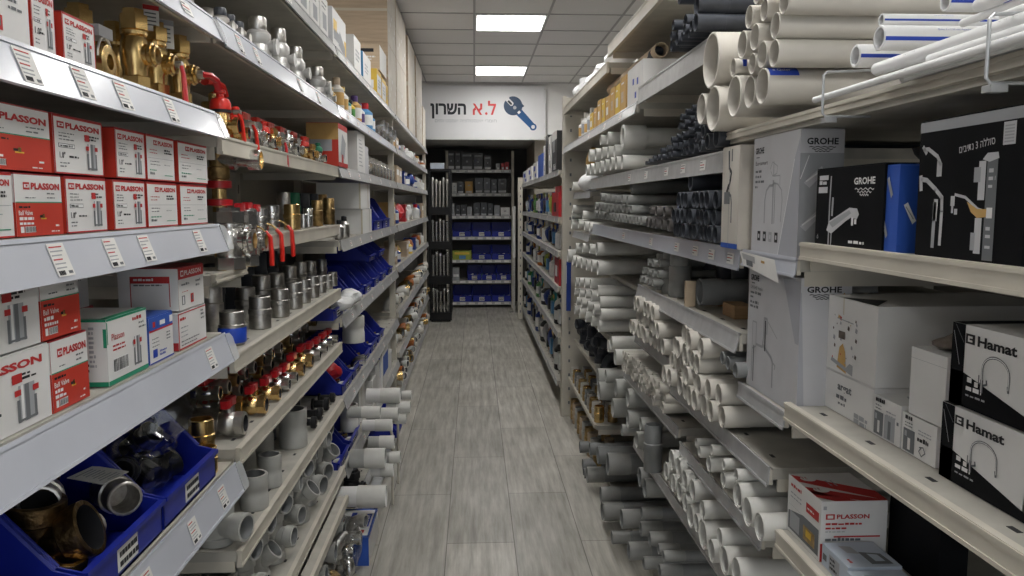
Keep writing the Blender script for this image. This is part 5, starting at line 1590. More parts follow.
rbox(d, XR, y0, ZA, c, 'black tap carton with white lettering and a basin tap picture')
# blue carton
y0, y1 = yr(898, XR + .004), yr(880.5, XR + .004)
d = (.055, y1 - y0, .129); c = Carton(d, -1, 'card_blue')
for f, pts in (('a', ((.5, .75), (.3, .28))), ('c', ((.3, .45), (.75, .15), (.8, .8)))):
    for u, v in pts:
        c.pg(f, [(u - .16, v + .10), (u - .05, v + .13), (u + .20, v - .08), (u + .10, v - .12)], 'print_white' if f == 'c' else 'print_mid', 2); c.ln(f, [(u - .1, v + .08), (u + .12, v - .06)], .012, 'print_mid', 3)
rbox(d, XR + .004, y0, ZA, c, 'narrow blue carton with pale tap pictures between two black cartons')
b = MB(); b.lathe([(.012, 0), (.012, .03), (.03, .05), (.034, .06), (.022, .06), (.010, .035)], 'black_rubber', None, 16)
b.lathe([(.02, -.10), (.02, 0)], 'black_rubber', None, 10)
tag(obj('black_funnel', b.build('black_funnel'), None, (XR + .10, 1.215, ZA + .10)), 'black funnel-shaped cap standing behind the narrow blue carton', 'cap')
# big black tap carton
y0, y1 = yr(1021, XR), yr(914, XR)
d = (.24, y1 - y0, .184); c = Carton(d, -1, 'card_black')
c.rc('a', 0, .925, 1, 1, 'print_mid', 1)
c.tx('a', 'םיביתנ 3 הללוס', .42, .745, .055, 'card_grey', .01, w=.32, rot=.10)
W = 'card_grey'
c.ln('a', [(.05, .80), (.10, .80), (.20, .74), (.24, .68), (.24, .60)], .03, W); c.ln('a', [(.04, .82), (.08, .77)], .03, W); c.ln('a', [(.215, .70), (.215, .60)], .035, W)
c.ln('a', [(.04, .58), (.10, .57), (.20, .50), (.27, .44), (.275, .34), (.27, .10)], .035, W); c.ln('a', [(.03, .60), (.04, .50)], .04, W); c.ln('a', [(.20, .40), (.195, .08)], .04, 'print_mid'); c.ln('a', [(.21, .42), (.205, .28)], .05, W)
c.rc('a', .36, .38, .40, .45, W); c.rc('a', .37, .33, .39, .38, W); c.rc('a', .40, .32, .43, .36, W); c.ln('a', [(.40, .46), (.50, .44), (.62, .36), (.70, .34)], .02, W)
c.pg('a', [(.52, .41), (.62, .36), (.72, .36), (.72, .31), (.62, .30), (.56, .34)], 'card_tan', 2); c.rc('a', .70, .30, .75, .37, 'print_white', 3)
c.rc('a', .61, .42, .67, .68, W); c.rc('a', .57, .54, .63, .64, 'print_mid', 2); c.rc('a', .60, .06, .66, .30, W); c.rc('a', .57, .08, .61, .2, 'print_mid', 2); c.pg('a', [(.64, .69), (.70, .67), (.78, .69), (.77, .73), (.68, .73)], W, 2)
c.rc('a', .68, .02, .77, .70, 'print_grey', 1)
for v in (.60, .55, .50, .22, .17, .10): c.bars('a', .70, v, .06, 1, .1, W, int(v * 99), .022)
c.rc('a', .80, .77, .90, .915, W, 1)
for k in range(6): c.rc('a', .812, .785 + .02 * k, .888, .795 + .02 * k, 'print_mid', 2)
rbox(d, XR + .004, y0, ZA, c, 'large black tap carton with pictures of taps and white foreign lettering')

# white cartons on the middle shelf
ZM = 1.1105; XM = .68; level(ZM + .05)
yn_, yf_ = yr(874, XM), yr(820.5, XM); LC = yf_ - yn_
d = (.36, LC, .074); c = Carton(d, -1, 'card_white')
c.tx('a', 'argat', .36, .54, .24, 'print_grey', .03, w=.26); c.bars('a', .34, .38, .30, 1, .1, 'print_grey', 3, .10); c.bars('a', .38, .24, .2, 1, .1, 'print_grey', 4, .06); c.bars('a', .68, .12, .28, 2, .12, 'print_mid', 5, .10)
rbox(d, XM, yn_, ZM, c, 'low white carton beneath the big dirty white carton')
d = (.32, LC, .140); c = Carton(d, -1, 'card_white')
c.rc('a', .40, .78, .42, 1, 'tape', 1)
rg = random.Random(5)
for i in range(26):
    u, v = .22 + rg.random() * .44, .14 + rg.random() * .62; q = rg.uniform(.01, .04)
    c.pg('a', [(u, v), (u + q, v - q * .4), (u + q * 1.2, v + q), (u + q * .3, v + q * 1.6)], ('dirt', 'print_mid', 'card_tan', 'print_red')[(0, 1, 1, 0, 2, 1, 3, 0)[i % 8]], 1 + i % 3)
c.pg('a', [(.20, .12), (.62, .02), (.62, .16), (.56, .17), (.50, .10), (.22, .17)], 'print_mid', 2); c.rc('a', .34, .46, .46, .56, 'dirt', 3); c.ln('a', [(.30, .72), (.60, .70)], .012, 'print_mid', 2); c.pg('a', [(.32, .06), (.50, .02), (.47, .30), (.42, .40), (.36, .34)], 'card_tan', 1)
c.pg('t', [(.38, 0), (.98, 0), (.62, .18)], 'print_black', 2)
rbox(d, XM, yn_, ZM + .077, c, 'big white carton with dirty stains and a lifted lid edge')
for i, (a0, a1, h, lb) in enumerate(((901, 873.5, .068, 'small white carton with two dark pictures at the foot of the big dirty carton'), (937, 902.5, .062, 'small white carton with a dark picture, beneath the plain tall one'))):
    y0, y1 = yr(a0, XM), yr(a1, XM); d = (.14, y1 - y0, h); c = Carton(d, -1, 'card_white')
    c.bars('a', .10, .86, .36, 1, .1, 'print_black', i, .09); c.bars('a', .10, .76, .34, 2, .08, 'print_grey', i + 3, .03); c.bars('a', .5, .70, .4, 2, .08, 'print_mid', i + 5, .03)
    c.rc('a', .06, .04, .40, .62, 'print_grey'); c.rc('a', .20, .10, .28, .40, 'card_white', 2); c.rc('a', .10, .42, .17, .56, 'print_mid', 2)
    if i == 0: c.rc('a', .44, .04, .82, .62, 'print_mid'); c.rc('a', .58, .06, .68, .5, 'print_grey', 2); c.rc('a', .88, .5, .95, .58, 'print_grey', 2)
    else: c.bars('a', .48, .44, .42, 1, .1, 'print_black', 9, .10); c.ln('a', [(.55, .30), (.66, .34), (.72, .22), (.62, .10), (.54, .2), (.6, .3)], .03, 'print_grey', 2)
    c.pg('t', [(.3, .3), (.8, .2), (.9, .5), (.4, .6)], 'print_mid', 1)
    rbox(d, XM, y0, ZM, c, lb)
y0, y1 = yr(943, XM), yr(908, XM); d = (.12, y1 - y0, .105); c = Carton(d, -1, 'card_white'); c.rc('a', 0, .84, 1, .845, 'print_mid'); c.rc('t', 0, .3, 1, .5, 'print_mid')
c.pg('t', [(.5, .4), (.8, .3), (.9, .6)], 'dirt', 2)
rbox(d, XM, y0 + .0, ZM + .0645, c, 'plain tall white carton standing on the small one with a dark picture')
tag(obj('crumpled_paper', blob(.022, 'dirt', 12, (1.2, 1.4, .5), .5), None, (XM + .05, (y0 + y1) / 2, ZM + .1725)), 'dirty crumpled scrap lying on the plain tall white carton', 'scrap')


def arch_tap(c, u, v, w, h):
    pts = [(u, v)] + [(u, v + h * .55)] + [(u + w / 2 - w / 2 * math.cos(t), v + h * .62 + h * .38 * math.sin(t)) for t in [PI * i / 12 for i in range(13)]] + [(u + w, v + h * .28)]
    c.ln('a', pts, .030, 'print_grey', 3); c.ln('a', pts, .012, 'print_white', 4)
    c.ln('a', [(u, v), (u, v + h * .3)], .05, 'print_grey', 3); c.ln('a', [(u - w * .12, v + h * .42), (u - w * .12, v + h * .22), (u, v + h * .2)], .02, 'print_grey', 3); c.ln('a', [(u, v + h * .16), (u + w * .2, v + h * .24), (u + w * .18, v + h * .34)], .025, 'print_grey', 3)
    c.ln('a', [(u + w * .98, v + h * .36), (u + w * 1.0, v + h * .22)], .035, 'print_grey', 3)


def arch_carton(L, h, dx):
    c = Carton((dx, L, h), -1, 'card_white')
    c.rc('a', 0, 0, .15, 1, 'card_black'); c.pg('a', [(0, 0), (1, 0), (1, .08), (.15, .42), (0, .42)], 'card_black'); c.ln('a', [(.02, .9), (.1, .5)], .01, 'print_mid', 2); c.ln('a', [(.04, .98), (.14, .78)], .008, 'print_grey', 2)
    c.rc('a', .16, .78, .26, .90, 'print_black', 2); c.rc('a', .185, .805, .235, .875, 'card_white', 3); c.rc('a', .205, .83, .25, .85, 'print_black', 4)
    c.tx('a', 'Hamat', .29, .775, .125, 'print_black', .035, w=.40)
    arch_tap(c, .36, .26, .27, .44)
    c.bars('a', .19, .22, .26, 1, .1, 'print_white', 3, .05); c.bars('a', .19, .15, .32, 1, .1, 'print_mid', 4, .02); c.rc('a', .20, .32, .25, .38, 'card_white', 2); c.rc('a', .28, .29, .32, .35, 'card_white', 2)
    c.rc('t', 0, 0, .14, 1, 'card_black'); c.pg('t', [(.3, .4), (.9, .3), (1, .8), (.2, .9)], 'print_mid', 2)
    return c


L_ = .195
y1 = yr(941, .672)
rbox((.30, L_, .108), .672, y1 - L_, ZM, arch_carton(L_, .108, .30), 'white carton with an arched kitchen tap, beneath its twin')
y1 = yr(946.5, .674)
rbox((.30, L_, .114), .674, y1 - L_, ZM + .111, arch_carton(L_, .114, .30), 'white carton with an arched kitchen tap, stacked on its twin')
c = Carton((.30, .15, .108), -1, 'card_white'); rbox((.30, .10, .108), .672, y1 - L_ - .104 + yr(941, .672) - y1, ZM, c, 'plain white carton end at the picture edge next to the arched tap cartons')

# red striped carton and what is around it
ZS = .8415; level(ZS + .06)
ys_, yt_ = yr(820.5, .635), yr(788, .635)
d = (.125, yt_ - ys_, .115); c = Carton(d, -1, 'card_white')
R_ = 'print_red'
for k, u in enumerate((.02, .46)):
    c.pg('t', [(.04 + u, .0), (.30 + u, .0), (1.0 + u if u < .1 else 1, 1.0 if u < .1 else .62), (.66 + u if u < .1 else 1, 1.0)], R_, 1)
c.pg('t', [(0.62, 0), (.86, 0), (1, .2), (1, .54)], R_, 1)
for u, v in ((.22, .2), (.62, .2)): c.pg('t', [(u + .10 * math.cos(t), v + .12 * math.sin(t)) for t in [2 * PI * i / 14 for i in range(14)]], 'card_white', 2); c.bars('t', u - .07, v - .04, .14, 2, .05, R_, 3, .03)
c.bars('t', .3, .5, .3, 2, .08, 'print_mid', 4, .03)
c.bars('a', .10, .84, .5, 1, .1, R_, 3, .05); c.rc('a', .58, .62, .95, .78, R_); c.bars('a', .62, .68, .3, 1, .1, 'print_white', 3, .03); c.bars('a', .1, .72, .4, 2, .07, 'print_mid', 5, .02)
c.rc('a', .04, .06, .96, .50, 'print_grey'); c.pg('a', [(.04, .50), (.04, .38), (.5, .50)], 'card_white', 2); c.rc('a', .10, .10, .4, .4, 'print_mid', 2); c.rc('a', .52, .12, .86, .36, 'brass_dark', 2); c.rc('a', .6, .2, .76, .32, 'print_yellow', 3)
c.rc('c', .07, .70, .205, .79, R_, 1); c.rc('c', .095, .72, .18, .77, 'card_white', 2); c.tx('c', 'PLASSON', .235, .71, .075, R_, .03, w=.49)
c.bars('c', .07, .61, .66, 1, .1, R_, 5, .03); c.bars('c', .07, .54, .36, 1, .1, R_, 6, .03); c.bars('c', .07, .49, .42, 1, .1, 'print_mid', 7, .015)
c.rc('c', .20, .40, .90, .425, R_); c.bars('c', .07, .345, .82, 1, .1, 'print_grey', 8, .045); c.rc('c', 0, 0, .06, .3, R_); c.pg('c', [(.03, .86), (.08, .86), (.08, .92), (.03, .92)], 'print_mid', 1)
rbox(d, .635, ys_, ZS, c, 'white carton with red diagonal stripes on its lid, under the tap cartons', 'box', True, 'striped_carton')
for i, (y0, ln, h, x) in enumerate(((ys_ - .108, .10, .040, .636), (ys_ - .222, .11, .036, .632))):
    d = (.095, ln, h); c = Carton(d, -1, 'card_bluegrey')
    c.pg('t', [(.15, .22), (.45, .26), (.5, .48), (.2, .44)], 'print_mid'); c.pg('t', [(.42, .48), (.9, .5), (.9, .9), (.5, .86)], 'print_grey'); c.pg('t', [(.5, .6), (.8, .62), (.8, .8), (.55, .78)], 'card_bluegrey', 2); c.bars('t', .7, .12, .25, 1, .1, 'print_red', 3, .05)
    c.rc('a', .3, .1, .7, .8, 'print_mid'); c.bars('a', .34, .6, .3, 3, .2, 'print_black', 4, .1); c.rc('a', .05, .3, .2, .6, 'print_grey')
    rbox(d, x, y0, ZS, c, ('pale blue flat box with fitting pictures lying before the red-striped carton', 'second pale blue flat box, before the one that touches the striped carton')[i], 'box', True, 'flat_box')
b = MB(); b.box((0, 0, .06), (.05, .16, .12), 'card_black'); b.box((0, 0, .121), (.046, .155, .003), 'print_black')
tag(obj('dark_box', b.build('dark_box', False), None, (.80, ys_ - .06, ZS)), 'dark grey box standing in the shade behind the pale blue flat boxes', 'box')

# ================================================================ pipes
def lay(pts, zmin, x, mat_, text, name='plastic_pipe', L=.6, wall=.9, socket=None, sm=None, near=True, anchor='the tap cartons', k=.96, adj='cream', fix=True, yshift=0, xj=.0, grp=None, ymin=-9):
    """pts: rows of (px, py, diameter in px) of open pipe ends, each row named by its text"""
    allc = []
    for ri, (row, lst) in enumerate(pts):
        for px, py, dm in lst:
            xx = x + rnd.uniform(-xj, xj)
            p = at_x(px, py, xx); r = dm * p.y / F / 2 * k
            allc.append([p.y, p.z, r, xx, ri])
    if fix: relax(allc, zmin + .008, 160, ymin)
    for ri, (row, lst) in enumerate(pts):
        q = sorted([a for a in allc if a[4] == ri], key=lambda a: a[0] if near else -a[0])
        for i, a in enumerate(q):
            r = round(a[2], 4)
            inst(name, bellpipe(r, L, mat_, socket, .05 + r, wall, 22, sm), (a[3], a[0], a[1]), f'{adj} pipe, {ORD[i + 1]} from {anchor}, {row}', 'pipe', grp or f'{adj} pipes, {text}')
    return allc


# big cream drain pipes on the white tray (each hand placed)
big = [(762, 85, 37), (747.5, 92, 33), (734, 96, 42), (711, 68, 56), (712.5, 101, 46), (701, 109, 31), (752, 64, 21), (762, 56, 27), (733, 68, 18), (774, 51, 28), (742, 45, 28), (754.5, 37, 27), (749, 17, 23), (775, 28, 26), (764, 10, 22), (757, -8, 24), (784, 0, 28), (772, -16, 24), (790, -30, 30)]
cs = []
for px, py, dm in big:
    p = at_x(px, py, .57); cs.append([p.y, p.z, dm * p.y / F / 2 * .97])
relax(cs, 1.669, 300)
words = ['with a blue stuck-on label, lowest of the front ones', 'half hidden behind the one with the large blue label', 'wide one, third along the tray', 'widest of all, upper one beside the dark pipes', 'second widest, under the widest one', 'small one at the far lower corner below the widest', 'small one above the half hidden pipe', 'small one right above the blue label', 'small one with a blue printed mark near its mouth', 'second layer, above the one with the blue label', 'third layer, far side', 'third layer, middle', 'fourth layer, far side', 'third layer, near side', 'fourth layer, middle', 'fifth layer, far side', 'fourth layer, near side', 'fifth layer, middle', 'fifth layer, near side']
for i, (c_, w) in enumerate(zip(cs, words)):
    r = round(c_[2], 4)
    P = bellpipe(r, .95, 'pvc_cream', None, 0, .93, 28)
    if i == 0:
        b = MB()
        n = 8
        vs = []; fs = []
        for k in range(n + 1):
            a = math.radians(100 + 52 * k / n)
            for xx in (.004, .062): vs.append((xx, r * 1.006 * math.cos(a), r * 1.006 * math.sin(a)))
        fs = [(2 * k, 2 * k + 1, 2 * k + 3, 2 * k + 2) for k in range(n)]
        b.raw(vs, fs, 'print_blue')
        a = math.radians(128); M = frame((.012, r * 1.012 * math.cos(a + .1), r * 1.012 * math.sin(a + .1)), (1, 0, 0), (0, -math.sin(a) * -1 * 1, math.cos(a) * -1 * 1) if 0 else (0, math.sin(a), -math.cos(a)))
        b.text('a Qcler', .009, M, 'print_white', .01, 'l', .036)
        P.append(('printed_label', b.build('printed_label', False), None, 'blue printed label'))
    if i == 8:
        b = MB(); a = math.radians(150); b.box((.02, r * 1.005 * math.cos(a), r * 1.005 * math.sin(a)), (.008, .006, .02), 'print_blue'); P.append(('printed_mark', b.build('printed_mark', False)))
    inst('drain_pipe', P, (.57 + (.0 if i != 1 else .004), c_[0], c_[1]), f'cream drain pipe, {w}', 'pipe')


def striped(r, L, ang, txt):
    """white pipe with a blue line and print along its side"""
    P = bellpipe(r, L, 'pipe_bright', None, 0, .80, 24)
    b = MB(); n = 4; vs = []; fs = []
    for k in range(n + 1):
        a = math.radians(ang - 9 + 18 * k / n)
        for xx in (.001, L * .98): vs.append((xx, r * 1.008 * math.cos(a), r * 1.008 * math.sin(a)))
    b.raw(vs, [(2 * k, 2 * k + 1, 2 * k + 3, 2 * k + 2) for k in range(n)], 'print_blue')
    a = math.radians(ang - 38)
    M = frame((.08, r * 1.010 * math.cos(a), r * 1.010 * math.sin(a)), (1, 0, 0), (0, math.sin(a), -math.cos(a)))
    b.text(txt, r * .22, M, 'print_blue', 0, 'l')
    P.append(('printed_line', b.build('printed_line', False), None, 'blue printed line'))
    return P


for i, (px, py, dm, x, w) in enumerate(((855, 56, 24, .60, 'lowest and farthest of the blue-lined ones'), (879, 38, 26, .60, 'with its blue line along the middle, second of the blue-lined ones'), (881, 20, 13, .63, 'slim one just above the widest blue-lined pipe'), (945, 2, 20, .63, 'topmost of the blue-lined ones'))):
    p = at_x(px, py, x); r = dm * p.y / F / 2 * .94
    inst('water_pipe', striped(round(r, 4), .9, 188 if i != 1 else 192, 'Q-tec 4 x 2 25 mm Aqueductum'), (x, p.y, p.z), f'white blue-lined water pipe, {w}', 'pipe')
# slanting bundle held by the wire hooks, running along the tray
ends = [(878, 77, 13, .60), (819, 104, 6.5, .585), (896, 87, 12, .605), (907, 79, 6, .60), (880, 105, 8, .60), (930, 94, 10, .59), (979, 7, 13, .635), (1003, 16, 9, .625), (905, 97, 6, .59), (962, 22, 8, .64)]
lw = ('thickest, on top', 'the one reaching farthest, near the tray edge', 'grey-shaded one with dark print', 'slim one above the dark print', 'lowest of all', 'second lowest, near the second hook', 'highest of the bundle', 'next to the highest', 'slim one between the two lowest', 'third from the top')
bc_ = []
for px, py, dm, x in ends:
    p = at_x(px, py, x); bc_.append([x, p.z, dm * p.y / F / 2, p.y])
relax(bc_, 1.669)
for i, (x, z, r, ye) in enumerate(bc_):
    L = ye - .50; r = round(r, 4)
    b = MB(); b.tube(r, r * .78, 0, L, 'pipe_bright', R(PI / 2, 'X'), 18)
    P = [('pipe_body', b.build('pipe_body'))]
    b = MB()
    for k in range(3):
        M = frame((-r * 1.012 * .94, -.06 - .20 * k, r * .20), (0, -1, 0), (.34, 0, .94))
        b.text(('PE-X 16 x 2 DIN 16892', 'Aqueductum 25 x 3.5 mm S 3.2')[k % 2], r * .42, M, 'print_grey' if i % 3 != 1 else 'print_blue', 0, 'l')
    P.append(('printed_line', b.build('printed_line', False)))
    inst('water_pipe', P, (x, ye, z), f'thin white water pipe in the wire hooks, {lw[i]}', 'pipe')
for i, (px, py0, py1) in enumerate(((824, 72, 116), (990, 14, 82))):
    p0 = at_x(px, py0, .566); p1 = at_x(px, py1, .566)
    b = MB(); h = p0.z - p1.z
    b.sweep([(.08, 0, 0), (.005, 0, 0), (0, 0, .005), (0, 0, h - .005), (.005, 0, h), (.10, 0, h + .004)], .0022, 'galvanised', 8)
    b2 = MB(); b2.box((.012, .002, -.006), (.02, .016, .008), 'galvanised')
    inst('wire_hook', [('hook', b.build('hook')), ('clip', b2.build('clip', False))], (.566, p0.y, p1.z), ('bent wire hook at the far end of the slanting water pipes', 'bent wire hook round the middle of the slanting water pipes')[i], 'hook')

# dark pipes at the very top
lay([('upper of the two wide ones', [(697.5, 13, 21)]), ('lower of the two wide ones', [(696, 30, 17)]),
     ('top row on the upper shelf', [(686, 22, 15), (674, 25, 10), (680, -2, 12)]), ('second row on the upper shelf', [(690, 46, 11), (684, 36, 9), (678, 36, 10), (672, 36, 9)]), ('bottom row on the upper shelf', [(690, 56, 9), (684, 47, 10), (677.5, 48, 12), (672, 49, 11), (680, 57, 7)])],
    1.930, .575, 'pvc_dark', 'top shelf', 'dark_pipe', .7, .86, anchor='the cream drain pipes', adj='dark grey', socket=1.06, xj=.01)
# pile of small dark pipes below them
pile = [('bottom row of the dark pile', [(716, 139, 21), (707, 144, 17), (700, 147.5, 13), (693, 151, 11), (687, 153, 9), (682, 154.5, 8), (677, 156, 8), (672, 157.5, 8), (667, 158, 8), (662, 159, 7), (657.5, 160, 7), (653, 161, 7), (649, 162, 5), (645.5, 163, 4)]),
        ('second row of the dark pile', [(703, 132, 14), (696, 137, 11), (689, 142, 8), (683, 144, 8), (678, 146, 7), (673, 147, 7), (667, 148.5, 7), (661, 150.5, 6)]),
        ('third row of the dark pile', [(700, 124, 9), (694, 126, 9), (688, 131, 8), (682.5, 135, 8), (677, 137, 7), (671.5, 140, 7)]),
        ('fourth row of the dark pile', [(696, 116, 9), (690, 120, 8), (684.5, 123, 8), (679, 126, 7)]),
        ('top of the dark pile', [(692, 108, 7), (686, 112, 7), (681, 117, 7)])]
lay(pile, 1.629, .60, 'pvc_dark', 'shelf below the drain pipes', 'dark_pipe', .6, .84, anchor='the tap cartons', adj='small dark', xj=.012)
# white ends beside them
lay([('bottom row next to the dark pile', [(622.5, 162, 14), (616.5, 163, 13), (611, 164, 13), (605.5, 165.5, 12), (600.5, 167, 12), (595.5, 168, 12), (591, 169, 11), (586.5, 170, 11)]), ('second row next to the dark pile', [(615, 151, 12), (608.5, 152, 12), (602.5, 153, 12), (596, 154.5, 12), (589.5, 155.5, 12)]), ('third row next to the dark pile', [(608, 138, 12), (601, 140, 10)])],
    1.629, .59, 'pvc_white', 'shelf below the tan boxes', 'white_pipe', .7, .9, anchor='the small dark pipes', adj='white', socket=1.05)
p = at_x(623, 137, .60)
inst('white_pipe', bellpipe(.038, .8, 'pvc_white', 1.28, .09, .86, 24), (.60, p.y, p.z), 'white pipe with a wide socket end lying on top of the white pipe ends', 'pipe')
# block of dark tubes
for ri, (row, n, y0, z) in enumerate((('bottom row', 10, 1.925, 1.4255), ('middle row', 9, 1.948, 1.4655), ('top row', 8, 1.935, 1.5065))):
    r = (.0215, .0215, .0235)[ri]
    for i in range(n):
        inst('dark_tube', bellpipe(r, .6, 'pvc_dark', None, 0, .88, 20), (.592 + rnd.uniform(-.006, .006), y0 + i * (.0455 if ri < 2 else .0495), z + (.004 if ri == 2 else 0)), f'dark tube, {ORD[i + 1]} from the beige carton, {row} of the dark tube block', 'pipe', 'block of dark tubes')
p = at_x(689, 180, .62); inst('dark_tube', bellpipe(.024, .6, 'pvc_dark', None, 0, .88), (.61, p.y - .05, 1.5605), 'wide dark tube lying on top of the dark tube block', 'pipe')
lay([('bottom row left of the tube block', [(675, 226, 15), (668, 225, 14), (661.5, 224, 13), (656, 223.5, 12), (651, 223, 11), (647, 222, 10)]), ('top row left of the tube block', [(672, 212, 12), (664, 212, 12), (656, 211, 11), (650, 210.5, 8)])], 1.397, .60, 'pvc_brown', 'third shelf beside the tubes', 'dark_tube', .6, .86, anchor='the dark tube block', adj='wide dark', xj=.01)
lay([('bottom row of small grey ends', [(641, 221, 9), (637.5, 220.5, 9), (634, 220, 9), (630, 219.5, 9), (626.5, 219, 9), (623, 218.5, 9), (619.5, 218, 9), (616, 217.5, 9), (612.5, 217, 8), (609, 216.5, 8), (605.5, 216, 8), (602, 215.5, 8), (598.5, 215, 8), (595, 214.5, 8)]),
     ('second row of small grey ends', [(631, 209.5, 9), (627, 209.5, 9), (623, 209, 9), (619, 209, 9), (615, 208.5, 9), (611, 208, 8), (607, 207.5, 8), (603, 207, 8), (599, 206.5, 8), (595.5, 206, 8)]), ('third row of small grey ends', [(627, 200, 10), (622, 199.5, 10), (616, 199, 8), (611, 198.5, 8), (606, 198, 8), (601, 197, 8)])],
    1.397, .60, 'pvc_midgrey', 'third shelf far part', 'grey_pipe', .6, .84, anchor='the wide dark tubes', adj='small grey', xj=.012)
p = at_x(629, 204, .62); inst('grey_pipe', bellpipe(.026, .8, 'pvc_midgrey', 1.1, .10, .88), (.63, p.y, 1.397 + .17), 'long grey pipe lying on the small grey pipe ends', 'pipe')
# grey couplings shelf
ZK = 1.2015
lay([('bottom row by the far shelf end', [(640.5, 279, 8), (644.5, 280.5, 8), (648.5, 282, 8), (652.5, 283.5, 8), (656.5, 285, 8)]), ('second row by the far shelf end', [(643, 271, 8), (648, 272, 8), (653, 273.5, 8), (658, 274, 8)]), ('top row by the far shelf end', [(648, 262, 8), (653, 263, 9), (659, 263, 9)])], ZK, .61, 'pvc_midgrey', 'fourth shelf', 'grey_pipe', .3, .84, anchor='the wooden blocks', adj='short grey', xj=.01)
level(ZK + .06)
for i, (px, r, h, m) in enumerate(((664, .030, .07, 'pvc_midgrey'), (672, .034, .075, 'pvc_midgrey'), (680, .036, .10, 'pvc_midgrey'))):
    inst('grey_coupling', [('body', coupling(r, h, m, steps=False))], (.665, yr(px, .665), ZK), f'upright grey coupling on the fourth shelf, {ORD[i + 1]} after the short grey pipes', 'coupling')
    inst('grey_coupling', [('body', coupling(r * .9, h * .8, m, steps=False))], (.665, yr(px, .665), ZK + h + .0005), f'upright grey coupling standing on another one, {ORD[i + 1]} after the short grey pipes', 'coupling')
p = at_x(700, 290, .64)
inst('grey_pipe', bellpipe(.036, .5, 'pvc_grey', 1.06, .06, .86, 24), (.64, p.y, ZK + .050), 'single wide grey pipe end on the fourth shelf beside the wooden blocks', 'pipe')
level(ZK + .03)
for i, (px, x, h) in enumerate(((690, .63, .075), (722, .74, .035), (738, .70, .035))):
    b = MB(); b.box((0, 0, h / 2), (.03 if i == 0 else .05, .012 if i == 0 else .10, h), 'wood_block' if i else 'kraft_tube')
    tag(obj('wooden_block', b.build('wooden_block', False), None, (x, yr(px, x), ZK)), ('thin brown cardboard edge beside the single wide grey pipe', 'small wooden block in the middle of the fourth shelf', 'small wooden block close to the tall tap carton')[i], 'block')
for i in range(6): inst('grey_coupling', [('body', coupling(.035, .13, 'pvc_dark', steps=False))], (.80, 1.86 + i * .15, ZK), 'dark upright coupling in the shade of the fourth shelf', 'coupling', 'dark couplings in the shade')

# long white pipes in the middle of the rack
def hexpile(y0, y1, zmin, rows, r, x, m, adj, name, place, anchor, near, L=.6, socket=1.07, wall=.88, sm=None, xj=.015, skip=()):
    k = 0
    rowname = ['bottom row', 'second row up', 'third row up', 'fourth row up', 'fifth row up']
    step = 2 * r * (socket or 1) * 1.02
    for ri in range(rows):
        n = int((y1 - y0 - ri * step) / step) if rows > 1 else int((y1 - y0) / step)
        n = max(n, 1)
        ys = [y0 + step / 2 + ri * step / 2 + i * step for i in range(n)]
        if not near: ys = ys[::-1]
        for i, y in enumerate(ys):
            if (ri, i) in skip: continue
            z = zmin + r * (socket or 1) + .009 + ri * step * .873
            inst(name, bellpipe(r, L, m, socket, .05 + r * .6, wall, 18, sm), (x + rnd.uniform(-xj, xj), y, z), f'{adj}, {ORD[i + 1]} from {anchor}, {rowname[ri]}, {place}', 'pipe', f'{adj}, {place}')


hexpile(1.81, 2.40, .953, 4, .0255, .585, 'pvc_cream', 'cream pipe end', 'cream_pipe', 'perforated deck', 'the tall carton', True, xj=.012, socket=1.05, skip=[(2, 0), (2, 1), (3, 0), (3, 6), (3, 9), (3, 2)])
hexpile(2.42, 2.94, 1.014, 3, .0250, .59, 'pvc_cream', 'cream pipe end', 'cream_pipe', 'farther cream block', 'the tall carton', True, xj=.010, socket=1.05, skip=[(2, 0), (2, 4)])
lay([('beside the tall grey carton', [(727.5, 363, 15), (735, 370, 17), (722, 358, 14)])], 1.014 + .0, .60, 'pvc_grey', 'fifth shelf', 'grey_pipe', .5, .84, anchor='the tall tap carton', adj='wide grey', fix=False)
hexpile(2.42, 3.12, .827, 3, .0145, .60, 'pvc_cream', 'small cream pipe end', 'cream_pipe', 'under the cream blocks', 'the tall carton', True, xj=.012, socket=1.1, wall=.82)
lay([('shelf right under the metal deck', [(760, 527, 29), (748, 512, 30), (738, 495, 28)]), ('above the widest white ends', [(737, 475, 13), (724, 480, 17), (724, 464, 12), (709.5, 464, 17), (700, 452, 12), (697, 443, 10), (712, 450, 11)])], .792, .59, 'pvc_white', 'under the metal deck', 'white_pipe', .5, .88, adj='wide white', socket=1.05, fix=True)
lay([('front row on the low shelf', [(737, 572, 30), (724, 557, 30), (712, 553, 24), (703, 539, 31), (697, 523, 19), (690, 514, 25), (686, 504, 20), (680, 492, 20), (673.5, 483, 19), (666.5, 471, 19)]), ('upper row on the low shelf', [(721, 541, 20), (703, 510, 20), (693, 490, 22), (685, 481, 23), (679, 468, 22), (672, 460, 21)])], .602, .59, 'pvc_white', 'low shelf', 'white_pipe', .5, .88, adj='white', socket=1.05, k=.95)
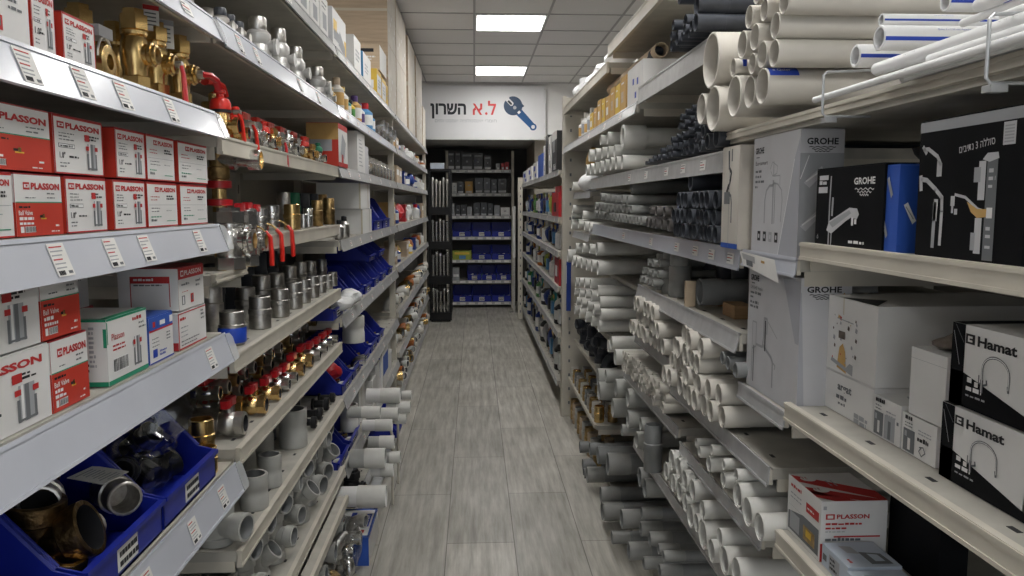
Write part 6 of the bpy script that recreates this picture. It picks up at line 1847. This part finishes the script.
# floor level grey pipes
lay([('top of the floor heap', [(608, 464, 24), (640, 477, 21), (645, 488, 21)]), ('second layer of the floor heap', [(587, 491, 17), (601, 495, 18), (642, 513, 13), (604, 512, 19)]), ('third layer of the floor heap', [(622, 519, 21), (602, 533, 20), (641, 529, 16), (650, 539, 16)]), ('bottom of the floor heap', [(629, 551, 20), (659, 549, 12), (664, 556, 12), (660, 571, 15), (644, 563, 14), (612, 548, 14)])],
    .03, .59, 'pvc_grey', 'floor level', 'grey_pipe', .7, .88, anchor='the end panel', near=False, adj='grey', socket=1.07, sm='pvc_midgrey', k=.90)
for i, (px, py, r) in enumerate(((583, 465, .032), (584, 474, .03), (580, 447, .03), (590, 449, .03), (598, 455, .04))):
    p = at_x(px, py, .60)
    inst('grey_pipe', bellpipe(r, .4, 'pvc_grey', 1.1, .05, .86), (.60, p.y, p.z), f'short grey stub low beside the end panel, {ORD[i + 1]} of the little stack there', 'pipe', 'short grey stubs beside the end panel')
b = MB(); b.box((0, 0, .013), (.04, 3.6, .026), 'beige_metal'); tag(obj('base_plinth', b.build('base_plinth', False), None, (1.6, 3.5, 0)), 'dark recessed plinth under the floor-level grey pipes', 'plinth')
b = MB(); b.box((.35, 0, -.011), (.6, 3.9, .022), 'deck_metal'); o = obj('shelf_board', None, None, (.66, 3.45, .028)); tag(o, 'lowest deck carrying the floor-level grey pipes', 'shelf'); obj('deck', b.build('deck', False), o)
# large grey sockets beside the end panel
lay([('upper layer of grey sockets', [(598, 377, 18), (616, 388, 19), (606, 376, 14)]), ('middle layer of grey sockets', [(599, 397, 20), (613, 408, 20), (628, 398, 20)]), ('lower layer of grey sockets', [(628, 419, 19), (641, 424, 14), (637, 440, 18), (622, 436, 12)])], .567, .59, 'pvc_lightgrey', 'lower shelf by the end panel', 'grey_socket', .35, .86, anchor='the end panel', near=False, adj='light grey', socket=1.12, k=.88)
level(.68)
for i, (px, h, r) in enumerate(((653, .16, .031),)):
    inst('grey_coupling', [('body', coupling(r, h, 'pvc_grey'))], (.60, yr(px, .60), .602), 'upright grey coupling standing at the near end of the grey sockets', 'coupling')
# long white pipes
lay([('upper layer on the middle shelf', [(597, 249, 13), (590, 249, 10), (583, 248, 10), (576, 248, 10), (568, 256, 13)]), ('lower layer on the middle shelf', [(598, 268, 14), (592, 266, 12), (587, 265, 11), (582, 263, 11), (577, 262, 11), (573, 261, 10)])], 1.127, .59, 'pvc_white', 'middle of the rack', 'white_pipe', .75, .88, anchor='the cream pipe ends', adj='long white', socket=1.06)
lay([('top layer of the lower stack', [(598, 291, 13), (591, 284, 11), (585, 283, 11), (580, 282, 10), (576, 282, 10)]), ('third layer of the lower stack', [(600, 302, 13), (592, 296, 12), (586, 294, 10), (580, 293, 10), (575, 292, 9)]), ('second layer of the lower stack', [(601, 314, 12), (594, 309, 11), (588, 306, 11), (582, 303, 10), (577, 301, 9)]), ('bottom layer of the lower stack', [(599, 326, 14), (592, 321, 12), (586, 317, 12), (580, 313, 11), (575, 310, 10)])], .817, .59, 'pvc_white', 'lower part of the rack', 'white_pipe', .75, .88, k=.86, anchor='the cream pipe ends', adj='long white', socket=1.06)
lay([('lying under the tall stack', [(615, 357, 17), (611, 343, 15), (608, 346, 13)])], .70, .60, 'pvc_white', 'between the stacks', 'white_pipe', .75, .9, anchor='the small cream ends', adj='wide white', fix=False)
# short shelves by the end panel
lay([('short upper shelf by the panel', [(573, 186, 8)])], 1.567, .60, 'pvc_white', 'by the panel', 'white_pipe', .3, .86, adj='stubby white', socket=1.1)
tag(obj('white_packet', blob(.06, 'bag_white', 3, (1, 1.9, .8), .5), None, (.66, 4.42, 1.5675)), 'crumpled white packet on the short shelf beside the end panel', 'packet')
tag(obj('brown_packet', blob(.05, 'card_tan', 8, (.8, .9, 1.5), .3), None, (.68, 4.52, 1.66)), 'small brown packet above the crumpled white one', 'packet')
lay([('short lower shelf by the panel', [(572, 224, 10), (579, 224, 9), (585, 226, 9), (590, 227, 9)]), ('on top by the panel', [(573, 209, 8), (583, 215, 8), (572, 215, 7)])], 1.337, .60, 'pvc_white', 'lower short shelf', 'white_pipe', .3, .86, anchor='the small grey pipe ends', adj='stubby white', socket=1.1)
b = MB(); b.box((0, 0, .17), (.03, .02, .34), 'c_blue'); b.box((-.016, 0, .25), (.002, .016, .12), 'print_white')
tag(obj('blue_box', b.build('blue_box', False), None, (.645, 5.36, .77)), 'slim dark blue box hanging on the end panel beside the white pipes', 'box')
# dark stock and brass fittings next to the end panel
rr = random.Random(3)
for i in range(18):
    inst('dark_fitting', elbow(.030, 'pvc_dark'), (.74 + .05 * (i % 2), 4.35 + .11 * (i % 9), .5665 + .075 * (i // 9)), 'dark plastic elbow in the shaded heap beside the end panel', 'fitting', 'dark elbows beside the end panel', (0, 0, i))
for i in range(24):
    m = ('brass', 'pvc_cream', 'brass_dark', 'steel', 'pvc_grey')[i % 5]
    inst('brass_fitting', [('body', coupling(.028, .09, m))], (.685 + .075 * (i // 12), 4.24 + .095 * (i % 12), .302), f'{"brass" if "brass" in m else "grey or pale"} fitting standing on the low shelf beside the end panel', 'fitting', f'{"brass" if "brass" in m else "pale"} fittings beside the end panel')
for i in range(20):
    m = ('brass_dark', 'pvc_lightgrey', 'card_brown')[i % 3]
    inst('low_fitting', [('body', coupling(.03, .14, m))], (.685 + .08 * (i // 10), 4.25 + .115 * (i % 10), .030), f'{("dark brass", "grey", "brown")[i % 3]} fitting low down beside the end panel', 'fitting', f'{("dark brass", "grey", "brown")[i % 3]} fittings low beside the end panel')
shelf('r', 4.17, 5.40, .30, .6, 'low shelf of mixed fittings beside the end panel', 'lip', .02, xf=.66)
# boxes high on the rack
y = 3.02
c = Carton((.25, .30, .16), -1, 'card_white'); c.rc('a', .5, .2, .6, .35, 'print_blue'); c.rc('a', .62, .5, .72, .66, 'print_blue'); c.rc('a', .35, .55, .45, .7, 'print_blue'); c.rc('t', 0, 0, 1, .1, 'card_tan')
put_box(c, 'white_box', (XR + .14, 3.15, 1.8815), 'white box with blue marks at the near end of the tan boxes', 'box')
for i in range(8):
    w = (.12, .115, .11, .12, .10, .11, .10, .12)[i]; h = (.15, .135, .14, .12, .125, .135, .11, .10)[i]
    y = 3.37 + i * .128
    c = Carton((.2, w, h), -1, 'card_tan', a='card_tan' if i % 3 != 1 else 'card_yellow', c='card_tan'); c.rc('a', .15, .3, .6, .6, 'card_white' if i % 2 else 'card_brown'); c.bars('a', .2, .8, .5, 1, .1, 'print_white', i, .05)
    put_box(c, 'tan_box', (XR + .11, y, 1.8815), f'tan box, {ORD[i + 1]} of the row after the white box with blue marks', 'box')
level(1.95)
for i, px in enumerate((596.5, 592.5, 589.5, 586.5, 583.5)):
    inst('white_bottle', bottle(.03, .13 + .02 * (i % 2), 'c_white', 'pvc_cream', 'c_grey' if i % 2 else 'card_tan'), (.66, yr(px, .66), 1.8815), f'small pale bottle, {ORD[i + 1]} beyond the tan boxes', 'bottle')
b = MB(); b.tube(.028, .024, 0, 1.05, 'kraft_tube', ZY, 16)
tag(obj('cardboard_tube', b.build('cardboard_tube'), None, (.70, 2.99, 2.072)), 'brown cardboard tube lying along the top of the tan boxes', 'tube')
for i in range(5):
    tag(obj('white_bag', blob(.10, 'bag_white', 40 + i, (.9, 1.5, .55), .5), None, (.73 + .05 * (i % 2), 3.86 + .32 * i, 2.1665)), f'crumpled white plastic on the topmost shelf, {ORD[i + 1]} towards the shop sign', 'bag')
for i in range(4):
    inst('white_fitting', elbow(.03, 'pvc_white'), (.72, 3.45 + .14 * i, 2.04 + (.0)), 'white elbow resting above the tan boxes', 'fitting', 'white elbows above the tan boxes')
inst('dark_fitting', elbow(.016, 'pvc_dark'), (.68, 3.06, 2.044), 'dark elbow lying on the white box with blue marks', 'fitting')
# ================================================================ coloured packets beyond the end panel
rr = random.Random(11)
top = [(557, 552, .30, 'c_black', 'black-fronted white box'), (551, 548.5, .30, 'card_white', 'tall white box'), (548, 545.5, .33, 'c_black', 'tall black box'), (545, 543.5, .26, 'card_white', 'white box'), (543, 538, .21, 'card_blue', 'blue box'), (537, 533, .17, 'card_white', 'white box with blue print'), (532, 528, .16, 'card_white', 'white box with small blue print'), (527.5, 523, .15, 'card_white', 'last white box')]
for i, (a0, a1, h, m, lb) in enumerate(top):
    y0, y1 = yr(a0, XR), yr(a1, XR); c = Carton((.2, y1 - y0 - .02, h), -1, m)
    if 'white' in lb: c.rc('a', .2, .5, .6, .8, 'print_blue' if i > 4 else 'print_mid'); c.rc('a', .5, .15, .8, .35, 'print_blue' if i > 4 else 'print_grey')
    if i == 0: c.rc('a', .0, .8, 1, 1, 'card_white'); c.rc('a', .3, .05, .8, .2, 'print_white')
    put_box(c, 'shelf_box', (XR + .10, (y0 + y1) / 2, 1.7465), f'{lb} on the top packet shelf, {ORD[i + 1]} beyond the end panel', 'box', None, 0, False)
# red case
b = MB(); b.box((0, 0, .09), (.16, .50, .18), 'c_red'); b.box((0, .02, .2), (.12, .34, .06), 'c_red'); b2 = MB(); b2.sweep([(0, -.1, .24), (0, -.08, .28), (0, .08, .28), (0, .1, .24)], .014, 'c_black', 8); b3 = MB(); b3.box((-.083, 0, .07), (.006, .12, .07), 'c_black')
inst('tool_case', [('case', b.build('case', False)), ('carry_handle', b2.build('carry_handle')), ('latch', b3.build('latch', False))], (XR + .08, 6.06, 1.4065), 'bright red tool case on the packet shelf next to the end panel', 'case')
b = MB(); b.box((0, 0, .1), (.14, .34, .2), 'c_red'); b.box((-.073, .02, .1), (.004, .12, .08), 'print_white')
tag(obj('red_box', b.build('red_box', False), None, (XR + .08, 6.0, .8915)), 'red box with a white patch low beyond the end panel', 'box')
levels = [(1.405, ('c_green', 'c_blue', 'c_lime', 'c_blue', 'c_white', 'c_purple', 'c_grey'), .20, 'the red tool case shelf'), (1.150, ('c_blue', 'c_white', 'c_grey', 'c_brown', 'c_blue', 'c_blue', 'c_brown', 'c_white'), .19, 'the shelf below the red tool case'),
          (.890, ('c_blue', 'c_white', 'c_orange', 'c_blue', 'c_purple', 'c_lime', 'c_white'), .19, 'the shelf of the orange bag'), (.555, ('c_blue', 'c_black', 'c_white', 'c_black', 'c_teal', 'c_green', 'c_black', 'c_purple'), .20, 'the dark packet shelf'),
          (.190, ('c_grey', 'c_black', 'c_grey', 'c_grey', 'c_black', 'c_blue', 'c_orange', 'c_brown'), .26, 'the lowest packet shelf')]
WC = {'c_green': 'green', 'c_blue': 'dark blue', 'c_lime': 'lime', 'c_white': 'white', 'c_purple': 'purple', 'c_grey': 'grey', 'c_brown': 'brown', 'c_orange': 'orange', 'c_black': 'black', 'c_teal': 'teal', 'c_red': 'red'}
for z, ms, h, txt in levels:
    n = 14
    y = 6.36 if z in (1.405, .890) else 5.95
    i = 0
    while y < 9.9:
        m = ms[i % len(ms)]; w = rr.uniform(.11, .20)
        lb = f'{WC[m]} packet, {ORD[i + 1]} along {txt} beyond the end panel'
        if i % 3 == 2:
            tag(obj('plastic_bag', blob(round(w * .38, 3), m, 60 + i, (.7, 1.0, .95 * h / (w * .76) * .8), .25), None, (XR + .07, y + w / 2, z + .0015)), lb, 'packet')
        elif i % 4 == 1 and z < 1.3:
            inst('small_bottle', bottle(.06, h, m, 'c_white', 'c_white'), (XR + .07, y + w / 2, z + .0015), lb, 'packet')
        else:
            b = MB(); b.box((0, 0, h / 2), (.02, w * .9, h), m); b2 = MB(); b2.box((-.018, 0, h * .38), (.03, w * .6, h * .5), ('c_white', 'c_black', 'chrome', 'c_blue', 'c_lblue')[i % 5]); b3 = MB(); b3.box((-.0115, 0, h * .83), (.003, w * .7, h * .16), ('c_white', 'c_yellow', 'c_red')[i % 3])
            inst('blister_pack', [('backing_card', b.build('backing_card', False)), ('bubble', b2.build('bubble', False)), ('header_print', b3.build('header_print', False))], (XR + .06 + .02 * (i % 2), y + w / 2, z + .0015), lb, 'packet')
        y += w; i += 1

# ================================================================ back shelving
YB = 11.40
bx0, bx1 = at_y(449, 204, YB).x, at_y(511, 204, YB).x
bw = bx1 - bx0; bc = (bx0 + bx1) / 2
o = obj('shelving_frame', None, None, (bc, YB, 0)); tag(o, 'dark shelving unit against the back wall below the shop sign', 'shelving')
b = MB(); b.box((0, .42, 1.1), (bw + .06, .02, 2.2), 'dark_surface'); obj('back_panel', b.build('back_panel', False), o)
for sx in (-1, 1): obj('upright', upright(2.25, .05, .035), o, (sx * (bw / 2 + .025), .0, 0))
zs = [at_y(480, py, YB).z for py in (170, 193.5, 216, 237, 260, 280.5, 302)]
nm = ['top', 'second', 'third', 'fourth', 'fifth', 'sixth', 'lowest']
for i, z in enumerate(zs):
    o = obj('shelf_board', None, None, (bc, YB, z)); tag(o, f'{nm[i]} pale-edged board of the back shelving under the shop sign', 'shelf')
    b = MB(); b.box((0, .2, -.012), (bw, .4, .022), 'deck_metal'); obj('deck', b.build('deck', False), o)
    b = MB(); b.box((0, -.008, -.018), (bw, .012, .045), 'rail_grey')
    pr = obj('price_rail', b.build('price_rail', False), o)
    for k in range(7):
        b = MB(); b.box((-bw / 2 + bw * (k + .5) / 7, -.0155, -.018), (.07 + .01 * (k % 3), .002, .03), 'paper'); obj('price_tag', b.build('price_tag', False), pr)


def back_item(px0, px1, h, row, m, lb, kind='box', prints=()):
    x0, x1 = at_y(px0, 204, YB).x, at_y(px1, 204, YB).x
    z = zs[row] + .0015
    if kind == 'bin':
        P = bin_parts(x1 - x0 - .008, .30, h, 1, m, .42, seed=2)
        inst('storage_bin', P, ((x0 + x1) / 2, YB + .17, z), lb, 'bin', None, (0, 0, -PI / 2))
        for k in range(3): inst('small_fitting', elbow(.022, ('brass', 'c_green', 'c_white')[(k + row) % 3]), ((x0 + x1) / 2 + (k - 1) * .07, YB + .13, z + .006), f'small fitting inside the {lb[15:]}', 'fitting', f'fittings inside the {lb[15:]}')
        return
    c = Carton((x1 - x0 - .006, .22, h), 1, m)
    for p in prints: c.rc('c', *p)
    put_box(c, 'stock_box', ((x0 + x1) / 2, YB + .115, z), lb, 'box', None, 0, False)


W2 = [(.12, .76, .88, .86, 'print_mid'), (.1, .06, .92, .20, 'card_grey'), (.42, .42, .58, .52, 'print_mid')]
for i, (a, e, h) in enumerate(((448, 455, .27), (455.3, 461, .27), (461.5, 473, .25), (473.5, 483, .24), (484, 491.5, .21))): back_item(a, e, h, 0, 'c_black', f'black box with white print, {ORD[i + 1]} on the top board of the back shelving', prints=W2)
for i, (a, e, h, m) in enumerate(((496, 500, .09, 'c_grey'), (501, 504.5, .10, 'c_red'), (505, 509, .11, 'c_red'))): back_item(a, e, h, 0, m, f'small {("grey", "dark red", "red")[i]} box after the black boxes on the top board', prints=[(.2, .1, .8, .4, 'card_white')])
for i, (a, e, h, m) in enumerate(((452, 457, .15, 'c_white'), (457.5, 464, .16, 'c_black'), (465, 473, .17, 'card_tan'), (475, 483, .22, 'c_black'), (483.5, 490.5, .22, 'c_black'), (491, 497, .20, 'c_black'), (497.5, 507, .21, 'c_black'))): back_item(a, e, h, 1, m, f'{("white", "black", "tan", "black", "black", "black", "black")[i]} box, {ORD[i + 1]} on the second board of the back shelving', prints=[(.1, .06, .9, .2, 'card_grey'), (.35, .62, .65, .72, 'print_mid')])
for i, (a, e, h, m) in enumerate(((451.5, 455, .18, 'c_grey'), (455.5, 460.5, .15, 'c_black'), (461, 466.5, .16, 'c_black'), (467, 472, .13, 'c_grey'), (473.5, 480, .19, 'c_black'), (480.5, 487, .19, 'c_black'), (487.5, 493, .18, 'c_black'), (494, 500, .15, 'c_grey'), (500.5, 510, .12, 'c_white'))): back_item(a, e, h, 2, m, f'{WC[m]} box, {ORD[i + 1]} on the third board of the back shelving', prints=[(.08, .04, .92, .18, 'card_grey'), (.35, .5, .6, .64, 'print_mid')])
for row, n, name in ((3, 3, 'fourth'), (4, 3, 'fifth'), (5, 4, 'sixth'), (6, 3, 'lowest')):
    for i in range(n):
        a, e = 452 + 59 * i / n, 452 + 59 * (i + 1) / n
        if row == 4 and i == 0:
            back_item(a, e - .5, .13, 4, 'c_lime', 'lime green box on the fifth board of the back shelving', prints=[(.35, .1, .7, .5, 'c_lblue'), (.1, .6, .9, .85, 'c_yellow')]); back_item(452.5, 455.5, .22, 4, 'c_lime', 'tall lime packet beside the lime green box') if 0 else None; continue
        if row == 5 and i == 0:
            back_item(452, 459, .18, 5, 'c_grey', 'grey box on the sixth board of the back shelving', prints=[(.1, .3, .9, .5, 'print_white')]); continue
        back_item(a, e, .205 if row != 6 else .22, row, 'blue_bin', f'dark blue bin, {ORD[i + 1]} bin on the {name} board of the back shelving', 'bin')
p = at_y(514, 208, 10.9)
b = MB(); b.lathe([(.012, 0), (.022, .01), (.022, .70), (.012, .71)], 'card_white', None, 12)
tag(obj('white_tube', b.build('white_tube'), None, (p.x, 10.9, .76)), 'white tube standing on a bracket beside the back shelving', 'tube')
b = MB(); b.box((0, 0, .38), (.03, .03, .76), 'steel'); b.box((0, 0, .006), (.12, .12, .012), 'steel'); tag(obj('tube_stand', b.build('tube_stand', False), None, (p.x, 10.9, 0)), 'thin metal stand under the white tube at the end of the aisle', 'stand')

# ================================================================ black display stand with chrome tubes
YD = 10.05
x0, x1 = at_y(428.5, 204, YD).x, at_y(451, 204, YD).x
zt = at_y(440, 170, YD).z
o = obj('display_stand', None, None, ((x0 + x1) / 2, YD, 0)); tag(o, 'tall black wire display stand on castors filled with silver tubes', 'display')
w = x1 - x0
b = MB()
for sx in (-1, 1):
    for yy in (0, .4): b.box((sx * (w / 2 - .012), yy, zt / 2 + .04), (.026, .026, zt - .08), 'black_metal')
for z in (.10, zt): b.box((0, .2, z), (w, .42, .03), 'black_metal')
obj('frame', b.build('frame', False), o)
tz = [at_y(440, py, YD).z for py in (212.5, 247, 281.5, 318)]
for k, z in enumerate(tz):
    b = MB(); b.box((0, .2, z), (w - .02, .40, .05), 'black_metal'); b.box((0, -.014, z + .02), (w, .012, .10), 'black_metal'); obj('tier_tray', b.build('tier_tray', False), o)
b = MB()
for k in range(9): b.box((0, .395, .2 + k * .2), (w - .04, .006, .006), 'black_metal')
for k in range(5): b.box((-w / 2 + .05 + k * (w - .1) / 4, .392, zt / 2), (.006, .006, zt - .15), 'black_metal')
obj('wire_back', b.build('wire_back', False), o)
for sx in (-1, 1):
    for yy in (.02, .38):
        b = MB(); b.lathe([(.03, -.012), (.03, .012)], 'black_rubber', T(0, 0, .03) @ ZX, 12); b.box((0, 0, .07), (.02, .03, .06), 'black_metal'); obj('castor', b.build('castor'), o, (sx * (w / 2 - .03), yy, 0))
hs = [.44, .36, .38, .38]
for k, z in enumerate(tz):
    for j in range(5):
        def mk(k=k, j=j):
            b = MB(); h = hs[k] * (.94 - .05 * ((j + k) % 3))
            b.lathe([(.016, 0), (.016, h * .86), (.020, h * .87), (.020, h * .97), (.012, h)], 'chrome' if k else 'steel', None, 10); return b.build('tube')
        xx = (x0 + x1) / 2 - w / 2 + .05 + j * (w - .10) / 4
        tag(obj('silver_tube', mk(), None, (xx, YD + .04, z + .0265)), f'upright silver tube, {ORD[j + 1]} on the {("top", "second", "third", "lowest")[k]} tier of the black display stand', 'tube')
c = Carton((.17, .16, .07), 1, 'card_white', c='card_bluegrey'); put_box(c, 'flat_box', ((x0 + x1) / 2 - .03, YD + .12, zt + .017), 'pale flat box on top of the black display stand', 'box')

# ================================================================ light
w = bpy.data.worlds.new('world'); SC.world = w; w.use_nodes = True
w.node_tree.nodes['Background'].inputs['Color'].default_value = (.75, .85, 1, 1)
w.node_tree.nodes['Background'].inputs['Strength'].default_value = .05
ld = bpy.data.lights.new('added_daylight', 'AREA'); ld.shape = 'RECTANGLE'; ld.size = 3.0; ld.size_y = 2.1; ld.energy = 26; ld.color = (.88, .94, 1)
lo = bpy.data.objects.new('added_daylight', ld); COL.objects.link(lo); lo.location = (.3, -2.85, 1.53); lo.rotation_euler = (PI / 2, 0, 0)   # soft cool light added behind the camera, entering by the added window
SC.view_settings.view_transform = 'Standard'
SC.view_settings.look = 'None'
SC.view_settings.gamma = 1
SC.view_settings.use_curve_mapping = False
SC.view_settings.exposure = 0.31
SC.cycles.max_bounces = 8
SC.cycles.diffuse_bounces = 3
SC.cycles.transparent_max_bounces = 12
SC.cycles.use_denoising = True
